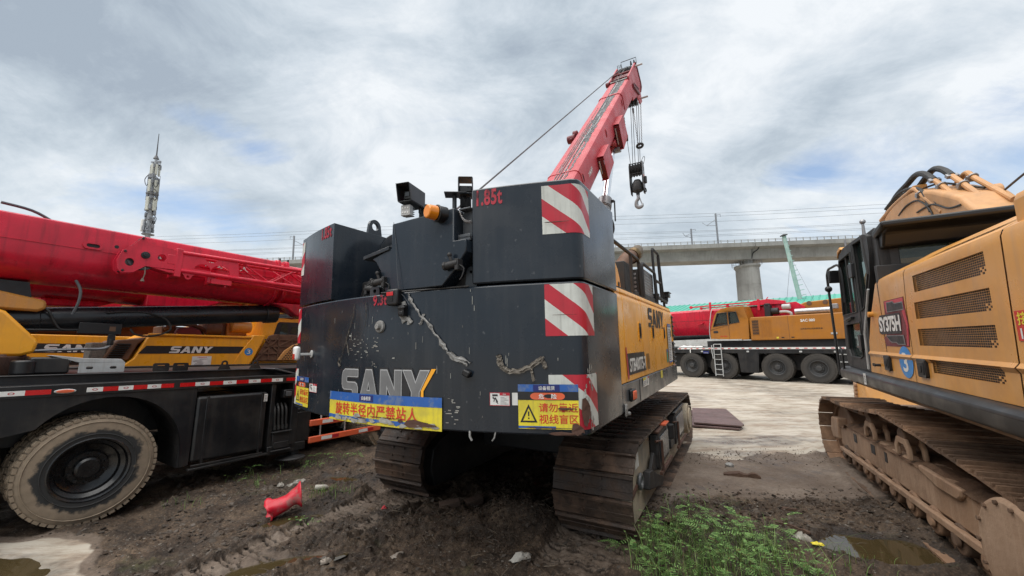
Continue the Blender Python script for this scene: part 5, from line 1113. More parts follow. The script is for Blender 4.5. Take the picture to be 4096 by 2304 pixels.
M_tyremud = tyre_mat('mud_coated_tyre', (.255, .20, .145), (.034, .034, .034), .385, .415, .26)
M_tyregrey = tyre_mat('dusty_tyre', (.062, .056, .050), (.032, .031, .030), .30, .55, .2)
M_rim = mat('glossy_black_rim', (.008, .008, .009), .22, dirt=(.05, .045, .04), amt=.25, scale=6)
M_rimgrey = mat('dull_grey_rim', (.035, .036, .038), .5, dirt=(.08, .07, .06), amt=.5, scale=6)
def wheel_protos(r, w, rr, dish, m_t, m_r, lugs=52, flip=1):
    """tyre, rim and hub around the y axis, outer face towards -y at y = 0"""
    mb = MB()
    prof = [(rr, .03), (rr + .012, .004), (rr + .05, .0), (rr + .6 * (r - rr), -.006), (r - .055, .004), (r - .03, .016), (r - .02, .035), (r - .02, w - .035), (r - .03, w - .016), (r - .06, w), (rr + .03, w), (rr, w - .03)]
    mb.lathe(prof, (0, 0, 0), 'y', 64)
    for ring_r in (rr + .045, r - .075): mb.lathe([(ring_r, -.004), (ring_r + .006, -.011), (ring_r + .012, -.004)], (0, 0, 0), 'y', 48)
    for i in range(lugs):
        a = 2 * math.pi * i / lugs
        for side, ph in ((0, 0), (1, .5)):
            an = a + ph * 2 * math.pi / lugs; ca_, sa_ = math.cos(an), math.sin(an); Mx = Matrix(((-sa_, 0, ca_), (0, 1, 0), (ca_, 0, sa_)))
            y = .055 if not side else w - .055; mb.obox(Mx @ Vector((0, y, r - .020)) , .048, .10, .026, Mx)
            if i % 2 == 0: mb.obox(Mx @ Vector((.01, w * (.36 if not side else .64), r - .014)), .05, .05, .026, Mx)
    ty = mb.build('tyre', m_t, None, mesh_only=True)
    mb = MB(); mb.lathe([(rr + .006, .03), (rr + .014, .002), (rr + .004, -.004), (rr - .012, .006), (rr - .022, .06), (rr - .055, .09), (rr - .065, dish - .02), (rr - .10, dish), (.17, dish + .01), (.16, dish - .02), (.0, dish - .02)], (0, 0, 0), 'y', 48); ri = mb.build('rim', m_r, None, mesh_only=True)
    mb = MB(); mb.lathe([(.0, dish - .085), (.085, dish - .085), (.105, dish - .07), (.115, dish - .02)], (0, 0, 0), 'y', 24)
    for i in range(10):
        a = 2 * math.pi * i / 10; mb.cyl((.143 * math.cos(a), dish - .06, .143 * math.sin(a)), (.143 * math.cos(a), dish, .143 * math.sin(a)), .015, n=6)
    hu = mb.build('hub', m_r, None, mesh_only=True)
    return ty, ri, hu
def put_wheel(parent, protos, loc, spin=0.0, hub=True):
    t = obj('wheel', protos[0], parent); t.location = loc; t.rotation_euler = (0, spin, 0)
    obj('rim', protos[1], t)
    if hub: obj('hub', protos[2], t)
    return t
WP = wheel_protos(.548, .30, .305, .16, M_tyremud, M_rim)
for x, sp in ((.03, .3), (-1.38, 1.0), (4.0, .6)):
    put_wheel(trk, WP, (x, .0, .528), sp); put_wheel(trk, WP, (x, .33, .528), sp + .05, False); put_wheel(trk, WP, (x, 2.1, .528), sp + .2, False)
mb = MB()
for x in (.03, -1.38, 4.0): mb.cyl((x, .3, .53), (x, 2.4, .53), .12, n=14)
mb.box(-3.0, 6.5, .75, 1.75, .75, 1.2); mb.build('chassis_frame', M_black, trk)
# deck: side rail, stepped top, skirt with the wheel arch
mb = MB(); mb.box(-3.2, 2.16, .0, .04, 1.295, 1.415); mb.box(-3.2, 2.16, .04, .36, 1.395, 1.410); mb.box(-3.2, 2.0, .36, .40, 1.40, 1.50); mb.box(-3.2, 7.0, .385, 2.4, 1.485, 1.505); mb.box(-3.2, 2.0, .33, .40, 1.492, 1.508); dk = mb.build('deck', M_black, trk, bevel=.006)
mb = MB(); mb.prism([(1.80, 1.505), (2.14, 1.41), (2.16, 1.425), (1.82, 1.522)], 1, .02, .40); mb.build('deck_ramp', M_base, trk, bevel=.004)
arch = [(.12 + .66 * math.cos(R_(a)), .60 + .66 * math.sin(R_(a))) for a in range(0, 151, 8)]
mb = MB(); mb.prism([(-3.2, 1.295), (-3.2, .92), (-.62, .945)] + [(x, z) for x, z in arch[::-1] if z > .94 or x > 0] + [(.80, .37), (.885, .385), (.89, 1.295)], 1, .012, .035); mb.build('wheel_skirt', M_black, trk)
mb = MB(); k = len(arch); vs = [(x, y, z) for y in (.03, .75) for x, z in arch]; mb.add(vs, [(i, i + 1, k + i + 1, k + i) for i in range(k - 1)]); mb.box(.775, .80, .03, .7, .37, .62); mb.build('wheel_arch', M_blackm, trk)
mb = MB(); mb.prism(rrect(.90, 1.74, .40, 1.19, .035), 1, .0, .62); tk = mb.build('fuel_tank', M_black, trk, bevel=.03)
mb = MB(); mb.box(.905, 1.735, -.012, .0, .35, .375); mb.prism([(.88, .31), (1.80, .325), (1.80, .35), (.88, .335)], 1, -.02, .05); mb.box(1.0, 1.03, -.008, .01, .38, 1.19); mb.box(1.66, 1.69, -.008, .01, .38, 1.19); mb.build('tank_strap', M_black, tk, bevel=.004)
mb = MB(); mb.box(1.685, 1.735, -.006, -.001, 1.06, 1.16); ql = mb.build('inspection_label', M_white, tk)
for k in range(4): mb = MB(); mb.box(1.695, 1.725, -.0075, -.006, 1.075 + k * .02, 1.082 + k * .02); mb.build('text_line', M_let_g, ql)
for (x0, x1, n, first) in ((-2.4, -.35, 12, 0), (-.10, .64, 6, 1), (.70, 1.93, 8, 0), (1.985, 2.13, 1, 0)):
    for i in range(n):
        a = x0 + (x1 - x0) * i / n; b = x0 + (x1 - x0) * (i + 1) / n
        if x0 < -1: a = x1 - (n - i) * .17; b = a + .17
        mb = MB(); mb.box(a, b, -.004, -.0005, 1.325, 1.372); odd = (i + first) % 2
        if x0 < -1: odd = (n - 1 - i) % 2
        o = mb.build('reflector_strip', M_white if odd else M_redlens, dk)
        if odd: mb = MB(); mb.flat(shape([circ(.5 * (a + b), 1.349, .022, .011, 14), circ(.5 * (a + b), 1.349, .014, .007, 12)]), lambda u, v, w: (u, -.0052, v)); mb.build('grade_mark', M_sticker_r, o, smooth=0)
mb = MB(); mb.prism([(-.335 + .16 * u, 1.325 + .045 * v) for u, v in circ(.5, .5, .5, .5, 20)], 1, -.018, -.001); sm = mb.build('side_marker', M_alum, dk, bevel=.006)
mb = MB(); mb.prism([(-.335 + .16 * u, 1.325 + .045 * v) for u, v in circ(.5, .5, .40, .36, 20)], 1, -.026, -.015); mb.build('amber_lens', M_sgn_o, sm, bevel=.004)
for x, kind in ((.60, 0), (.80, 0), (1.30, 1), (1.70, 1), (1.05 - .0, 2)):
    if kind == 2: continue
    mb = MB()
    if kind == 0: plate(mb, [rrect(x - .08, x + .08, 1.505, 1.61, .02), rrect(x - .042, x + .042, 1.555, 1.585, .014)], 1, .36, .376)
    else: plate(mb, [[(x - .08, 1.505), (x + .08, 1.505), (x + .04, 1.585)] + [(x + .04 * math.cos(R_(a)), 1.595 + .04 * math.sin(R_(a))) for a in range(10, 171, 20)] + [(x - .04, 1.585)], circ(x, 1.59, .021, n=12)], 1, .36, .376)
    mb.build('deck_lug', M_black, dk, bevel=.003)
mb = MB(); mb.box(-.46, -.16, .55, .95, 1.51, 1.69); mb.cyl((-.50, .56, 1.505), (-.50, .56, 1.66), .09, n=16); mb.build('grey_cover', M_black, trk, bevel=.02)
mb = MB(); plate(mb, [[(-.09, 1.51), (.30, 1.51), (.30, 1.625), (-.09, 1.625)], rrect(-.03, .03, 1.55, 1.58, .014), rrect(.17, .23, 1.55, 1.58, .014)], 1, .55, .56); mb.prism([(-.09, 1.625), (.30, 1.625), (.26, 1.665), (-.05, 1.675), (-.30, 1.71), (-.32, 1.705)], 1, .55, .80); mb.build('white_bracket', M_alum, trk, bevel=.004)
# outrigger box, hoses, lamp, foot, orange side guards
mb = MB(); mb.box(1.80, 1.86, .02, .9, .34, 1.29); mb.box(2.10, 2.20, .0, .9, .34, 1.29); mb.box(1.80, 2.20, .35, 2.2, .45, 1.29); mb.box(1.80, 2.35, .0, .3, .30, .42); mb.box(2.20, 2.42, .02, .12, .42, .85); mb.box(2.20, 2.42, .02, .9, .85, .90); orr = mb.build('outrigger_box', M_black, trk, bevel=.008)
mb = MB(); mb.box(1.86, 2.10, .0, .06, .34, .60); mb.box(1.84, 2.12, -.03, .1, .345, .365); mb.box(1.84, 2.12, -.03, .1, .60, .62); mb.box(1.88, 2.08, -.012, .0, .38, .47); mb.cyl((2.25, .1, .22), (2.25, .1, .34), .06); mb.lathe([(.0, .05), (.06, .05), (.19, .02), (.20, .0), (.0, .0)], (2.20, .1, .19), 'z', 24); mb.build('outrigger_foot', M_blackm, orr, bevel=.006)
mb = MB()
for i in range(4): mb.tube([(1.88 + i * .055, .10, 1.0), (1.87 + i * .055, .03, .92), (1.88 + i * .055, .03, .76), (1.89 + i * .055, .03, .64)], .017, 8, sub=4); mb.cyl((1.89 + i * .055, .03, .64), (1.89 + i * .055, .03, .70), .023, n=8)
mb.build('hydraulic_hose', M_rub, orr)
mb = MB(); mb.box(1.96, 2.09, -.015, .1, 1.08, 1.20); lq = mb.build('side_lamp', M_plast, orr, bevel=.012)
mb = MB(); mb.box(1.985, 2.07, -.022, -.01, 1.105, 1.175); mb.build('lamp_lens', M_base, lq, bevel=.006)
for z in (.66, .41):
    mb = MB(); mb.prism(rrect(z - .045, z + .045, -.02, .02, .015), 0, 0, 1)
    mb = MB(); mb.box(2.40, 3.95 if z > .5 else 3.74, -.02, .02, z - .045, z + .05); gd = mb.build('side_guard', M_sgn_o, trk, bevel=.012)
    for x in (2.60, 3.15 if z > .5 else 3.28):
        mb = MB(); mb.box(x, x + .18, -.0235, -.0205, z - .02, z + .03); mb.build('white_strip', M_white, gd); mb = MB(); mb.box(x + .18, x + .30, -.0235, -.0205, z - .015, z + .03); mb.build('red_strip', M_sticker_r, gd)
mb = MB()
for x in (2.62, 3.06, 3.5): mb.cyl((x, .06, .40), (x, .06, .9), .012, n=6)
mb.build('guard_strut', M_alum, trk)
mb = MB(); mb.box(2.4, 5.6, .3, 2.3, .8, 1.3); mb.box(4.7, 7.0, .05, 2.4, .5, 1.45); mb.build('carrier_body', M_black, trk, bevel=.03)
# boom
def ubox(y0, y1, z0, z1, c=.06):
    w = (y1 - y0) / 2; cy = (y0 + y1) / 2; zc = z0 + .30
    P = [(y0, z1 - c * 1.3), (y0 + c * .3, z1 - c * .35), (y0 + c, z1), (y1 - c, z1), (y1 - c * .3, z1 - c * .35), (y1, z1 - c * 1.3), (y1, zc)]
    P += [(cy + w * math.cos(R_(a)), zc + .30 * math.sin(R_(a))) for a in range(-15, -166, -15)]; return P + [(y0, zc)]
mb = MB(); mb.prism(ubox(.95, 1.75, 2.565, 3.32), 0, -4.2, 2.16); bm1 = mb.build('boom', M_red, trk, smooth=40)
mb = MB(); mb.box(-4.2, 2.16, .9485, .9505, 3.008, 3.014); mb.tube([(-4.2, .948, 3.012), (2.16, .948, 3.012)], .006, 5); mb.build('weld_seam', M_red, bm1)
mb = MB(); mb.prism(ubox(.93, 1.77, 2.545, 3.34), 0, 2.16, 2.22); mb.prism(ubox(.93, 1.77, 2.545, 3.34), 0, 2.30, 2.36); mb.prism(ubox(.98, 1.72, 2.59, 3.28), 0, 2.2, 7.5); mb.build('boom_collar', M_red, bm1, bevel=.008)
mb = MB(); plate(mb, [rrect(-.165, .015, 3.022, 3.112, .044, 6), rrect(-.135, -.015, 3.045, 3.09, .022, 6)], 1, .93, .951); mb.build('slot_rim', M_red, bm1, bevel=.008)
mb = MB(); mb.prism(rrect(-.137, -.013, 3.043, 3.092, .022, 6), 1, .9475, .9495); mb.build('slot_opening', M_blackm, bm1, smooth=0); mb = MB(); mb.prism(circ(.14, 3.105, .022, n=14), 1, .9475, .9495); mb.build('round_opening', M_blackm, bm1, smooth=0)
mb = MB(); mb.flat(text('起重臂下严禁站人', .012, 1.25), lambda u, v, w: (.50 + 1.22 * u, .9465, 3.03 + .105 * v)); mb.build('lettering', M_white, bm1, smooth=0)
mb = MB(); mb.tube([(-4.2, 1.2, 3.34), (2.1, 1.2, 3.335)], .012, 6); mb.tube([(-4.2, 1.3, 3.34), (2.1, 1.3, 3.335)], .010, 6); mb.build('boom_rope', M_rope, trk)
for x in (2.22, 2.36): mb = MB(); mb.cyl((x, 1.0, 3.33), (x, 1.0, 3.38), .015, n=8); mb.build('collar_bolt', M_plast, bm1)
mb = MB(); mb.prism([(2.16, 2.60), (2.95, 2.62), (2.95, 2.42), (2.85, 2.38), (2.62, 2.40), (2.45, 2.52)], 1, 1.05, 1.65); mb.build('cylinder_lug', M_red, bm1, bevel=.02)
mb = MB(); mb.cyl((2.78, 1.02, 2.50), (2.78, 1.06, 2.50), .07, n=18); mb.cyl((2.78, .98, 2.50), (2.78, 1.04, 2.50), .045, n=6); mb.build('pin', M_plast, bm1, bevel=.006)
# stowed lattice jib on the flank
jib = MB(); YJ = .60
plate(jib, [[(.30, 3.225), (.22, 3.10), (.13, 3.02), (.085, 2.88), (.10, 2.77), (.14, 2.725), (.25, 2.745), (.36, 2.845), (.67, 2.85), (.66, 3.12), (.36, 3.15), (.345, 3.19), (.325, 3.22)], circ(.205, 2.87, .045, .05, 18), circ(.515, 2.985, .045, .048, 18)], 1, YJ - .012, YJ + .012)
plate(jib, [[(.30, 3.225), (.22, 3.10), (.13, 3.02), (.085, 2.88), (.10, 2.77), (.14, 2.725), (.25, 2.745), (.36, 2.845), (.67, 2.85), (.66, 3.12), (.36, 3.15), (.345, 3.19), (.325, 3.22)], circ(.205, 2.87, .045, .05, 18), circ(.515, 2.985, .045, .048, 18)], 1, YJ + .14, YJ + .16)
jh = jib.build('jib_head', M_red2, trk, bevel=.004)
mb = MB(); mb.lathe([(.05, -.03), (.165, -.045), (.172, -.04), (.13, 0), (.172, .04), (.165, .045), (.05, .03)], (.33, YJ + .075, 2.97), 'y', 32); mb.build('sheave', M_base, jh)
mb = MB(); mb.cyl((.345, YJ - .03, 2.985), (.345, YJ + .2, 2.985), .045, n=20); mb.cyl((.345, YJ - .045, 2.985), (.345, YJ - .02, 2.985), .028, n=6)
for x, z in ((.30, 3.20), (.15, 2.755), (.15, 3.0)): mb.cyl((x, YJ - .025, z), (x, YJ + .18, z), .014, n=10)
mb.build('jib_pin', M_plast, jh, bevel=.003)
mb = MB(); mb.box(.57, .70, YJ - .015, YJ + .17, 2.92, 3.05); mb.prism([(.40, 2.845), (.72, 2.835), (.72, 2.80), (.60, 2.80)], 1, YJ - .01, YJ + .17); mb.box(.66, .735, YJ - .02, YJ + .24, 2.76, 3.15); mb.build('jib_joint', M_red2, trk, bevel=.006)
lat = MB(); H0, H1 = 3.10, 2.85
for y in (YJ, YJ + .22): lat.tube([(.73, y, H0), (3.6, y, H0 + .06)], .028, 10); lat.tube([(.73, y, H1), (3.6, y, H1)], .030, 10)
la = lat.build('jib_chord', M_red2, trk)
lat = MB(); xs = [1.48, 1.90, 2.32, 2.74, 3.16, 3.58]
for y in (YJ, YJ + .22):
    for i, x in enumerate(xs[:-1]):
        a, b = ((x, y, H0), (xs[i + 1], y, H1)) if i % 2 == 0 else ((x, y, H1), (xs[i + 1], y, H0 + .04)); lat.tube([a, b], .013, 6)
for i, x in enumerate(xs): lat.tube([(x, YJ, H1), (x - .3, YJ + .22, H0)], .011, 6); lat.tube([(x, YJ, H0), (x, YJ + .22, H0)], .010, 6)
lat.tube([(1.40, YJ + .01, H1 - .04), (2.7, YJ + .1, H1 - .10)], .015, 6); lat.build('jib_brace', M_red2, trk)
mb = MB(); arcs = [(.98 + .10 * math.cos(R_(a)), 2.90 + .085 * math.sin(R_(a))) for a in range(0, 181, 15)]; ar2 = [(1.20 + .125 * math.cos(R_(a)), 2.89 + .115 * math.sin(R_(a))) for a in range(0, 181, 15)]; ar3 = [(1.07 + .085 * math.cos(R_(a)), 3.095 + .07 * math.sin(R_(a))) for a in range(180, 361, 15)]
plate(mb, [[(.73, 2.86), (.73, 3.10), (1.42, 3.10), (1.45, 2.86)], arcs, ar2, [(x, min(z, 3.085)) for x, z in ar3]], 1, YJ - .008, YJ + .008); mb.build('jib_gusset', M_red2, trk)
mb = MB(); plate(mb, [[(.74, 2.83), (.90, 2.83), (.86, 2.78)] + [(.82 + .04 * math.cos(R_(a)), 2.78 + .04 * math.sin(R_(a))) for a in range(0, -181, -30)], circ(.82, 2.78, .017, n=10)], 1, YJ - .008, YJ + .008); mb.box(1.10, 1.36, YJ, YJ + .24, 2.73, 2.80); mb.box(1.06, 1.16, YJ + .02, YJ + .1, 2.74, 2.84); mb.cyl((1.3, YJ + .05, 2.73), (1.3, YJ + .05, 2.70), .015, n=8); mb.build('jib_bracket', M_red2, trk, bevel=.004)
mb = MB(); mb.tube([(.355, YJ - .03, 2.83), (.36, YJ - .04, 2.74), (.345, YJ - .04, 2.66)], .006, 5); mb.cyl((.345, YJ - .04, 2.68), (.345, YJ - .04, 2.64), .008, .022, 8); mb.build('jib_strap', M_rag, jh)
# lift cylinder
mb = MB(); A = Vector((-1.2, 1.35, 2.05)); Bq = Vector((2.78, 1.35, 2.49)); u_ = (Bq - A).normalized(); G = A + u_ * 3.62
mb.cyl(A, G, .145, n=28); mb.cyl(G - u_ * .20, G, .168, n=28); mb.cyl(A, A + u_ * .85, .155, n=28); c1 = mb.build('lift_cylinder', M_cyl, trk, bevel=.01)
mb = MB(); mb.cyl(G, Bq - u_ * .08, .095, n=24); mb.build('piston_rod', M_chrome, c1)
mb = MB(); mb.box(-.04, .36, 1.16, 1.22, 1.98, 2.12); mb.box(.24, .31, 1.15, 1.2, 1.90, 1.98); mb.cyl((.27, 1.17, 1.84), (.27, 1.17, 1.92), .035, n=8); va = mb.build('holding_valve', M_plast, c1, bevel=.006)
mb = MB(); mb.box(.24, .30, 1.155, 1.165, 2.02, 2.08); mb.build('brass_plate', M_brown, va)
mb = MB(); mb.tube([(.27, 1.17, 1.86), (.26, 1.17, 1.82), (.18, 1.17, 1.79), (.0, 1.17, 1.785), (-.4, 1.2, 1.76)], .018, 8, sub=4); mb.build('steel_pipe', M_steel, c1)
mb = MB(); mb.tube([(-.34, 1.2, 2.27), (-.30, 1.18, 2.22), (-.22, 1.18, 2.06), (-.16, 1.18, 2.02), (.0, 1.18, 2.03)], .013, 6, sub=4); mb.tube([(-.55, 1.18, 2.0), (-.3, 1.19, 2.01), (-.05, 1.19, 2.02)], .016, 6); mb.tube([(.2, 1.2, 2.26), (.5, 1.22, 2.30), (.78, 1.18, 2.24), (.88, 1.17, 2.10), (.82, 1.17, 2.02), (.66, 1.17, 1.97), (.5, 1.17, 1.99), (.45, 1.17, 2.06)], .013, 6, sub=5); mb.build('cylinder_hose', M_rub, c1)
# turntable block at the left, operator's cab
mb = MB(); mb.prism([(-2.4, 1.70), (-.50, 1.70), (-.40, 1.74), (-.385, 1.87), (-.66, 2.19), (-.95, 2.30), (-2.4, 2.35)], 1, .85, 1.10); tt = mb.build('turntable', M_yel, trk, bevel=.03)
mb = MB(); mb.prism([(-2.2, 1.90), (-.80, 1.94), (-.72, 2.05), (-.9, 2.2), (-2.2, 2.25)], 1, .84, .849); mb.build('black_recess', M_sgn_k, tt, smooth=0)
mb = MB(); mb.cyl((-1.5, 1.4, 1.50), (-1.5, 1.4, 1.70), 1.13, n=48); 
for k in range(40): an = 2 * math.pi * k / 40; mb.cyl((-1.5 + 1.08 * math.cos(an), 1.4 + 1.08 * math.sin(an), 1.665), (-1.5 + 1.08 * math.cos(an), 1.4 + 1.08 * math.sin(an), 1.72), .03, n=6)
mb.build('slewing_ring', M_rust, trk, bevel=.01)
mb = MB(); mb.prism([(-2.2, 2.25), (-.40, 2.22), (-.33, 2.26), (-.345, 2.36), (-.74, 2.45), (-2.2, 2.5)], 1, 1.15, 2.1); cbx = mb.build('crane_cab', M_yelold, trk, bevel=.03)
mb = MB(); mb.prism([(-2.2, 2.47), (-.8, 2.43), (-.46, 2.36), (-.5, 2.56), (-2.2, 2.6)], 1, 1.17, 1.75); mb.build('cab_window', M_sgn_k, cbx)
mb = MB(); mb.tube([(-.16, 1.0, 2.62), (-.11, .98, 2.5), (-.11, .98, 2.35), (-.14, 1.0, 2.2)], .015, 8, sub=4); mb.build('grey_hose', M_base, trk)
mb = MB(); mb.tube([(-.28, 1.6, 3.32), (-.36, 1.6, 3.42), (-.55, 1.6, 3.52), (-.8, 1.6, 3.55)], .018, 8, sub=4); mb.build('cab_top_hose', M_base, trk)
mb = MB(); mb.ball((-.95, 1.9, 3.40), .25, 16, sz=.5); mb.build('yellow_dome', M_yelold, trk)

# ---- second and third truck cranes parked beyond
def parked(name, label, off):
    return thing(name, label, 'truck crane', TM @ Vector(off), TROT, 'truck cranes parked in the row on the left')
trk['group'] = 'truck cranes parked in the row on the left'
O2 = Vector((2.0, 3.3, 0)); t2 = parked('truck_crane', 'truck crane with yellow hood bearing a blue round number 3 behind the black lift cylinder', O2)
def mesh2(mb, name, m, parent, O, bevel=0, **k):
    mb.v = [(v[0] - O.x, v[1] - O.y, v[2] - O.z) for v in mb.v]; return mb.build(name, m, parent, bevel=bevel, **k)
Y2 = 3.3
HP = [(.90, 1.50), (1.06, 1.66), (1.15, 1.90), (1.20, 2.03), (1.30, 2.09), (2.90, 2.105), (2.95, 2.135), (3.20, 2.13), (3.19, 2.06), (3.0, 1.62), (2.95, 1.50)]
mb = MB(); mb.prism(HP, 1, Y2, Y2 + 1.2); hd2 = mesh2(mb, 'hood', M_yel, t2, O2, .02)
mb = MB(); mb.prism([(1.02, 1.50), (1.14, 1.735), (2.70, 1.74), (2.80, 1.88), (2.95, 2.10), (2.93, 2.10), (2.78, 1.885), (1.22, 1.875), (1.10, 1.72)], 1, Y2 - .012, Y2 + .005)
mb = MB(); mb.box(1.20, 2.92, Y2 - .02, Y2, 2.06, 2.10); mb.prism([(2.70, 1.72), (2.96, 2.13), (3.18, 2.125), (2.99, 1.64), (2.9, 1.5), (2.6, 1.5)], 1, Y2 - .018, Y2 - .001); mesh2(mb, 'hood_rib', M_yel, hd2, O2, .008)
def print2(name, poly, m, parent, off=.020, sh=None):
    mb = MB(); mb.flat(sh or shape([poly]), lambda u, v, w: (u, Y2 - off, v)); return mesh2(mb, name, m, parent, O2, smooth=0)
print2('black_stripe', [(1.10, 1.735), (1.20, 1.875), (2.79, 1.882), (2.70, 1.742)], M_sgn_k, hd2, .004)
sh, wd = sany(.01, .22, 1.35); print2('word_mark', None, M_white, hd2, .006, ([(1.55 + u / wd * .66, 1.748 + v * .122) for u, v in sh[0]], sh[1]))
bl = print2('round_number', None, M_blue, hd2, .0205, shape([circ(2.88, 1.775, .082, .078, 24)])); sh = text('3', .02); print2('lettering', None, M_white, bl, .022, ([(2.845 + .07 * u, 1.73 + .09 * v) for u, v in sh[0]], sh[1]))
nn = print2('notice_sheet', [(1.90, 1.505), (2.22, 1.505), (2.22, 1.685), (1.90, 1.685)], M_white, hd2, .004); sh = text('工程设备租赁单', .01); print2('lettering', None, M_sgn_r, nn, .0055, ([(1.98 + .16 * u, 1.652 + .022 * v) for u, v in sh[0]], sh[1]))
rnd = random.Random(3)
for k in range(6):
    a = 1.92 + rnd.uniform(0, .1); print2('text_line', [(a, 1.52 + k * .021), (a + rnd.uniform(.08, .18), 1.52 + k * .021), (a + .14, 1.527 + k * .021), (a, 1.527 + k * .021)], M_let_g, nn, .0055)
mb = MB(); mb.prism([(.66, 1.62), (.78, 1.92), (.83, 1.97), (1.10, 2.0), (1.22, 2.03), (1.10, 1.90), (1.0, 1.62)], 1, Y2 + .05, Y2 + .9); ls = mesh2(mb, 'louvre_panel', M_brown, t2, O2, .02)
for k in range(7):
    mb = MB(); z = 1.68 + k * .036; x = .71 + (z - 1.66) * .42; mb.obox((x + .10, Y2 + .04, z), .19, .03, .012, Matrix.Rotation(R_(25), 3, 'X')); mesh2(mb, 'louvre_slat', M_blackm, ls, O2)
mb = MB(); mb.box(.52, .72, Y2 + .1, Y2 + .5, 1.62, 1.92); mesh2(mb, 'grey_box', M_rag, t2, O2, .02)
mb = MB(); mb.prism(ubox(Y2 - .2, Y2 + .6, 2.60, 3.25), 0, -3.5, 1.06); b2 = mesh2(mb, 'boom', M_red, t2, O2)
mb = MB(); mb.prism([(1.06, 2.55), (1.9, 2.60), (2.62, 2.90), (2.62, 3.3), (1.06, 3.2)], 1, Y2 - .2, Y2 + .6); mb.prism([(-.1, 2.62), (.77, 2.62), (.46, 2.50), (-.1, 2.48)], 1, Y2 + .1, Y2 + .5); mesh2(mb, 'boom_root', M_red, b2, O2, .03)
mb = MB(); mb.prism(ubox(Y2 - .1, Y2 + .5, 2.72, 3.25), 0, 1.9, 6.5); mesh2(mb, 'inner_boom', M_red, t2, O2)
mb = MB(); mb.prism([(.85, 2.45), (1.15, 2.62), (1.30, 2.62), (1.36, 2.45)], 1, Y2 + .0, Y2 + .4); mesh2(mb, 'lift_cylinder', M_cyl, t2, O2)
mb = MB(); mb.box(.78, .92, Y2 - .1, Y2 + .0, 2.50, 2.56); mb.cyl((.85, Y2 - .05, 2.42), (.85, Y2 - .05, 2.505), .04, n=12); mesh2(mb, 'filler_cap', M_yelold, t2, O2, .006)
mb = MB(); mb.box(2.62, 2.80, Y2 - .1, Y2 + .05, 2.78, 2.81); mb.cyl((2.71, Y2 - .03, 2.66), (2.71, Y2 - .03, 2.785), .05, n=12); mesh2(mb, 'filler_cap', M_yelold, t2, O2, .006)
mb = MB(); mb.prism([(3.05, 1.6), (3.16, 2.2), (3.20, 2.50), (3.3, 2.58), (4.6, 2.62), (4.6, 1.5), (3.1, 1.5)], 1, Y2 + .15, Y2 + 1.6); cb2 = mesh2(mb, 'driver_cab', M_yel, t2, O2, .04)
mb = MB(); mb.prism([(3.44, 2.16), (3.50, 2.42), (3.55, 2.46), (4.5, 2.48), (4.5, 2.16)], 1, Y2 + .138, Y2 + .149); wn = mesh2(mb, 'window', M_sgn_k, cb2, O2)
mb = MB(); mb.prism([(3.56, 2.18), (3.60, 2.42), (3.72, 2.43), (3.76, 2.18)], 1, Y2 + .13, Y2 + .136); mb.prism([(3.80, 2.20), (3.84, 2.36), (4.3, 2.36), (4.3, 2.2)], 1, Y2 + .13, Y2 + .136); mesh2(mb, 'pane', M_glassg, wn, O2)
mb = MB(); mb.box(2.55, 2.95, Y2 + .3, Y2 + .9, 2.10, 2.40); mb.cyl((2.60, Y2 + .25, 2.30), (2.98, Y2 + .25, 2.30), .12, n=20); ac = mesh2(mb, 'air_cleaner', M_yelold, t2, O2, .02)
mb = MB(); mb.box(2.2, 2.55, Y2 + .35, Y2 + .8, 2.08, 2.42); mb.cyl((2.15, Y2 + .3, 2.25), (2.42, Y2 + .3, 2.25), .14, n=20); mb.box(1.5, 2.2, Y2 + .4, Y2 + .9, 2.08, 2.26); mb.tube([(1.5, Y2 + .3, 2.2), (1.7, Y2 + .3, 2.30), (2.0, Y2 + .3, 2.28), (2.2, Y2 + .3, 2.18)], .04, 8, sub=4); mesh2(mb, 'engine_parts', M_brown, t2, O2, .02)
mb = MB(); mb.prism([(1.65, 2.10), (1.70, 2.22), (1.9, 2.26), (2.05, 2.20), (2.1, 2.10)], 1, Y2 + .2, Y2 + .35); mesh2(mb, 'red_cover', M_reddk, t2, O2, .02)
RV = [(3.03, 1.58), (3.20, 1.95), (3.28, 2.13), (3.40, 2.165), (3.97, 2.17), (3.97, 1.58)]
mb = MB(); mb.prism(RV, 1, Y2 + .02, Y2 + .05); rp = mesh2(mb, 'open_ribbed_panel', M_brown, t2, O2, .01)
for (a, b) in (((3.18, 1.9), (3.97, 1.9)), ((3.5, 1.58), (3.5, 2.16)), ((3.05, 1.6), (3.55, 2.15)), ((3.7, 1.6), (3.2, 2.05)), ((3.8, 1.6), (3.8, 2.15)), ((3.1, 1.74), (3.97, 1.74)), ((3.25, 2.05), (3.97, 2.05)), ((3.5, 1.9), (3.95, 2.15)), ((3.3, 1.6), (3.3, 2.1))):
    mb = MB(); mb.bar((a[0], Y2 + .008, a[1]), (b[0], Y2 + .008, b[1]), .016, .026); mesh2(mb, 'panel_rib', M_brown, rp, O2)
mb = MB(); pr = [(3.48, 1.585), (3.62, 1.80), (3.80, 1.93), (4.0, 2.0), (4.3, 2.0), (4.3, 1.585)]; mb.prism(pr, 1, Y2 - .03, Y2 + .0); gp = mesh2(mb, 'grille_panel', M_yelold, t2, O2, .01)
mb = MB()
for r in range(9):
    z = 1.62 + r * .038
    for c in range(9):
        x = 3.60 + c * .062 + (r % 2) * .031
        if x > 3.56 + (z - 1.6) * .75 and x < 4.15: mb.prism(rrect(x - .022, x + .022, z - .012, z + .012, .01, 2), 1, Y2 - .034, Y2 - .031)
mesh2(mb, 'grille_holes', M_sgn_k, gp, O2, kind='stuff', smooth=0)
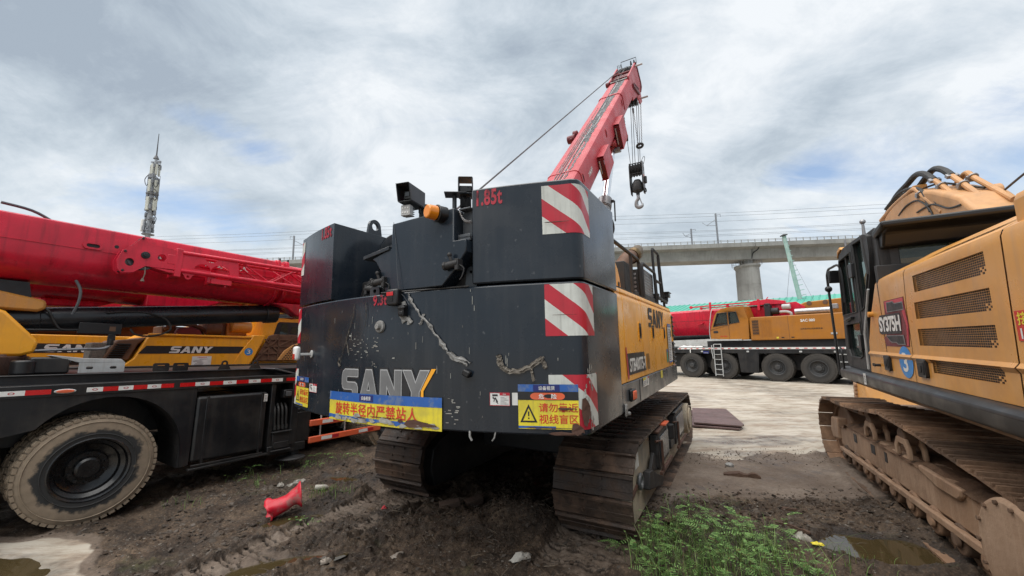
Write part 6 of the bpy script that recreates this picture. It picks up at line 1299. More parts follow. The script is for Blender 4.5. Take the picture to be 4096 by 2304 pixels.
mb = MB(); mb.box(-3, 5.5, Y2 - .1, Y2 + 2.2, 1.42, 1.52); mb.box(-3, 5.5, Y2 + .0, Y2 + 2.2, .6, 1.42); mesh2(mb, 'deck', M_black, t2, O2, .01)
W2p = WP
for x in (-1.3, .2, 4.3): w_ = put_wheel(t2, WP, Vector((x, Y2 - .05, .53)) - O2, .4 * x)
O3 = Vector((.5, 6.0, 0)); t3 = parked('truck_crane', 'farther truck crane with only its yellow hood and white word mark showing under the cylinder', O3)
Y3 = 6.0
mb = MB(); mb.prism([(-1.0, 1.60), (-1.0, 2.12), (1.96, 2.12), (2.0, 2.17), (2.35, 2.17), (2.35, 2.12), (1.7, 1.60)], 1, Y3, Y3 + 1.5); h3 = mesh2(mb, 'hood', M_yel, t3, O3, .02)
mb = MB(); mb.flat(shape([[(-1.0, 1.76), (-1.0, 1.945), (1.50, 1.94), (1.36, 1.755)]]), lambda u, v, w: (u, Y3 - .004, v)); mesh2(mb, 'black_stripe', M_sgn_k, h3, O3, smooth=0)
sh, wd = sany(.01, .22, 1.35); mb = MB(); mb.flat(([(.36 + u / wd * .82, 1.775 + v * .15) for u, v in sh[0]], sh[1]), lambda u, v, w: (u, Y3 - .006, v)); mesh2(mb, 'word_mark', M_white, h3, O3, smooth=0)
mb = MB(); mb.prism([(1.30, 1.92), (1.40, 2.02), (1.6, 2.05), (1.75, 2.0), (1.75, 1.80), (1.35, 1.80)], 1, Y3 - .05, Y3 - .01); mb.prism([(1.5, 1.66), (1.8, 1.6), (1.8, 1.8)], 1, Y3 - .05, Y3 - .01); mesh2(mb, 'wheel_arch', M_brown, h3, O3, .01)
mb = MB(); mb.prism([(2.3, 1.6), (2.4, 2.18), (2.9, 2.45), (3.6, 2.45), (3.6, 1.6)], 1, Y3 + .3, Y3 + 1.4); c3 = mesh2(mb, 'driver_cab', M_yel, t3, O3, .03)
mb = MB(); mb.prism([(2.75, 2.10), (2.95, 2.38), (3.5, 2.38), (3.5, 2.10)], 1, Y3 + .28, Y3 + .295); mesh2(mb, 'window', M_glass, c3, O3)
mb = MB(); mb.prism(ubox(Y3 + .0, Y3 + .8, 2.50, 3.3), 0, -3, 7.0); mesh2(mb, 'boom', M_red, t3, O3)
mb = MB(); mb.box(-3, 5, Y3 - .1, Y3 + 2.2, .6, 1.58); mesh2(mb, 'deck', M_black, t3, O3, .01)
mb = MB(); mb.box(-2.5, 2.3, Y3 + .9, Y3 + 1.6, 1.6, 2.72); mb.cyl((.2, Y3 + .8, 2.3), (1.6, Y3 + .8, 2.3), .16, n=16); mesh2(mb, 'engine_housing', M_brown, t3, O3, .03)
for x in (-1.0, .3, 3.6): put_wheel(t3, WP, Vector((x, Y3 - .05, .53)) - O3, .4 * x)
# ================================================================ FAR ALL-TERRAIN CRANE (local: x forward = to the right, near side y = 0)
atc = thing('mobile_crane', 'yellow eight-wheeled mobile crane with crimson boom parked beyond the steel plates', 'crane', (8.449, 19.553, 0), (0, 0, R_(-48.45)))
WB = wheel_protos(.585, .40, .30, .10, M_tyregrey, M_rimgrey, 60)
for i, x in enumerate((.13, 1.60, 3.68, 5.07, 6.6)):
    put_wheel(atc, WB, (x, 0, .575), i * .9); put_wheel(atc, WB, (x, 2.25, .575), i * .7 + .2, False)
mb = MB(); mb.box(-3, 8, .55, 2.1, .45, 1.1); mb.build('chassis', M_blackm, atc, bevel=.02)
mb = MB(); mb.box(-3, 7.5, .0, 2.65, 1.31, 1.42); mb.box(-3, 7.5, .03, .2, 1.15, 1.31); mb.prism([(2.20, 1.31), (2.28, .32), (2.98, .32), (3.05, 1.31)], 1, .01, .5); mb.prism([(5.72, 1.31), (5.75, .30), (6.1, .30), (6.1, 1.31)], 1, .01, .5); dkb = mb.build('deck', M_black, atc, bevel=.01)
for k in range(23):
    mb = MB(); x = -.45 + k * .285; mb.box(x, x + (.11 if k % 1 == 0 else .1), -.006, -.001, 1.345, 1.375); mb.build('red_reflector', M_redlens, dkb)
mb = MB(); mb.box(-.5, 6.2, -.001, .0, 1.325, 1.40); mb.build('white_band', M_white, dkb)
for x in (.62, 2.58, 4.5, 5.6): mb = MB(); mb.box(x, x + .1, -.012, .02, 1.19, 1.255); mb.build('side_lamp', M_alum, dkb, bevel=.01)
mb = MB(); mb.box(.72, .98, -.002, .02, 1.13, 1.24); pl_ = mb.build('number_plate', M_sgn_n, dkb); mb = MB(); mb.flat(text('京A', .02), lambda u, v, w: (.74 + .21 * u, -.004, 1.15 + .07 * v)) if False else mb.box(.74, .96, -.004, -.002, 1.155, 1.165); mb.build('text_line', M_white, pl_)
mb = MB(); mb.tube([(1.24, -.06, 1.55), (1.24, -.06, .12)], .022, 6); mb.tube([(1.56, -.06, 1.55), (1.56, -.06, .12)], .022, 6); mb.tube([(1.24, -.02, 1.55), (1.56, -.02, 1.55)], .018, 6)
lad = mb.build('ladder', M_alum, atc)
for k in range(6): mb = MB(); mb.box(1.24, 1.56, -.085, -.035, .18 + k * .225, .205 + k * .225); mb.build('rung', M_alum, lad)
mb = MB(); mb.tube([(1.12, .02, 1.5), (1.14, -.04, 1.2), (1.18, -.06, .9)], .018, 6); mb.build('handrail', M_alum, atc)
for k in range(3): mb = MB(); mb.box(5.75, 6.05, -.05, .0, .55 + k * .28, .58 + k * .28); mb.build('step', M_alum, atc)
mb = MB(); mb.box(.8, 6.0, .35, 2.4, 1.42, 1.70); mb.build('turntable', M_blackm, atc)
mb = MB(); mb.prism([(2.74, 1.70), (2.74, 2.60), (2.80, 2.70), (5.95, 2.70), (6.1, 2.66), (6.1, 1.70)], 1, .2, 1.1); bdy = mb.build('engine_housing', M_yeldark, atc, bevel=.025)
for x in (4.18, 5.62): mb = MB(); mb.box(x, x + .012, .197, .21, 1.70, 2.69); mb.build('panel_seam', M_brown, bdy)
mb = MB(); mb.box(2.84, 3.09, .193, .2, 1.93, 2.58); vn = mb.build('vent', M_sgn_k, bdy)
for k in range(6):
    mb = MB(); mb.box(2.84, 3.09, .186, .195, 1.93 + k * .126, 1.945 + k * .126); mb.build('vent_slat', M_yeldark, vn)
for k in range(7): mb = MB(); mb.box(2.84 + k * .04, 2.846 + k * .04, .187, .195, 1.93, 2.58); mb.build('vent_slat', M_yeldark, vn)
mb = MB()
for i in range(5):
    for k in range(15): mb.box(3.17 + i * .085, 3.23 + i * .085, .192, .2, 1.85 + k * .05, 1.872 + k * .05)
mb.build('pressed_louvres', M_yeldark, bdy, kind='stuff')
for s, x0, x1, z0, z1, m in (('SAC 000', 4.62, 5.10, 2.41, 2.52, M_white), ('△作业半径内注意安全', 4.58, 5.32, 2.10, 2.16, M_sgn_k)):
    mb = MB(); mb.flat(text(s, .025), lambda u, v, w: (x0 + (x1 - x0) * u, .194, z0 + (z1 - z0) * v)); mb.build('lettering', m, bdy, smooth=0)
mb = MB(); mb.box(3.9, 4.0, .19, .2, 1.78, 1.82); mb.box(4.25, 4.35, .19, .2, 1.78, 1.82); mb.build('latch', M_sgn_k, bdy); mb = MB(); mb.box(3.72, 3.8, .195, .2, 1.76, 1.83); mb.build('yellow_label', M_sgn_y, bdy); mb = MB(); mb.box(5.55, 5.75, .18, .2, 1.88, 1.95); mb.build('hinge', M_alum, bdy, bevel=.01)
CB = [(1.06, 1.80), (1.06, 2.16), (1.30, 2.85), (1.40, 3.02), (1.62, 3.16), (1.9, 3.22), (2.56, 3.22), (2.72, 2.62), (2.68, 1.76), (2.45, 1.74)]
V1 = [(1.22, 2.36), (1.44, 2.96), (1.84, 2.98), (1.84, 2.44)]; V2 = [(1.93, 2.46), (1.93, 2.98), (2.24, 2.98), (2.34, 2.52)]
mb = MB(); plate(mb, [CB, V1, V2], 1, .16, .19); mb.prism(CB, 1, .22, 1.05); cbb = mb.build('crane_cab', M_yeldark, atc, bevel=.02)
mb = MB()
for v in (V1, V2): mb.prism(v, 1, .205, .21)
mb.build('window', M_glassg, cbb)
mb = MB()
for v in (V1, V2): mb.tube([(x, .165, z) for x, z in v], .03, 6, True)
mb.build('window_seal', M_sgn_k, cbb)
mb = MB(); mb.box(1.885, 1.895, .152, .17, 1.76, 2.42); mb.bar((1.06, .155, 2.20), (1.95, .155, 2.42), .012, .012); mb.build('door_seam', M_brown, cbb); mb = MB(); mb.prism(rrect(1.20, 1.42, 2.06, 2.16, .04), 1, .145, .165); mb.build('door_handle', M_sgn_k, cbb, bevel=.01)
mb = MB(); mb.box(1.02, 2.4, .10, .3, 1.72, 1.765); mb.tube([(1.05, .15, 1.74), (1.04, .14, 2.2), (1.12, .2, 2.9), (1.16, .3, 3.2)], .016, 6, sub=4); mb.build('cab_step', M_alum, atc)
mb = MB(); mb.flat(text('吊装', .02), lambda u, v, w: (1.5 + .3 * u, .155, 1.88 + .05 * v)); mb.build('lettering', M_sgn_r, cbb, smooth=0)
# boom: octagonal red section with fold line
BX = [(1.25, 2.70), (1.25, 3.18), (1.35, 3.28), (2.05, 3.28), (2.15, 3.18), (2.15, 2.70), (2.02, 2.25), (1.85, 1.98), (1.55, 1.98), (1.38, 2.25)]
mb = MB(); mb.prism(BX, 0, -7.5, 4.2); bb = mb.build('boom', M_red, atc, bevel=.015)
mb = MB(); mb.box(-7.5, 4.2, 1.243, 1.25, 2.72, 2.735); mb.build('boom_seam', M_reddk, bb)
mb = MB(); mb.prism([(0.0, 2.50), (.35, 2.62), (.30, 2.54), (.05, 2.48)], 1, 1.15, 1.26); mb.build('boom_fin', M_red, bb, bevel=.01)
mb = MB(); mb.prism([(3.2, 3.26), (4.3, 3.32), (4.6, 3.1), (4.6, 2.7), (3.2, 2.7)], 1, 1.2, 1.3); mb.build('boom_bracket', M_red, bb, bevel=.01)
mb = MB(); mb.cyl((-4.5, 1.7, 1.86), (.9, 1.7, 1.98), .17, n=20); mb.build('lift_cylinder', M_cyl, atc)
mb = MB(); mb.bar((-.22, 1.15, 3.42), (3.3, 1.15, 3.45), .05, .06); mb.bar((.3, 1.2, 3.33), (3.8, 1.2, 3.35), .05, .05); mb.cyl((-.20, 1.10, 3.42), (-.20, 1.2, 3.42), .075, n=14); mb.cyl((.30, 1.12, 3.33), (.30, 1.24, 3.33), .06, n=14); mb.box(.72, .80, 1.10, 1.2, 3.05, 3.60); mb.prism([(2.4, 3.30), (2.7, 3.5), (3.3, 3.52), (3.9, 3.40), (3.9, 3.26)], 1, 1.1, 1.4); mb.bar((3.2, 1.15, 3.5), (3.3, 1.15, 3.62), .03, .03)
mb.box(1.5, 1.6, 1.15, 1.25, 3.28, 3.45); mb.box(2.85, 2.95, 1.08, 1.14, 3.05, 3.55); mb.build('stowed_jib', M_red2, atc, bevel=.008)
mb = MB(); mb.prism([(3.9, 2.70), (4.2, 3.10), (4.6, 3.28), (6.1, 3.36), (6.1, 2.7)], 1, 1.3, 2.2); yb = mb.build('boom_mount', M_yeldark, atc, bevel=.03)
mb = MB()
for x in (4.75, 5.3): mb.cyl((x, 1.28, 3.22), (x, 1.31, 3.22), .09, n=16)
mb.build('mount_hole', M_brown, yb)
mb = MB(); mb.cyl((4.30, .95, 2.87), (5.50, .95, 2.87), .125, n=24); mf = mb.build('silencer', M_silver, atc, bevel=.01)
mb = MB()
for i in range(26):
    for k in range(7): a = R_(120 + k * 20); mb.cyl((4.36 + i * .043 + (k % 2) * .02, .95 + .1255 * math.cos(a), 2.87 - .1255 * math.sin(a) * -1), (4.36 + i * .043 + (k % 2) * .02, .95 + .127 * math.cos(a), 2.87 + .127 * math.sin(a)), .010, n=6)
mb.build('silencer_holes', M_sgn_k, mf, kind='stuff', smooth=0)
mb = MB(); mb.box(3.22, 3.45, .7, 1.0, 2.72, 3.22); mb.cyl((3.22, .9, 2.95), (3.72, .9, 2.95), .15, n=18); mb.cyl((3.33, .8, 3.2), (3.33, .8, 3.3), .12, n=16); mb.build('air_filter', M_sgn_k, atc, bevel=.02)
mb = MB(); mb.cyl((3.85, .95, 3.12), (4.15, .95, 3.12), .11, n=18); mb.tube([(3.75, .9, 2.9), (4.0, .9, 2.9), (4.15, .92, 2.82), (4.15, .95, 2.7)], .06, 10, sub=4); mb.build('pipe_work', M_alum, atc, bevel=.01)
mb = MB(); mb.box(5.5, 5.75, .9, 1.1, 2.9, 3.1); mb.build('mount_clamp', M_steel, atc, bevel=.02)
rnd = random.Random(8); mb = MB(); n, k = 16, 5; vs = []
for i in range(n + 1):
    for j in range(k + 1): vs.append((-.45 + 1.15 * i / n, .02 + .4 * j / k + .02 * math.sin(i), 1.425 + .09 * max(0, mathutils.noise.noise(Vector((i * .5, j * .7, 1))) + .3) * (1 if 0 < j < k else .1)))
mb.add(vs, [(i * (k + 1) + j, (i + 1) * (k + 1) + j, (i + 1) * (k + 1) + j + 1, i * (k + 1) + j + 1) for i in range(n) for j in range(k)]); mb.box(.1, .14, -.01, -.006, 1.16, 1.42)
ml_ = mb.build('crumpled_white_sheet', M_white, None, smooth=25); tag(ml_, 'crumpled white cloth lying on the deck of the yellow mobile crane', 'cloth'); ml_.matrix_world = Matrix.Translation((8.449, 19.553, 0)) @ Matrix.Rotation(R_(-48.45), 4, 'Z')

# ================================================================ BACKDROP
VO = Vector((21.0, 78.2, 0)); VA = math.atan2(-.084, 1)
via = thing('railway_viaduct', 'grey concrete railway viaduct crossing behind the yard', 'viaduct', VO, (0, 0, VA))
X0, X1 = -150, 130
joints = [26.5 + 32.7 * i for i in range(-6, 5)]
for i, j in enumerate(joints[:-1]):
    mb = MB(); a, b = j + .06, joints[i + 1] - .06
    mb.prism([(-.2, 20.35), (-.2, 19.75), (.1, 19.55), (1.1, 19.35), (1.5, 17.45), (6.0, 17.45), (6.4, 19.35), (7.4, 19.55), (7.7, 19.75), (7.7, 20.35)], 0, a, b); mb.build('girder', M_conc, via)
    mb = MB(); mb.box(a, b, -.32, -.2, 19.62, 20.45); mb.box(a, b, 7.7, 7.82, 19.62, 20.45); mb.build('parapet', M_conc, via)
mb = MB()
for k in range(int((X1 - X0) / 1.27)): x = X0 + k * 1.27; mb.box(x - .05, x + .05, -.32, -.22, 20.45, 21.05)
mb.box(X0, X1, -.30, -.25, 20.97, 21.03); mb.box(X0, X1, -.30, -.25, 20.70, 20.74); mb.build('railing', M_conc, via, kind='stuff', smooth=0)
for j in joints:
    mb = MB(); n = 28; P0_, P1_ = [], []
    def ob(cx, cy, rx, ry, z): return [(cx + rx * math.cos(2 * math.pi * i / n), cy + ry * math.sin(2 * math.pi * i / n), z) for i in range(n)]
    lv = [ob(j, 3.75, 2.15, 3.0, -.5), ob(j, 3.75, 1.92, 2.8, 15.8), ob(j, 3.75, 2.2, 3.05, 16.15), ob(j, 3.75, 2.2, 3.05, 16.5)]
    vs = [v for l in lv for v in l]; mb.add(vs, [(q * n + i, q * n + (i + 1) % n, (q + 1) * n + (i + 1) % n, (q + 1) * n + i) for q in range(3) for i in range(n)] + [tuple(range(3 * n, 4 * n))]); pr_ = mb.build('pier', M_conc, via)
    mb = MB()
    for zq in (3.5, 6.5, 9.5, 12.5): mb.tube(ob(j, 3.75, 2.15 - .0144 * (zq + .5), 3.0 - .0127 * (zq + .5), zq), .035, 4, True)
    mb.build('pour_joint', M_conc, pr_)
    mb = MB(); mb.cyl((j, 3.0, 16.4), (j, 3.0, 17.45), .9, n=16); mb.cyl((j, 4.6, 16.4), (j, 4.6, 17.45), .9, n=16); mb.build('bearing', M_conc, pr_)
    mb = MB()
    for i in range(n): a = ob(j, 3.75, 2.5, 3.4, 16.5)[i]; mb.cyl(a, (a[0], a[1], 17.2), .03, n=4)
    mb.tube(ob(j, 3.75, 2.5, 3.4, 17.2), .03, 4, True); mb.lathe([(2.2, 16.42), (2.55, 16.42), (2.55, 16.5), (2.2, 16.5)], (0, 0, 0), 'z', 4) if False else None
    mb.build('pier_railing', M_steel, pr_, smooth=0)
    mb = MB(); mb.tube([(j + .9, -.05, 20.0), (j + .8, .4, 19.2), (j + .2, 1.2, 18.6), (j, 1.5, 17.6)], .10, 6, sub=4); mb.build('drain_pipe', M_blackm, pr_)
M_mast = mat('galvanised_mast', (.22, .23, .25), .6, .2)
def on_via(x, y, z): return Matrix.Translation(VO) @ Matrix.Rotation(VA, 4, 'Z') @ Vector((x, y, z))
for (x, y, h, lab) in ((20.0, .6, 6.4, 'tallest grey catenary mast, standing on the viaduct near the round pier'), (17.3, 6.8, 5.2, 'short grey catenary mast left of the tallest one on the viaduct'), (-68.6, .6, 5.6, 'grey catenary mast on the viaduct between telecom tower and grey crane'), (-63.5, 6.8, 4.6, 'catenary mast half hidden behind the upper counterweight of the grey crane')):
    t = thing('catenary_mast', lab, 'mast', on_via(x, y, 20.35), (0, 0, VA), 'catenary masts along the viaduct')
    mb = MB(); mb.box(-.13, .13, -.13, .13, 0, h); mb.build('pole', M_mast, t)
    mb = MB(); s = 1 if y < 3 else -1; sx = -1 if x > 0 else 1
    mb.tube([(0, 0, h * .82), (sx * 1.6, s * .8, h * .66), (sx * 2.2, s * 1.2, h * .78)], .05, 5); mb.tube([(0, 0, h * .62), (sx * 1.6, s * .8, h * .66)], .05, 5); mb.tube([(0, 0, h * .95), (-sx * .9, 0, h * .98), (-sx * .9, 0, h * .9)], .05, 5); mb.build('cantilever_arm', M_mast, t)
ws = []
for i, (y, z, sag) in enumerate(((.8, 27.2, .3), (1.2, 26.6, .2), (.5, 25.4, .3), (7.0, 25.0, .2), (2.0, 24.0, .3), (5.5, 23.5, .1), (2.0, 22.9, .1), (5.5, 22.4, .2))):
    mb = MB(); P = [(-150 + 5.0 * k, y, z - sag * math.sin(math.pi * ((k * 5.0) % 50) / 50)) for k in range(57)]; mb.tube(P, .022, 4); o = mb.build('overhead_wire', M_rope, None, loc=VO); o.rotation_euler = (0, 0, VA); ws.append(o)
    tag(o, ('topmost', 'second highest', 'third highest', 'fourth highest', 'fourth lowest', 'third lowest', 'second lowest', 'lowest')[i] + ' thin overhead wire strung above the viaduct', 'wire', 'overhead wires above the viaduct')
# green shed
M_gr = mat('mint_green_sheet_roof', (.07, .36, .27), .5, dirt=(.14, .40, .32), amt=.5, scale=1.0, var=.1)
SA, SBp = Vector((12.5, 43.4)), Vector((40.0, 20.1)); SA = Vector((10.0, 45.55)); dS = (SBp - SA).normalized(); Ls = 46.0; aS = math.atan2(dS.y, dS.x)
shed = thing('green_roof_shed', 'long low shed with mint green sheet roof behind the yellow mobile crane', 'shed', (SA.x, SA.y, 0), (0, 0, aS))
mb = MB(); mb.box(0, Ls, .6, 14, 0, 4.0); mb.build('wall', M_alum, shed)
ROOF = [(0, 4.55), (0, 4.62), (5.0, 5.65), (14.6, 4.0), (14.6, 3.9), (5.0, 5.55)]
mb = MB(); mb.prism(ROOF, 0, -.3, Ls + .3); rf_ = mb.build('roof', M_gr, shed)
mb = MB()
for k in range(90): x = k * .52; mb.add([(x, -.01, 4.63), (x + .12, -.01, 4.63), (x + .12, 4.95, 5.66), (x, 4.95, 5.66), (x + .06, -.01, 4.69), (x + .06, 4.95, 5.72)], [(0, 4, 5, 3), (4, 1, 2, 5), (0, 1, 4)])
mb.build('roof_rib', M_gr, rf_, kind='stuff', smooth=0)
M_chim = mat('pale_green_chimney_paint', (.32, .46, .42), .5, dirt=(.45, .52, .48), amt=.7, scale=2.0, var=.15)
chm = thing('leaning_chimney', 'pale green metal chimney leaning above the green shed roof', 'chimney', (26.75, 36, 4.0))
TOP = Vector((-1.50, 0, 7.25)); mb = MB(); mb.cyl((0, 0, -3.9), TOP * .985, .21, .155, 18); cs_ = mb.build('stack', M_chim, chm)
for k in range(16): mb = MB(); p = TOP * (k / 16 + .04); mb.cyl(p - TOP.normalized() * .025, p + TOP.normalized() * .025, .225 - .004 * k + .01, n=18); mb.build('band', M_chim, cs_)
mb = MB(); mb.cyl(TOP * .985, TOP * .993, .15, n=14); mb.cyl(TOP * .99, TOP * 1.0, .32, .30, 16); mb.cyl(TOP * 1.0, TOP * 1.012, .30, .05, 16); mb.build('rain_cap', M_blackm, chm)
mb = MB(); mb.tube([TOP * .72, (-2.4, -1.0, 2.0), (-3.2, -1.5, -.5)], .012, 4, sub=3); mb.tube([TOP * .7, (-.4, .5, -1)], .012, 4); mb.tube([TOP * .7, (-1.0, -3, -1)], .012, 4); mb.build('guy_wire', M_rope, chm)
# telecom tower
M_ant = mat('cream_antenna_panel', (.50, .50, .44), .5, dirt=(.35, .34, .3), amt=.4, scale=2); M_tow = mat('grey_tower_steel', (.36, .38, .40), .5, .1, dirt=(.24, .25, .26), amt=.5, scale=1.5)
tow = thing('telecom_tower', 'tall slim telecom tower with cream antenna panels rising behind the crimson boom', 'tower', (-65.7, 70, 0))
mb = MB(); mb.cyl((0, 0, 0), (0, 0, 29), .50, .34, 16); mb.cyl((0, 0, 29), (0, 0, 37.4), .32, .20, 14); tp_ = mb.build('pole', M_tow, tow)
mb = MB(); mb.cyl((0, 0, 37.4), (0, 0, 42.0), .11, .05, 8); mb.cyl((0, 0, 37.0), (0, 0, 37.7), .45, .15, 10); mb.build('lightning_rod', M_rope, tow)
for (z, h, w, rad, angs, mm) in ((34.8, 2.0, .36, .62, (60, 190, 275, 330), M_ant), (31.6, 2.3, .50, .66, (70, 185, 265, 345), M_ant), (28.2, 2.5, .52, .70, (80, 190, 265, 350), M_ant), (24.3, 2.2, .70, 1.15, (175,), M_white)):
    for a in angs:
        mb = MB(); c = Vector((rad * math.cos(R_(a)), rad * math.sin(R_(a)), z)); mb.obox(c, w, .28, h, Matrix.Rotation(R_(a + 90), 3, 'Z')) if mm is M_ant else mb.cyl(c - Vector((0, 0, h / 2)), c + Vector((0, 0, h / 2)), .36, n=16); mb.build('antenna_panel', mm, tow, bevel=.06)
rnd = random.Random(13)
mb = MB()
for z in (36.2, 35.2, 33.2, 32.4, 30.6, 29.8, 27.2, 26.6, 25.2, 24.0, 23.2):
    mb.tube([(.66 * math.cos(R_(a)), .66 * math.sin(R_(a)), z) for a in range(0, 360, 30)], .04, 4, True)
    for a in range(0, 360, 60):
        if rnd.random() < .8: mb.obox((rnd.uniform(.4, .8) * math.cos(R_(a)), .65 * math.sin(R_(a)), z + rnd.uniform(-.5, .5)), rnd.uniform(.2, .5), .3, rnd.uniform(.3, .9))
    for a in (0, 120, 240): mb.tube([(0, 0, z), (.66 * math.cos(R_(a)), .66 * math.sin(R_(a)), z)], .035, 4)
for a in (20, 100, 200, 300): mb.tube([(.7 * math.cos(R_(a)), .7 * math.sin(R_(a)), 23), (.7 * math.cos(R_(a)), .7 * math.sin(R_(a)), 26.4)], .05, 4); mb.tube([(.9 * math.cos(R_(a)), .9 * math.sin(R_(a)), 29), (.9 * math.cos(R_(a)), .9 * math.sin(R_(a)), 33.8)], .045, 4)
mb.build('antenna_frame', M_mast, tow)
for z in (30.2, 22.6): mb = MB(); mb.lathe([(.3, 0), (.95, .0), (.85, -.14), (.3, -.1)], (0, 0, z), 'z', 18); mb.build('platform_ring', M_mast, tow)
mb = MB()
for (x, z) in ((1.0, 33.5), (-1.0, 33.9), (1.2, 26.4), (1.1, 31.0)): mb.tube([(x * .6, -.4, z), (x * 1.3, -.4, z - 1.0), (x * .9, -.4, z - 2.2), (x * .4, -.4, z - 1.4)], .06, 5, sub=4)
mb.build('antenna_cable', M_rub, tow)
# small lattice aerial on the horizon beyond the shed
aer = thing('distant_aerial', 'tiny distant aerial tower seen over the crimson crane left of the chimney', 'tower', (38.0, 62.0, 0))
mb = MB(); mb.cyl((0, 0, 0), (0, 0, 8.6), .10, .05, 6); mb.build('pole', M_mast, aer); mb = MB()
for x in (-.6, .0, .7): mb.box(x - .08, x + .08, -.1, .1, 6.0, 7.0)
mb.box(-.8, .9, -.05, .05, 6.0, 6.12); mb.build('antenna_panel', M_mast, aer)

# ================================================================ GROUND
def vnoise(x, y, seed):
    xi, yi = np.floor(x).astype(np.int64), np.floor(y).astype(np.int64); fx, fy = x - xi, y - yi
    ux, uy = fx * fx * (3 - 2 * fx), fy * fy * (3 - 2 * fy)
    def h(a, b):
        n = (a * 374761393 + b * 668265263 + seed * 974711) & 0x7fffffff; n = ((n ^ (n >> 13)) * 1274126177) & 0x7fffffff; return ((n ^ (n >> 16)) & 0xffff) / 65535.0
    return (h(xi, yi) * (1 - ux) + h(xi + 1, yi) * ux) * (1 - uy) + (h(xi, yi + 1) * (1 - ux) + h(xi + 1, yi + 1) * ux) * uy - .5
def fbm(x, y, f, o, seed, g=.5):
    s = 0; a = 1
    for k in range(o): s = s + a * vnoise(x * f, y * f, seed + k * 17); f *= 2.03; a *= g
    return s
sst = lambda a, b, x: (lambda t: t * t * (3 - 2 * t))(np.clip((x - a) / (b - a), 0, 1))
cs60, sn60 = math.cos(R_(60.5)), math.sin(R_(60.5))
PUD = [  # puddle outlines: centre, radii, rotation
 ((3.02, 3.62), (.46, .24), -12), ((-2.30, 4.42), (.30, .10), 25), ((-2.36, 5.66), (.30, .12), -15), ((-1.95, 3.55), (.35, .10), 20), ((-4.3, 3.58), (.5, .16), -15)]
def pud_d(x, y):
    d = 9 + 0 * x
    for (cx_, cy_), (rx, ry), a in PUD:
        c, s = math.cos(R_(a)), math.sin(R_(a)); u = ((x - cx_) * c + (y - cy_) * s) / rx; v = (-(x - cx_) * s + (y - cy_) * c) / ry
        d = np.minimum(d, np.sqrt(u * u + v * v) + .35 * fbm(x, y, 4.5, 3, 91))
    return d
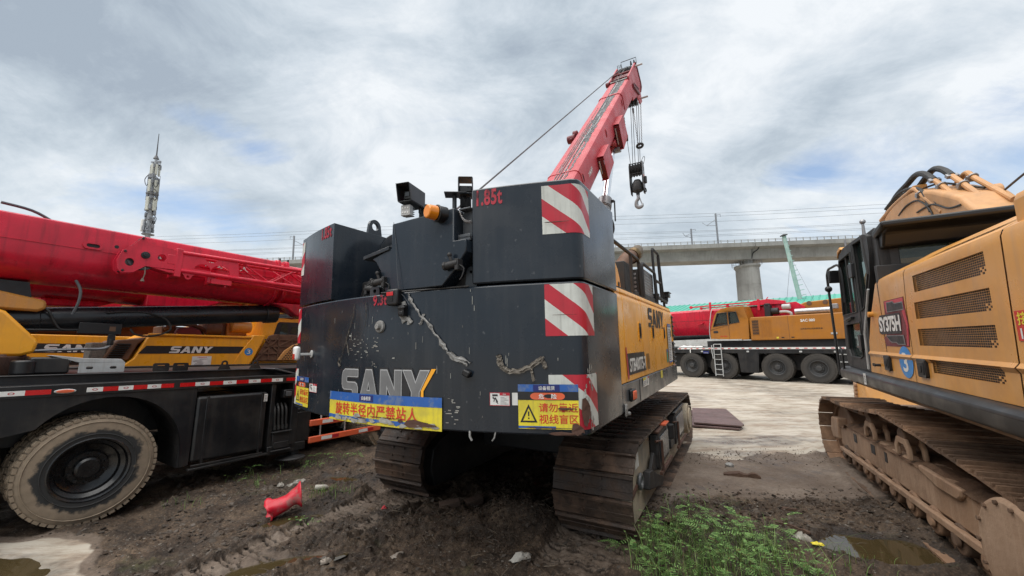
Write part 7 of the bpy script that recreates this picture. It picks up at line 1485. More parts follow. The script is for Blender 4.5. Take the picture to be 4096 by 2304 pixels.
def ground(x, y):
    """height, zone (0 mud .. 1 concrete), wetness plus shade painted into the print grooves"""
    wob = fbm(x, y, .9, 4, 5) * 1.1 + fbm(x, y, 4, 3, 8) * .25
    lim = np.where(x > .6, 6.15, 11.5 + 0 * x) + np.where(x > 4.2, -.2, 0)
    zone = sst(-.55, .75, y - lim + wob)
    sandy = sst(.5, 1.5, x + wob * .5) * sst(4.25, 4.9, y + wob * .35 - .06 * (x - 2)) * (1 - sst(7.5, 9, x) * 0)
    zone = np.maximum(zone, .5 * sandy)
    left = sst(-3.35, -3.75, x + wob * .4 + (y - 3.5) * .55) * sst(4.2, 3.85, y + wob * .2)
    zone = np.maximum(zone, .92 * left)
    right = sst(4.6, 5.2, x) * .35; zone = np.maximum(zone, np.where(y < 6.2, right, 0))
    mud = 1 - sst(.0, .55, zone)
    z = (fbm(x, y, 1.6, 3, 21) * .10 + fbm(x, y, 9, 4, 33, .6) * .034 * (.4 + np.clip(fbm(x, y, 1.3, 2, 55) + .5, 0, 1.2))) * mud + fbm(x, y, 2.2, 4, 40) * .018 * (1 - mud)
    z = z + np.maximum(0, fbm(x, y, 14, 3, 71, .6) - .12) * .075 * mud
    # loose soil heap behind the right-hand track
    q = ((x - .02) / .42) ** 2 + ((y - 4.15) / .50) ** 2; heap = np.exp(-q * 1.5)
    z = z + heap * (.24 + fbm(x, y, 7, 4, 77, .6) * .10)
    q = ((x + .6) / 1.1) ** 2 + ((y - 4.1) / .35) ** 2; z = z + np.exp(-q * 1.6) * (.05 + fbm(x, y, 8, 4, 79, .6) * .05)
    q = ((x + 1.9) / .5) ** 2 + ((y - 5.0) / .14) ** 2; z = z + np.exp(-q * 1.6) * (.07 + fbm(x, y, 9, 4, 80, .6) * .06)
    # debris edge by the weeds
    q = ((x - 2.05) / 1.0) ** 2 + ((y - 4.35) / .28) ** 2; z = z + np.exp(-q) * (.03 + np.abs(fbm(x, y, 10, 4, 82, .6)) * .07)
    # prints pressed by the crawler tracks
    lx = (x + .103) * cs60 + (y - 4.728) * sn60; ly = -(x + .103) * sn60 + (y - 4.728) * cs60
    pr = 0 * x; groove_shade = 0 * x
    for yc, xlo in ((1.19, -3.2), (-1.17, -2.6)):
        inside = sst(.40, .34, np.abs(ly - yc + .04 * fbm(x, y, 2, 2, 61))) * sst(xlo, xlo + .5, lx) * sst(.5, .2, lx); ph = (lx + .03 * fbm(x, y, 3, 2, 62)) / .185
        fr = ph - np.floor(ph); groove = np.where((fr > .30) & (fr < .44), -1.0, np.where((fr > .58) & (fr < .68), -.55, 0.18))
        rim = np.exp(-((np.abs(ly - yc) - .41) / .05) ** 2) * sst(xlo, xlo + .5, lx) * sst(.5, .2, lx)
        keep = np.clip(fbm(x, y, 2.5, 3, 64) * 3 + 1.1, 0, 1)
        z = z * (1 - .72 * inside * keep) + inside * keep * (-.015 + groove * .055 + .03 * fbm(x, y, 20, 3, 68)) + rim * (.04 + fbm(x, y, 8, 3, 66) * .05)
        pr = np.maximum(pr, inside * keep); zone = np.maximum(zone, .47 * inside * keep * np.where(groove > 0, 1.0, .0)); groove_shade = np.maximum(groove_shade, inside * keep * np.where(groove < 0, 1.0, .0))
    # rut of the excavator track
    q = np.abs((x - 3.99) * math.sin(R_(65.4)) - (y - 4.817) * math.cos(R_(65.4)))
    z = z + np.exp(-((q - .10) / .07) ** 2) * (.02 + np.abs(fbm(x, y, 9, 3, 67)) * .05) * sst(8.2, 6.5, y)
    d = pud_d(x, y); z = z * sst(.75, 1.5, d) - .045 * (1 - sst(.65, 1.15, d))
    wet = np.clip(sst(.0, .28, fbm(x, y, .55, 4, 45) + .02), 0, 1) * .55
    wet = np.maximum(wet, sst(1.0, .55, np.sqrt(((x - 4.1) / 1.25) ** 2 + ((y - 7.3) / .55) ** 2) + wob * .25))
    for y0, sl, cv, wd in ((5.25, .22, .05, .10), (5.75, .20, .04, .10), (6.9, .05, .03, .14), (8.4, -.1, .02, .16), (10.4, -.16, .0, .2), (12.6, -.12, .0, .25)):
        q = (y - (y0 + sl * (x - 3) + cv * (x - 3) ** 2) + .05 * fbm(x, y, 1.2, 2, 63)) / wd
        wet = np.maximum(wet, np.exp(-q * q) * np.clip(fbm(x, y, 1.6, 3, 69) * 2 + .55, 0, .8) * sst(1.2, 2.2, x) * (.6 + .4 * np.sign(np.sin(x * 34 + y * 9))))
    wet = np.maximum(wet, sst(1.7, 1.0, d)); wet = np.maximum(wet * (1 - .8 * pr), groove_shade)  # shade in the print grooves is painted by way of the wet mask
    return z, zone, wet
def axis_steps(segs):
    out = []
    for a, b, st in segs: n = max(1, int(round((b - a) / st))); out += [a + (b - a) * i / n for i in range(n)]
    return np.array(out + [segs[-1][1]])
def grid_mesh(name, xs, ys, m, zoff=0.0):
    X, Y = np.meshgrid(xs, ys); Z, zone, wet = ground(X, Y); nx, ny = len(xs), len(ys)
    far = sst(14, 30, np.hypot(X, Y)); Z = Z * (1 - far)
    co = np.stack([X, Y, Z + zoff], -1).reshape(-1, 3); i = np.arange(ny - 1)[:, None] * nx + np.arange(nx - 1)[None]; F = np.stack([i, i + 1, i + nx + 1, i + nx], -1).reshape(-1, 4)
    me = bpy.data.meshes.new(name); me.vertices.add(len(co)); me.vertices.foreach_set('co', co.ravel()); me.loops.add(F.size); me.loops.foreach_set('vertex_index', F.ravel()); me.polygons.add(len(F)); me.polygons.foreach_set('loop_start', np.arange(0, F.size, 4)); me.polygons.foreach_set('loop_total', np.full(len(F), 4)); me.update(calc_edges=True); me.validate()
    for nm, arr in (('zone', zone), ('wet', wet)): a = me.attributes.new(nm, 'FLOAT', 'POINT'); a.data.foreach_set('value', arr.ravel().astype(np.float32))  # wet attribute holds damp ground and the painted groove shade
    me.polygons.foreach_set('use_smooth', np.ones(len(F), bool)); me.materials.append(m); o = obj(name, me, None, 'structure'); return o
def ground_mat():
    m = bpy.data.materials.new('yard_ground'); m.use_nodes = True; nt = m.node_tree; L = nt.links; b = nt.nodes['Principled BSDF']; N = nt.nodes.new
    at = N('ShaderNodeAttribute'); at.attribute_name = 'zone'; aw = N('ShaderNodeAttribute'); aw.attribute_name = 'wet'; tc = N('ShaderNodeTexCoord')
    def nz(s, d=6, r=.62, off=0, sc3=(1, 1, 1)):
        mp = N('ShaderNodeMapping'); mp.inputs['Location'].default_value = (off, off, 0); mp.inputs['Scale'].default_value = sc3; L.new(tc.outputs['Object'], mp.inputs[0]); n = N('ShaderNodeTexNoise'); n.inputs['Scale'].default_value = s; n.inputs['Detail'].default_value = d; n.inputs['Roughness'].default_value = r; L.new(mp.outputs[0], n.inputs['Vector']); return n.outputs['Fac']
    def rp(f, st):
        r = N('ShaderNodeValToRGB'); e = r.color_ramp.elements
        while len(e) < len(st): e.new(.5)
        for q, (p, c) in zip(e, st): q.position = p; q.color = (*c, 1)
        L.new(f, r.inputs[0]); return r.outputs[0]
    def mx(f, a, c, bl='MIX'):
        x = N('ShaderNodeMix'); x.data_type = 'RGBA'; x.blend_type = bl
        if isinstance(f, float): x.inputs[0].default_value = f
        else: L.new(f, x.inputs[0])
        L.new(a, x.inputs[6]); L.new(c, x.inputs[7]); return x.outputs[2]
    def mr(f, a, b2, c, d):
        r = N('ShaderNodeMapRange'); r.inputs[1].default_value = a; r.inputs[2].default_value = b2; r.inputs[3].default_value = c; r.inputs[4].default_value = d; L.new(f, r.inputs[0]); return r.outputs[0]
    mud = mx(mr(nz(55, 3, .6, 2), .60, .70, 0, .5), rp(nz(2.2, 9, .68, 1), [(.34, (.017, .0108, .007)), (.47, (.048, .0315, .0205)), (.62, (.105, .073, .049))]), rp(nz(90, 2, .5, 4), [(.4, (.12, .10, .085)), (.6, (.27, .25, .22))]))
    sand = mx(mr(nz(14, 6, .7, 7), .5, .66, 0, .5), rp(nz(1.6, 9, .66, 3), [(.3, (.085, .060, .044)), (.5, (.140, .105, .080)), (.68, (.20, .16, .128))]), rp(nz(30, 3, .5, 8), [(.4, (.075, .055, .04)), (.6, (.14, .105, .08))]))
    conc = mx(mr(nz(2.2, 9, .7, 9, (.5, 1.8, 1)), .46, .60, 0, .9), rp(nz(.9, 9, .66, 5), [(.3, (.30, .262, .21)), (.5, (.42, .375, .31)), (.68, (.50, .455, .39))]), rp(nz(7, 5, .6, 6), [(.35, (.18, .132, .095)), (.6, (.29, .225, .168))]))
    def vor(scale, off):
        mp = N('ShaderNodeMapping'); mp.inputs['Location'].default_value = (off, off, 0); L.new(tc.outputs['Object'], mp.inputs[0]); v = N('ShaderNodeTexVoronoi'); v.inputs['Scale'].default_value = scale; v.inputs['Randomness'].default_value = 1.0; L.new(mp.outputs[0], v.inputs['Vector']); return v
    v1 = vor(46, 1.0); v2 = vor(95, 5.0)
    g1 = mx(mr(v1.outputs['Distance'], .30, .62, 1, 0), rp(nz(9, 8, .72, 21), [(.36, (.42, .42, .42)), (.64, (1.25, 1.22, 1.18))]), rp(v1.outputs['Color'], [(.2, (.55, .55, .55)), (.8, (1.6, 1.55, 1.48))]))
    mud = mx(.85, mud, g1, 'MULTIPLY')
    fl = mr(v2.outputs['Distance'], .16, .22, 1, 0); fm = N('ShaderNodeMath'); fm.operation = 'MULTIPLY'; L.new(fl, fm.inputs[0]); L.new(mr(nz(3.0, 5, .6, 23), .50, .62, 0, .8), fm.inputs[1])
    mud = mx(fm.outputs[0], mud, rp(v2.outputs['Color'], [(.2, (.09, .075, .06)), (.8, (.30, .28, .25))]))
    sand = mx(.6, sand, rp(nz(26, 8, .75, 22), [(.34, (.55, .53, .5)), (.62, (1.25, 1.25, 1.25))]), 'MULTIPLY')
    # zone with ragged transition
    zf = N('ShaderNodeMath'); zf.operation = 'MULTIPLY_ADD'; L.new(nz(6, 6, .7, 11), zf.inputs[0]); zf.inputs[1].default_value = .34; L.new(at.outputs['Fac'], zf.inputs[2])
    c = mx(mr(zf.outputs[0], .43, .55, 0, 1), mud, sand); c = mx(mr(zf.outputs[0], .86, .96, 0, 1), c, conc)
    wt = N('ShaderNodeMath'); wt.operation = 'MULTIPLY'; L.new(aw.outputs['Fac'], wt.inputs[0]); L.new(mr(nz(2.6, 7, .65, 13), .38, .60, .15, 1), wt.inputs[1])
    dk = N('ShaderNodeMix'); dk.data_type = 'RGBA'; dk.blend_type = 'MULTIPLY'; L.new(wt.outputs[0], dk.inputs[0]); L.new(c, dk.inputs[6]); dk.inputs[7].default_value = (.42, .43, .46, 1)  # darkens damp ground, and print grooves as painted shade
    al = mx(mr(nz(1.1, 5, .6, 17), .62, .70, 0, .35), dk.outputs[2], rp(nz(20, 3, .6, 18), [(.4, (.035, .045, .012)), (.6, (.08, .09, .03))]))
    L.new(mx(mr(zf.outputs[0], .5, .8, 1, 0), dk.outputs[2], al), b.inputs['Base Color'])
    ro = N('ShaderNodeMath'); ro.operation = 'MULTIPLY_ADD'; ro.use_clamp = True; L.new(wt.outputs[0], ro.inputs[0]); ro.inputs[1].default_value = -.55; L.new(mr(nz(5, 5, .6, 15), .3, .7, .62, .9), ro.inputs[2]); L.new(ro.outputs[0], b.inputs['Roughness'])
    b.inputs['Specular IOR Level'].default_value = .4
    bp_ = N('ShaderNodeBump'); bp_.inputs['Distance'].default_value = .02; L.new(mr(zf.outputs[0], .4, 1.0, .9, .22), bp_.inputs['Strength']); L.new(nz(38, 7, .7, 16), bp_.inputs['Height']); L.new(bp_.outputs[0], b.inputs['Normal'])
    return m
GM = ground_mat()
gx = axis_steps([(-900, -100, 160), (-100, -30, 14), (-30, -12, 2), (-12, -6, .4), (-6, -4.4, .06), (-4.4, -2.5, .0175), (-2.5, -1.0, .011), (-1.0, 4.2, .0175), (4.2, 7.5, .06), (7.5, 14, .4), (14, 40, 3), (40, 120, 16), (120, 900, 156)])
gy = axis_steps([(-60, 0, 12), (0, 2.7, .3), (2.7, 3.2, .0175), (3.2, 5.0, .012), (5.0, 6.0, .0175), (6.0, 9.5, .06), (9.5, 14, .3), (14, 30, 1.6), (30, 120, 11), (120, 1400, 128)])
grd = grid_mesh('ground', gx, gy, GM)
wm = bpy.data.materials.new('muddy_water'); wm.use_nodes = True; wb_ = wm.node_tree.nodes['Principled BSDF']; wb_.inputs['Base Color'].default_value = (.055, .040, .018, 1); wb_.inputs['Roughness'].default_value = .03; wb_.inputs['Specular IOR Level'].default_value = .5
nn_ = wm.node_tree.nodes.new('ShaderNodeTexNoise'); nn_.inputs['Scale'].default_value = 9; bb_ = wm.node_tree.nodes.new('ShaderNodeBump'); bb_.inputs['Strength'].default_value = .03; bb_.inputs['Distance'].default_value = .01; wm.node_tree.links.new(nn_.outputs[0], bb_.inputs['Height']); wm.node_tree.links.new(bb_.outputs[0], wb_.inputs['Normal'])
for (cx_, cy_), (rx, ry), a in PUD:
    mb = MB(); c, s = math.cos(R_(a)), math.sin(R_(a)); n = 40; P = [(cx_ + 1.5 * (rx * math.cos(2 * math.pi * i / n) * c - ry * math.sin(2 * math.pi * i / n) * s), cy_ + 1.5 * (rx * math.cos(2 * math.pi * i / n) * s + ry * math.sin(2 * math.pi * i / n) * c), -.016) for i in range(n)]
    mb.add(P, [tuple(range(n))]); mb.build('water_puddle', wm, None, smooth=0, kind='structure')
gh = lambda x, y: float(ground(np.array([x], float), np.array([y], float))[0][0])

# ================================================================ LOOSE THINGS ON THE GROUND
rnd = random.Random(42)
M_cone = mat('red_cone_plastic', (.55, .012, .03), .42, dirt=(.30, .16, .14), amt=.8, scale=7, dlo=.5, dhi=.62)
cn = thing('traffic_cone', 'crushed red traffic cone lying in the mud beside the truck wheel', 'traffic cone', (-2.45, 4.53, .115), (R_(10), R_(-6), R_(30)))
mb = MB(); n = 28; vs = []; prof = [(-.20, .140), (-.175, .138), (-.15, .118), (-.10, .108), (.0, .100), (.08, .098), (.11, .106), (.135, .130), (.155, .154), (.165, .157)]
for i, (x, r) in enumerate(prof):
    for j in range(n):
        a = 2 * math.pi * j / n; rr = r * (1 + .13 * math.cos(5 * a) * max(0, (1 - i / 4))) ; sq = .86 if i < 5 else .97; vs.append((x + (.030 * math.sin(2 * a + 1) + .008 * rnd.uniform(-1, 1) if i < 2 else 0), rr * math.cos(a), rr * math.sin(a) * sq - (.0 if i < 5 else -.03) + .03 * math.sin(x * 9)))
mb.add(vs, [(i * n + j, i * n + (j + 1) % n, (i + 1) * n + (j + 1) % n, (i + 1) * n + j) for i in range(len(prof) - 1) for j in range(n)]); co_ = mb.build('cone_body', M_cone, cn); so = co_.modifiers.new('wall', 'SOLIDIFY'); so.thickness = .006
# steel plates
M_plate = mat('brown_steel_plate', (.115, .072, .068), .38, .1, dirt=(.055, .035, .03), amt=.6, scale=2.2, bump=.1, var=.2)
PLT = [(4.40, 10.2), (5.10, 9.93), (4.50, 8.13), (4.38, 8.02), (3.66, 8.45)]
for k, lab in enumerate(('lower brown steel plate of the two lying flat beside the crawler track', 'upper brown steel plate with clipped corner beside the crawler track')):
    mb = MB(); off = -.07 if k == 0 else 0; P = [(x + off, y + off * .6) for x, y in PLT]; mb.prism(P, 2, .018 + k * .05, .05 + k * .05); o = mb.build('steel_plate', M_plate, None, bevel=.004, smooth=30); tag(o, lab, 'steel plate', 'steel plates stacked beside the crawler track')
o = None
M_wood = mat('rotten_timber', (.075, .040, .026), .85, dirt=(.13, .085, .06), amt=.7, scale=9, bump=.6, bscale=50, axis='x', streak=.5)
def splinter(name, c, L, w, h, ang, lab, seed):
    r = random.Random(seed); mb = MB(); n = 9; vs = []
    for i in range(n + 1):
        t = i / n; ww = w * (.55 + .45 * math.sin(math.pi * min(1, t * 1.3 + .15))) * r.uniform(.75, 1.1); hh = h * r.uniform(.6, 1.1) * (1 if .1 < t < .9 else .5)
        vs += [((t - .5) * L, -ww / 2, 0), ((t - .5) * L, ww / 2, 0), ((t - .5) * L, ww / 2 * r.uniform(.6, 1), hh), ((t - .5) * L, -ww / 2 * r.uniform(.6, 1), hh)]
    mb.add(vs, [(i * 4 + j, i * 4 + (j + 1) % 4, (i + 1) * 4 + (j + 1) % 4, (i + 1) * 4 + j) for i in range(n) for j in range(4)] + [(3, 2, 1, 0), (n * 4, n * 4 + 1, n * 4 + 2, n * 4 + 3)])
    o = mb.build(name, M_wood, None, loc=(c[0], c[1], gh(*c) - .004), smooth=20); o.rotation_euler = (R_(3), R_(-2), R_(ang)); tag(o, lab, 'timber'); return o
splinter('broken_timber', (2.92, 5.44), .42, .12, .05, -28, 'broken dark timber piece lying alone on the sandy ground', 3)
splinter('broken_timber', (2.74, 4.33), .38, .06, .03, -12, 'thin splintered timber lying among the debris behind the weeds', 4)
splinter('broken_timber', (2.50, 3.98), .40, .05, .03, -60, 'dark stick lying between the weeds and the puddle that mirrors the sky', 6)
splinter('broken_timber', (1.50, 4.12), .22, .09, .02, 35, 'short board lying close against the crawler track above the weeds', 7)
splinter('broken_timber', (-2.95, 5.0), .30, .025, .02, 30, 'thin stick in the rubble between the muddy wheel and the red cone', 9)
M_brick = mat('muddy_brick', (.085, .055, .040), .85, dirt=(.045, .032, .025), amt=.7, scale=10, bump=.4)
for (x, y, a, s, lab) in ((-.70, 4.50, 12, 1.0, 'larger muddy brick of the two lying under the grey counterweight'), (-.46, 4.64, 25, .9, 'smaller muddy brick of the two lying under the grey counterweight')):
    mb = MB(); mb.box(-.11 * s, .11 * s, -.05, .05, -.02, .045); o = mb.build('brick', M_brick, None, bevel=.008, loc=(x, y, gh(x, y) + .015)); o.rotation_euler = (R_(6), R_(-5), R_(a)); tag(o, lab, 'brick')
M_lit = mat('dirty_white_plastic', (.38, .36, .32), .5, dirt=(.16, .12, .09), amt=.8, scale=12)
M_paper = mat('dirty_paper', (.30, .26, .22), .8, dirt=(.12, .09, .07), amt=.7, scale=9)
def scrap(name, c, sx, sy, h, ang, m, lab, cat, seed):
    r = random.Random(seed); mb = MB(); n, k = 9, 6; vs = []
    for i in range(n + 1):
        for j in range(k + 1):
            u, v = i / n - .5, j / k - .5; vs.append((u * sx * (1 - .5 * abs(v)) + r.uniform(-.06, .06) * sx, v * sy * (1 - .4 * abs(u)) + r.uniform(-.05, .05) * sy, max(.002, h * (1 - 3.2 * (u * u + v * v)) * r.uniform(.5, 1.2))))
    mb.add(vs, [(i * (k + 1) + j, (i + 1) * (k + 1) + j, (i + 1) * (k + 1) + j + 1, i * (k + 1) + j + 1) for i in range(n) for j in range(k)])
    o = mb.build(name, m, None, smooth=18, loc=(c[0], c[1], gh(*c) + .006)); o.rotation_euler = (0, 0, R_(ang)); so = o.modifiers.new('wall', 'SOLIDIFY'); so.thickness = .002; tag(o, lab, cat); return o
scrap('rag', (.03, 3.43), .20, .08, .05, 25, M_lit, 'crumpled dirty white rag in the mud before the soil heap', 'rag', 1)
scrap('paper_scrap', (-1.59, 3.57), .13, .09, .03, 40, M_paper, 'torn paper lying on the pressed track print', 'paper', 2)
scrap('plastic_bag', (2.48, 3.73), .16, .10, .06, -30, M_lit, 'crumpled white plastic bag between the weeds and the puddle', 'plastic bag', 3)
scrap('plastic_strip', (-2.87, 5.56), .34, .05, .06, 50, M_lit, 'long white plastic strip curling in the rubble behind the red cone', 'plastic strip', 4)
scrap('tile_shard', (-1.02, 3.68), .13, .07, .012, 60, M_paper, 'flat grey shard in the mud between the torn paper and white rag', 'shard', 5)
scrap('plastic_scrap', (-2.98, 5.35), .09, .07, .05, 0, M_lit, 'small white plastic scrap beneath the end of the curling strip', 'plastic scrap', 6)
scrap('plastic_scrap', (-1.42, 4.58), .06, .05, .03, 0, M_cone, 'small pink plastic scrap in the dark mud before the left crawler track', 'plastic scrap', 7)
scrap('leaf_litter', (2.49, 3.57), .10, .05, .02, -30, M_sgn_y, 'yellow fallen leaf below the white plastic bag', 'leaf', 8)
mb = MB(); mb.lathe([(.0, -.075), (.028, -.075), (.034, -.065), (.034, .03), (.03, .055), (.014, .075), (.0, .075)], (0, 0, 0), 'x', 16)
o = mb.build('plastic_bottle', M_lit, None, loc=(-2.40, 5.22, gh(-2.40, 5.22) + .035)); o.rotation_euler = (0, R_(6), R_(20)); tag(o, 'white plastic bottle lying in the grass behind the red cone', 'bottle')
mb = MB(); mb.ball((0, 0, 0), .06, 10, sz=.6); o = mb.build('stone', M_plastw, None, loc=(2.98, 5.85, .02)); tag(o, 'pale stone lying behind the broken dark timber', 'stone')
# gravel and rubble
def scatter(name, n, region, size, m, seed, elong=1.0):
    r = random.Random(seed); V, F = [], []
    base = [(1, 0, 0), (0, 1, 0), (-1, 0, 0), (0, -1, 0), (0, 0, 1), (0, 0, -1)]; bf = [(0, 1, 4), (1, 2, 4), (2, 3, 4), (3, 0, 4), (1, 0, 5), (2, 1, 5), (3, 2, 5), (0, 3, 5)]
    xs, ys, ss = [], [], []
    while len(xs) < n:
        p = region(r)
        if p: xs.append(p[0]); ys.append(p[1]); ss.append(size(r))
    zs, zn, _w = ground(np.array(xs), np.array(ys)); dd = pud_d(np.array(xs), np.array(ys))
    for x, y, z, s, d, zo in zip(xs, ys, zs, ss, dd, zn):
        if d < 1.0 or (zo > .45 and x < 1): continue
        a = r.uniform(0, 6.28); ca, sa = math.cos(a), math.sin(a); k = len(V)
        for bx, by, bz in base:
            q = r.uniform(.65, 1.2); u, v, w = bx * s * q * elong, by * s * q, bz * s * q * .62; V.append((x + u * ca - v * sa, y + u * sa + v * ca, z + w + s * .22))
        F += [tuple(i + k for i in f) for f in bf]
    me = bpy.data.meshes.new(name); me.from_pydata(V, [], F); me.materials.append(m); o = obj(name, me, None, 'stuff'); return o
def reg_mud(r):
    x, y = r.uniform(-4.6, 2.9), r.uniform(2.9, 6.6)
    k = vnoise(np.array([x * 1.7]), np.array([y * 1.7]), 3)[0] + .5
    return (x, y) if r.random() < k * k * 1.6 and not (x > 1.2 and y > 4.7) else None
def reg_right(r):
    x, y = r.uniform(1.2, 3.9), r.gauss(4.25, .35)
    return (x, y) if y > 3.0 else None
cn.scale = (.86, .86, .86)
M_grv = mat('pale_gravel', (.20, .18, .155), .8, dirt=(.07, .052, .04), amt=.9, scale=3.5, dlo=.4, dhi=.6); M_clod = mat('dark_clods', (.050, .036, .027), .95, dirt=(.09, .065, .048), amt=.7, scale=6, spec=.2)
tag(scatter('gravel', 2200, reg_mud, lambda r: .004 + .010 * r.random() ** 3, M_grv, 1), 'small pale stones scattered through the dark mud', 'gravel')
tag(scatter('mud', 2600, reg_mud, lambda r: .006 + .024 * r.random() ** 4, M_clod, 2), 'dark clods of churned mud around the machines', 'mud')
tag(scatter('rubble', 1500, reg_right, lambda r: .006 + .022 * r.random() ** 3, M_clod, 3), 'dark rubble heaped behind the green weeds', 'rubble'); tag(scatter('gravel', 700, reg_right, lambda r: .004 + .009 * r.random() ** 2, M_grv, 4), 'pale pebbles among the rubble behind the weeds', 'gravel')
def reg_lump(r):
    x, y = r.gauss(.0, .28), r.gauss(4.12, .30); return (x, y)
tag(scatter('dirt', 1500, reg_lump, lambda r: .006 + .02 * r.random() ** 2, M_clod, 5), 'loose brown soil heaped behind the right-hand crawler track', 'soil')
def reg_edge(r):
    t = r.random(); x, y = 2.2 + 2.4 * t + r.gauss(0, .2), 6.35 + r.gauss(0, .25); return (x, y)
tag(scatter('gravel', 700, reg_edge, lambda r: .004 + .012 * r.random() ** 3, M_clod, 6), 'dark grit along the edge of the wet concrete', 'grit')
M_flake = mat('flat_stone_flakes', (.095, .078, .064), .8, dirt=(.035, .026, .02), amt=.9, scale=2.6, dlo=.4, dhi=.6)
def flakes(name, n, region, size, m, seed):
    r = random.Random(seed); V, F = [], []; xs, ys = [], []
    while len(xs) < n:
        p = region(r)
        if p: xs.append(p[0]); ys.append(p[1])
    zs, zn, _w = ground(np.array(xs), np.array(ys)); dd = pud_d(np.array(xs), np.array(ys))
    for x, y, z, zo, d in zip(xs, ys, zs, zn, dd):
        if d < 1.0 or (zo > .6 and x < 1): continue
        s_ = size(r); k = len(V); q = r.choice((4, 5, 5, 6)); tx, ty = r.uniform(-.5, .5), r.uniform(-.5, .5); a0 = r.uniform(0, 6.28); el = r.uniform(.5, 1)
        P = [(s_ * r.uniform(.7, 1.2) * math.cos(a0 + 6.283 * i / q), s_ * el * r.uniform(.7, 1.2) * math.sin(a0 + 6.283 * i / q)) for i in range(q)]; th = s_ * .22
        V += [(x + u, y + v, z + u * tx + v * ty - th * .3) for u, v in P] + [(x + u * .9, y + v * .9, z + u * tx + v * ty + th) for u, v in P]
        F += [tuple(k + q + i for i in range(q))] + [(k + i, k + (i + 1) % q, k + q + (i + 1) % q, k + q + i) for i in range(q)]
    me = bpy.data.meshes.new(name); me.from_pydata(V, [], F); me.materials.append(m); return obj(name, me, None, 'stuff')
def reg_left(r):
    x, y = r.uniform(-4.6, -1.9), r.uniform(3.2, 6.4); k = vnoise(np.array([x * 1.9]), np.array([y * 1.9]), 31)[0] + .5
    return (x, y) if r.random() < k * k * 2.0 else None
tag(flakes('gravel', 3000, reg_left, lambda r: .006 + .030 * r.random() ** 3.2, M_flake, 1), 'flat stone flakes and rubble strewn between the muddy wheel and crawler crane', 'rubble')
tag(flakes('gravel', 900, lambda r: (r.uniform(-2, .9), r.uniform(3.0, 4.9)), lambda r: .005 + .028 * r.random() ** 3.5, M_flake, 2), 'flat stone flakes in the dark mud behind the counterweight', 'rubble')
tag(flakes('gravel', 900, reg_right, lambda r: .006 + .030 * r.random() ** 3, M_flake, 3), 'flat stone flakes in the rubble behind the weeds', 'rubble')
# twigs and straw
def straws(name, n, region, L, m, seed, w=.0022):
    r = random.Random(seed); V, F = [], []
    for _ in range(n):
        p = None
        while not p: p = region(r)
        x, y = p; z = gh(x, y) + .012; a = r.uniform(0, 6.28); l = L * r.uniform(.4, 1); dz = r.uniform(-.1, .45) * l; k = len(V); dx, dy = math.cos(a) * l, math.sin(a) * l; nx_, ny_ = -math.sin(a) * w, math.cos(a) * w; bx, by = r.uniform(-.2, .2) * l, r.uniform(-.2, .2) * l
        V += [(x - nx_, y - ny_, z), (x + nx_, y + ny_, z), (x, y, z + w * 2), (x + dx / 2 - nx_ + bx, y + dy / 2 - ny_ + by, z + dz * .6), (x + dx / 2 + nx_ + bx, y + dy / 2 + ny_ + by, z + dz * .6), (x + dx / 2 + bx, y + dy / 2 + by, z + dz * .6 + w * 2), (x + dx, y + dy, z + dz)]
        F += [tuple(i + k for i in f) for f in ((0, 1, 4, 3), (1, 2, 5, 4), (2, 0, 3, 5), (3, 4, 6), (4, 5, 6), (5, 3, 6))]
    me = bpy.data.meshes.new(name); me.from_pydata(V, [], F); me.materials.append(m); return obj(name, me, None, 'stuff')
M_straw = mat('dead_straw', (.13, .10, .07), .8, dirt=(.06, .045, .035), amt=.6, scale=9)
tag(straws('debris', 170, lambda r: (r.uniform(-2.4, .9), r.uniform(3.15, 4.9)), .15, M_straw, 1), 'dead twigs and straw tangled in the mud', 'twigs')
tag(straws('debris', 130, lambda r: (r.uniform(1.3, 3.0), r.gauss(4.1, .25)), .16, M_straw, 2), 'dead twigs lying among the rubble by the puddle', 'twigs')
# weeds: feathery compound leaves, oval leaves and grass blades
def leafmat(name, c1, c2):
    m = bpy.data.materials.new(name); m.use_nodes = True; nt = m.node_tree; b = nt.nodes['Principled BSDF']; N = nt.nodes.new; L = nt.links
    g = N('ShaderNodeNewGeometry'); r = N('ShaderNodeValToRGB'); el = r.color_ramp.elements; el[0].position = 0; el[0].color = (.16, .13, .05, 1); el[1].position = 1; el[1].color = (*c2, 1)
    for p_, c_ in ((.07, (.15, .17, .05)), (.10, c1), (.55, tuple((a + q) / 2 for a, q in zip(c1, c2)))): e_ = el.new(p_); e_.color = (*c_, 1)
    L.new(g.outputs['Random Per Island'], r.inputs[0]); L.new(r.outputs[0], b.inputs['Base Color']); b.inputs['Roughness'].default_value = .5; b.inputs['Specular IOR Level'].default_value = .3
    tr = N('ShaderNodeBsdfTranslucent'); L.new(r.outputs[0], tr.inputs[0]); ms = N('ShaderNodeMixShader'); ms.inputs[0].default_value = .28; L.new(b.outputs[0], ms.inputs[1]); L.new(tr.outputs[0], ms.inputs[2]); L.new(ms.outputs[0], nt.nodes['Material Output'].inputs[0]); return m
M_leaf = leafmat('weed_leaf', (.055, .14, .028), (.25, .42, .13)); M_blade = leafmat('grass_blade', (.07, .14, .03), (.22, .32, .10)); M_stem = mat('weed_stem', (.07, .11, .035), .6)
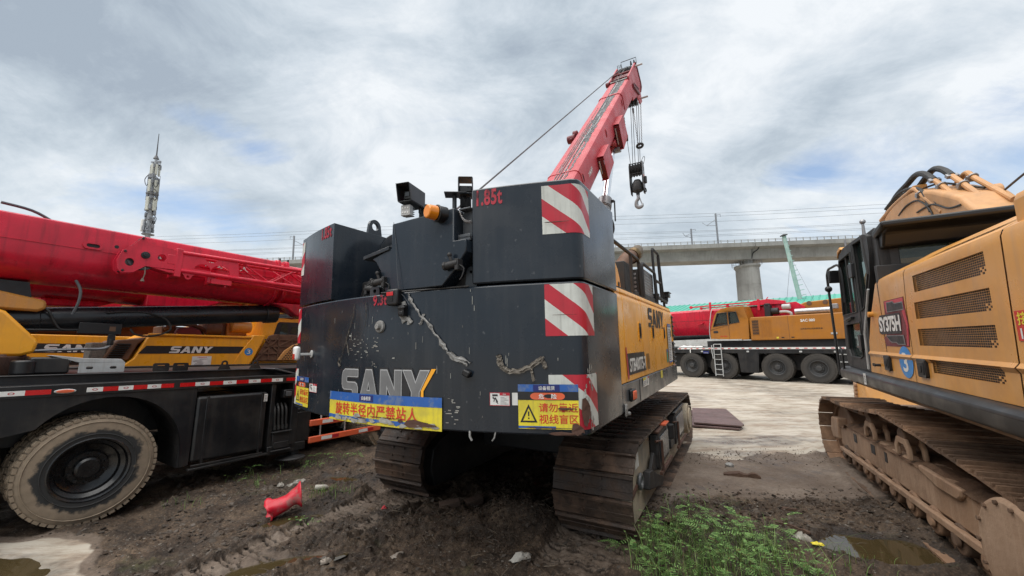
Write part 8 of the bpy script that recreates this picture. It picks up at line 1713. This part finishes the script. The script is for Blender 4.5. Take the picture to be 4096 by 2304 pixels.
def weeds(cx, cy, pts_fn, n_leaf, n_blade, n_oval, seed, hmax):
    r = random.Random(seed); L_, B_, S_ = MB(), MB(), MB()
    for q in range(n_leaf):
        x, y = pts_fn(r); z = gh(x, y); d = Vector((r.gauss(.3, 1), r.gauss(0, 1), 0)).normalized(); lean = r.uniform(.3, 1.0); H = hmax * (.15 + .85 * r.random() ** 1.4) * (.55 + .45 * math.exp(-(((x - cx) / .5) ** 2 + ((y - cy) / .35) ** 2)))
        top = Vector((x, y, z + H)) + d * H * lean * .5; S_.tube([(x, y, z), Vector((x, y, z + H * .6)) + d * H * lean * .15, top], .0022, 3)
        ln = r.uniform(.09, .19); w0 = r.uniform(.015, .026); dr = (d + Vector((0, 0, r.uniform(-.25, .55)))).normalized(); sd = dr.cross(Vector((0, 0, 1))).normalized(); up = sd.cross(dr); k = 9
        for i in range(1, k + 1):
            t = i / k; p = top + dr * ln * t - Vector((0, 0, .35 * ln * t * t)); w = w0 * math.sin(math.pi * (.18 + .78 * t)) + .004; hw = ln / k * .40
            for s in (-1, 1):
                a = p; bq = p + sd * s * w + up * w * r.uniform(-.1, .3); L_.add([a - dr * hw * .4, a + dr * hw * .4, bq + dr * hw * 1.0, bq - dr * hw * .3], [(0, 1, 2, 3)])
    for q in range(n_oval):
        x, y = pts_fn(r); z = gh(x, y) + hmax * r.uniform(.1, .75); a = r.uniform(0, 6.28); l = r.uniform(.018, .04); d = Vector((math.cos(a), math.sin(a), r.uniform(-.3, .5))).normalized(); s = d.cross(Vector((0, 0, 1))).normalized() * l * .34; p = Vector((x, y, z)); m_ = Vector((0, 0, -.004))
        L_.add([p, p + d * l * .35 + s, p + d * l * .75 + s * .8, p + d * l, p + d * l * .75 - s * .8, p + d * l * .35 - s, p + d * l * .5 + m_], [(0, 1, 6), (1, 2, 6), (2, 3, 6), (3, 4, 6), (4, 5, 6), (5, 0, 6)])
    for q in range(n_blade):
        x, y = pts_fn(r); z = gh(x, y); a = r.uniform(0, 6.28); h = hmax * r.uniform(.4, 1.25); l = h * r.uniform(.2, .9); w = r.uniform(.0018, .0038); d = Vector((math.cos(a), math.sin(a), 0)); s = Vector((-d.y, d.x, 0)) * w; P = []
        for i in range(5): t = i / 4; c = Vector((x, y, z)) + d * l * t * t + Vector((0, 0, h * (t - .38 * t ** 3))); ww = 1 - t * .92; P += [c - s * ww, c + s * ww]
        B_.add(P, [(2 * i, 2 * i + 1, 2 * i + 3, 2 * i + 2) for i in range(4)])
    return L_, B_, S_
def poly_pts(poly, r):
    xs = [p[0] for p in poly]; ys = [p[1] for p in poly]
    while True:
        x, y = r.uniform(min(xs), max(xs)), r.uniform(min(ys), max(ys)); ins = False
        for i in range(len(poly)):
            (x1, y1), (x2, y2) = poly[i], poly[i - 1]
            if (y1 > y) != (y2 > y) and x < (x2 - x1) * (y - y1) / (y2 - y1) + x1: ins = not ins
        if ins: return x, y
WPOLY = [(.86, 3.30), (.88, 3.62), (1.02, 3.86), (1.30, 4.02), (1.62, 4.10), (1.95, 3.98), (2.20, 3.75), (2.30, 3.45), (2.25, 3.05), (.90, 3.0)]
def weed_pt(r):
    while True:
        if r.random() < .10: x, y = r.gauss(1.55, .6), r.gauss(3.65, .38)
        else: x, y = poly_pts(WPOLY, r)
        if .72 < x < 2.7 and y < 4.35 and (r.random() < .35 + vnoise(np.array([x * 5.0]), np.array([y * 5.0]), 77)[0] + .5): return x, y
wd_ = thing('weed_patch', 'dense patch of feathery green weeds growing between the crawler track and the puddle', 'weeds', (1.5, 3.5, 0))
L_, B_, S_ = weeds(1.5, 3.6, weed_pt, 250, 640, 220, 1, .31)
for mbx, nm, mm in ((L_, 'leaves', M_leaf), (B_, 'grass_blades', M_blade), (S_, 'stems', M_stem)):
    mbx.v = [(v[0] - 1.5, v[1] - 3.5, v[2]) for v in mbx.v]; mbx.build(nm, mm, wd_, smooth=0, kind='stuff')
def tuft(name, c, rad, nl, nb, h, lab, seed, cat='grass'):
    t = thing(name, lab, cat, (c[0], c[1], 0)); L_, B_, S_ = weeds(c[0], c[1], lambda r: (c[0] + r.gauss(0, rad), c[1] + r.gauss(0, rad * .7)), nl, nb, nl * 2, seed, h)
    for mbx, nm, mm in ((L_, 'leaves', M_leaf), (B_, 'grass_blades', M_blade), (S_, 'stems', M_stem)):
        if mbx.v: mbx.v = [(v[0] - c[0], v[1] - c[1], v[2]) for v in mbx.v]; mbx.build(nm, mm, t, smooth=0, kind='stuff')
    return t
tuft('grass_tuft', (-2.22, 5.02), .13, 0, 130, .12, 'thin grass tuft beside the white bottle behind the red cone', 5)
tuft('grass_tuft', (-3.55, 5.65), .14, 4, 34, .17, 'long grass blades growing before the black fuel tank', 6)
tuft('grass_tuft', (-3.1, 6.3), .20, 8, 40, .16, 'grass and seedlings growing by the outrigger foot of the black truck', 7)
tuft('grass_tuft', (-3.75, 4.75), .14, 0, 24, .13, 'sparse grass blades between the muddy wheel and the red cone', 8)
tuft('grass_tuft', (-2.55, 6.5), .12, 4, 12, .10, 'small seedlings in the rubble below the orange side guards', 9)
tuft('grass_tuft', (2.62, 3.42), .16, 0, 40, .13, 'thin grass at the near edge of the right-hand puddle', 10)
tuft('grass_tuft', (1.75, 4.35), .10, 2, 20, .16, 'grass stalks in the rubble behind the weed patch', 11)
tuft('grass_tuft', (-2.15, 4.28), .05, 4, 6, .07, 'tiny sprouts at the puddle in front of the red cone', 12)

# ================================================================ keep the tree at thing > part > sub-part
bpy.context.view_layer.update()
def depth_of(o):
    d = 0
    while o.parent: o = o.parent; d += 1
    return d
for o in sorted(list(sc.objects), key=depth_of):
    if depth_of(o) > 2:
        chain = o
        while chain.parent.parent: chain = chain.parent
        w = o.matrix_world.copy(); o.parent = chain; o.matrix_parent_inverse = Matrix.Identity(4); o.matrix_local = chain.matrix_world.inverted() @ w
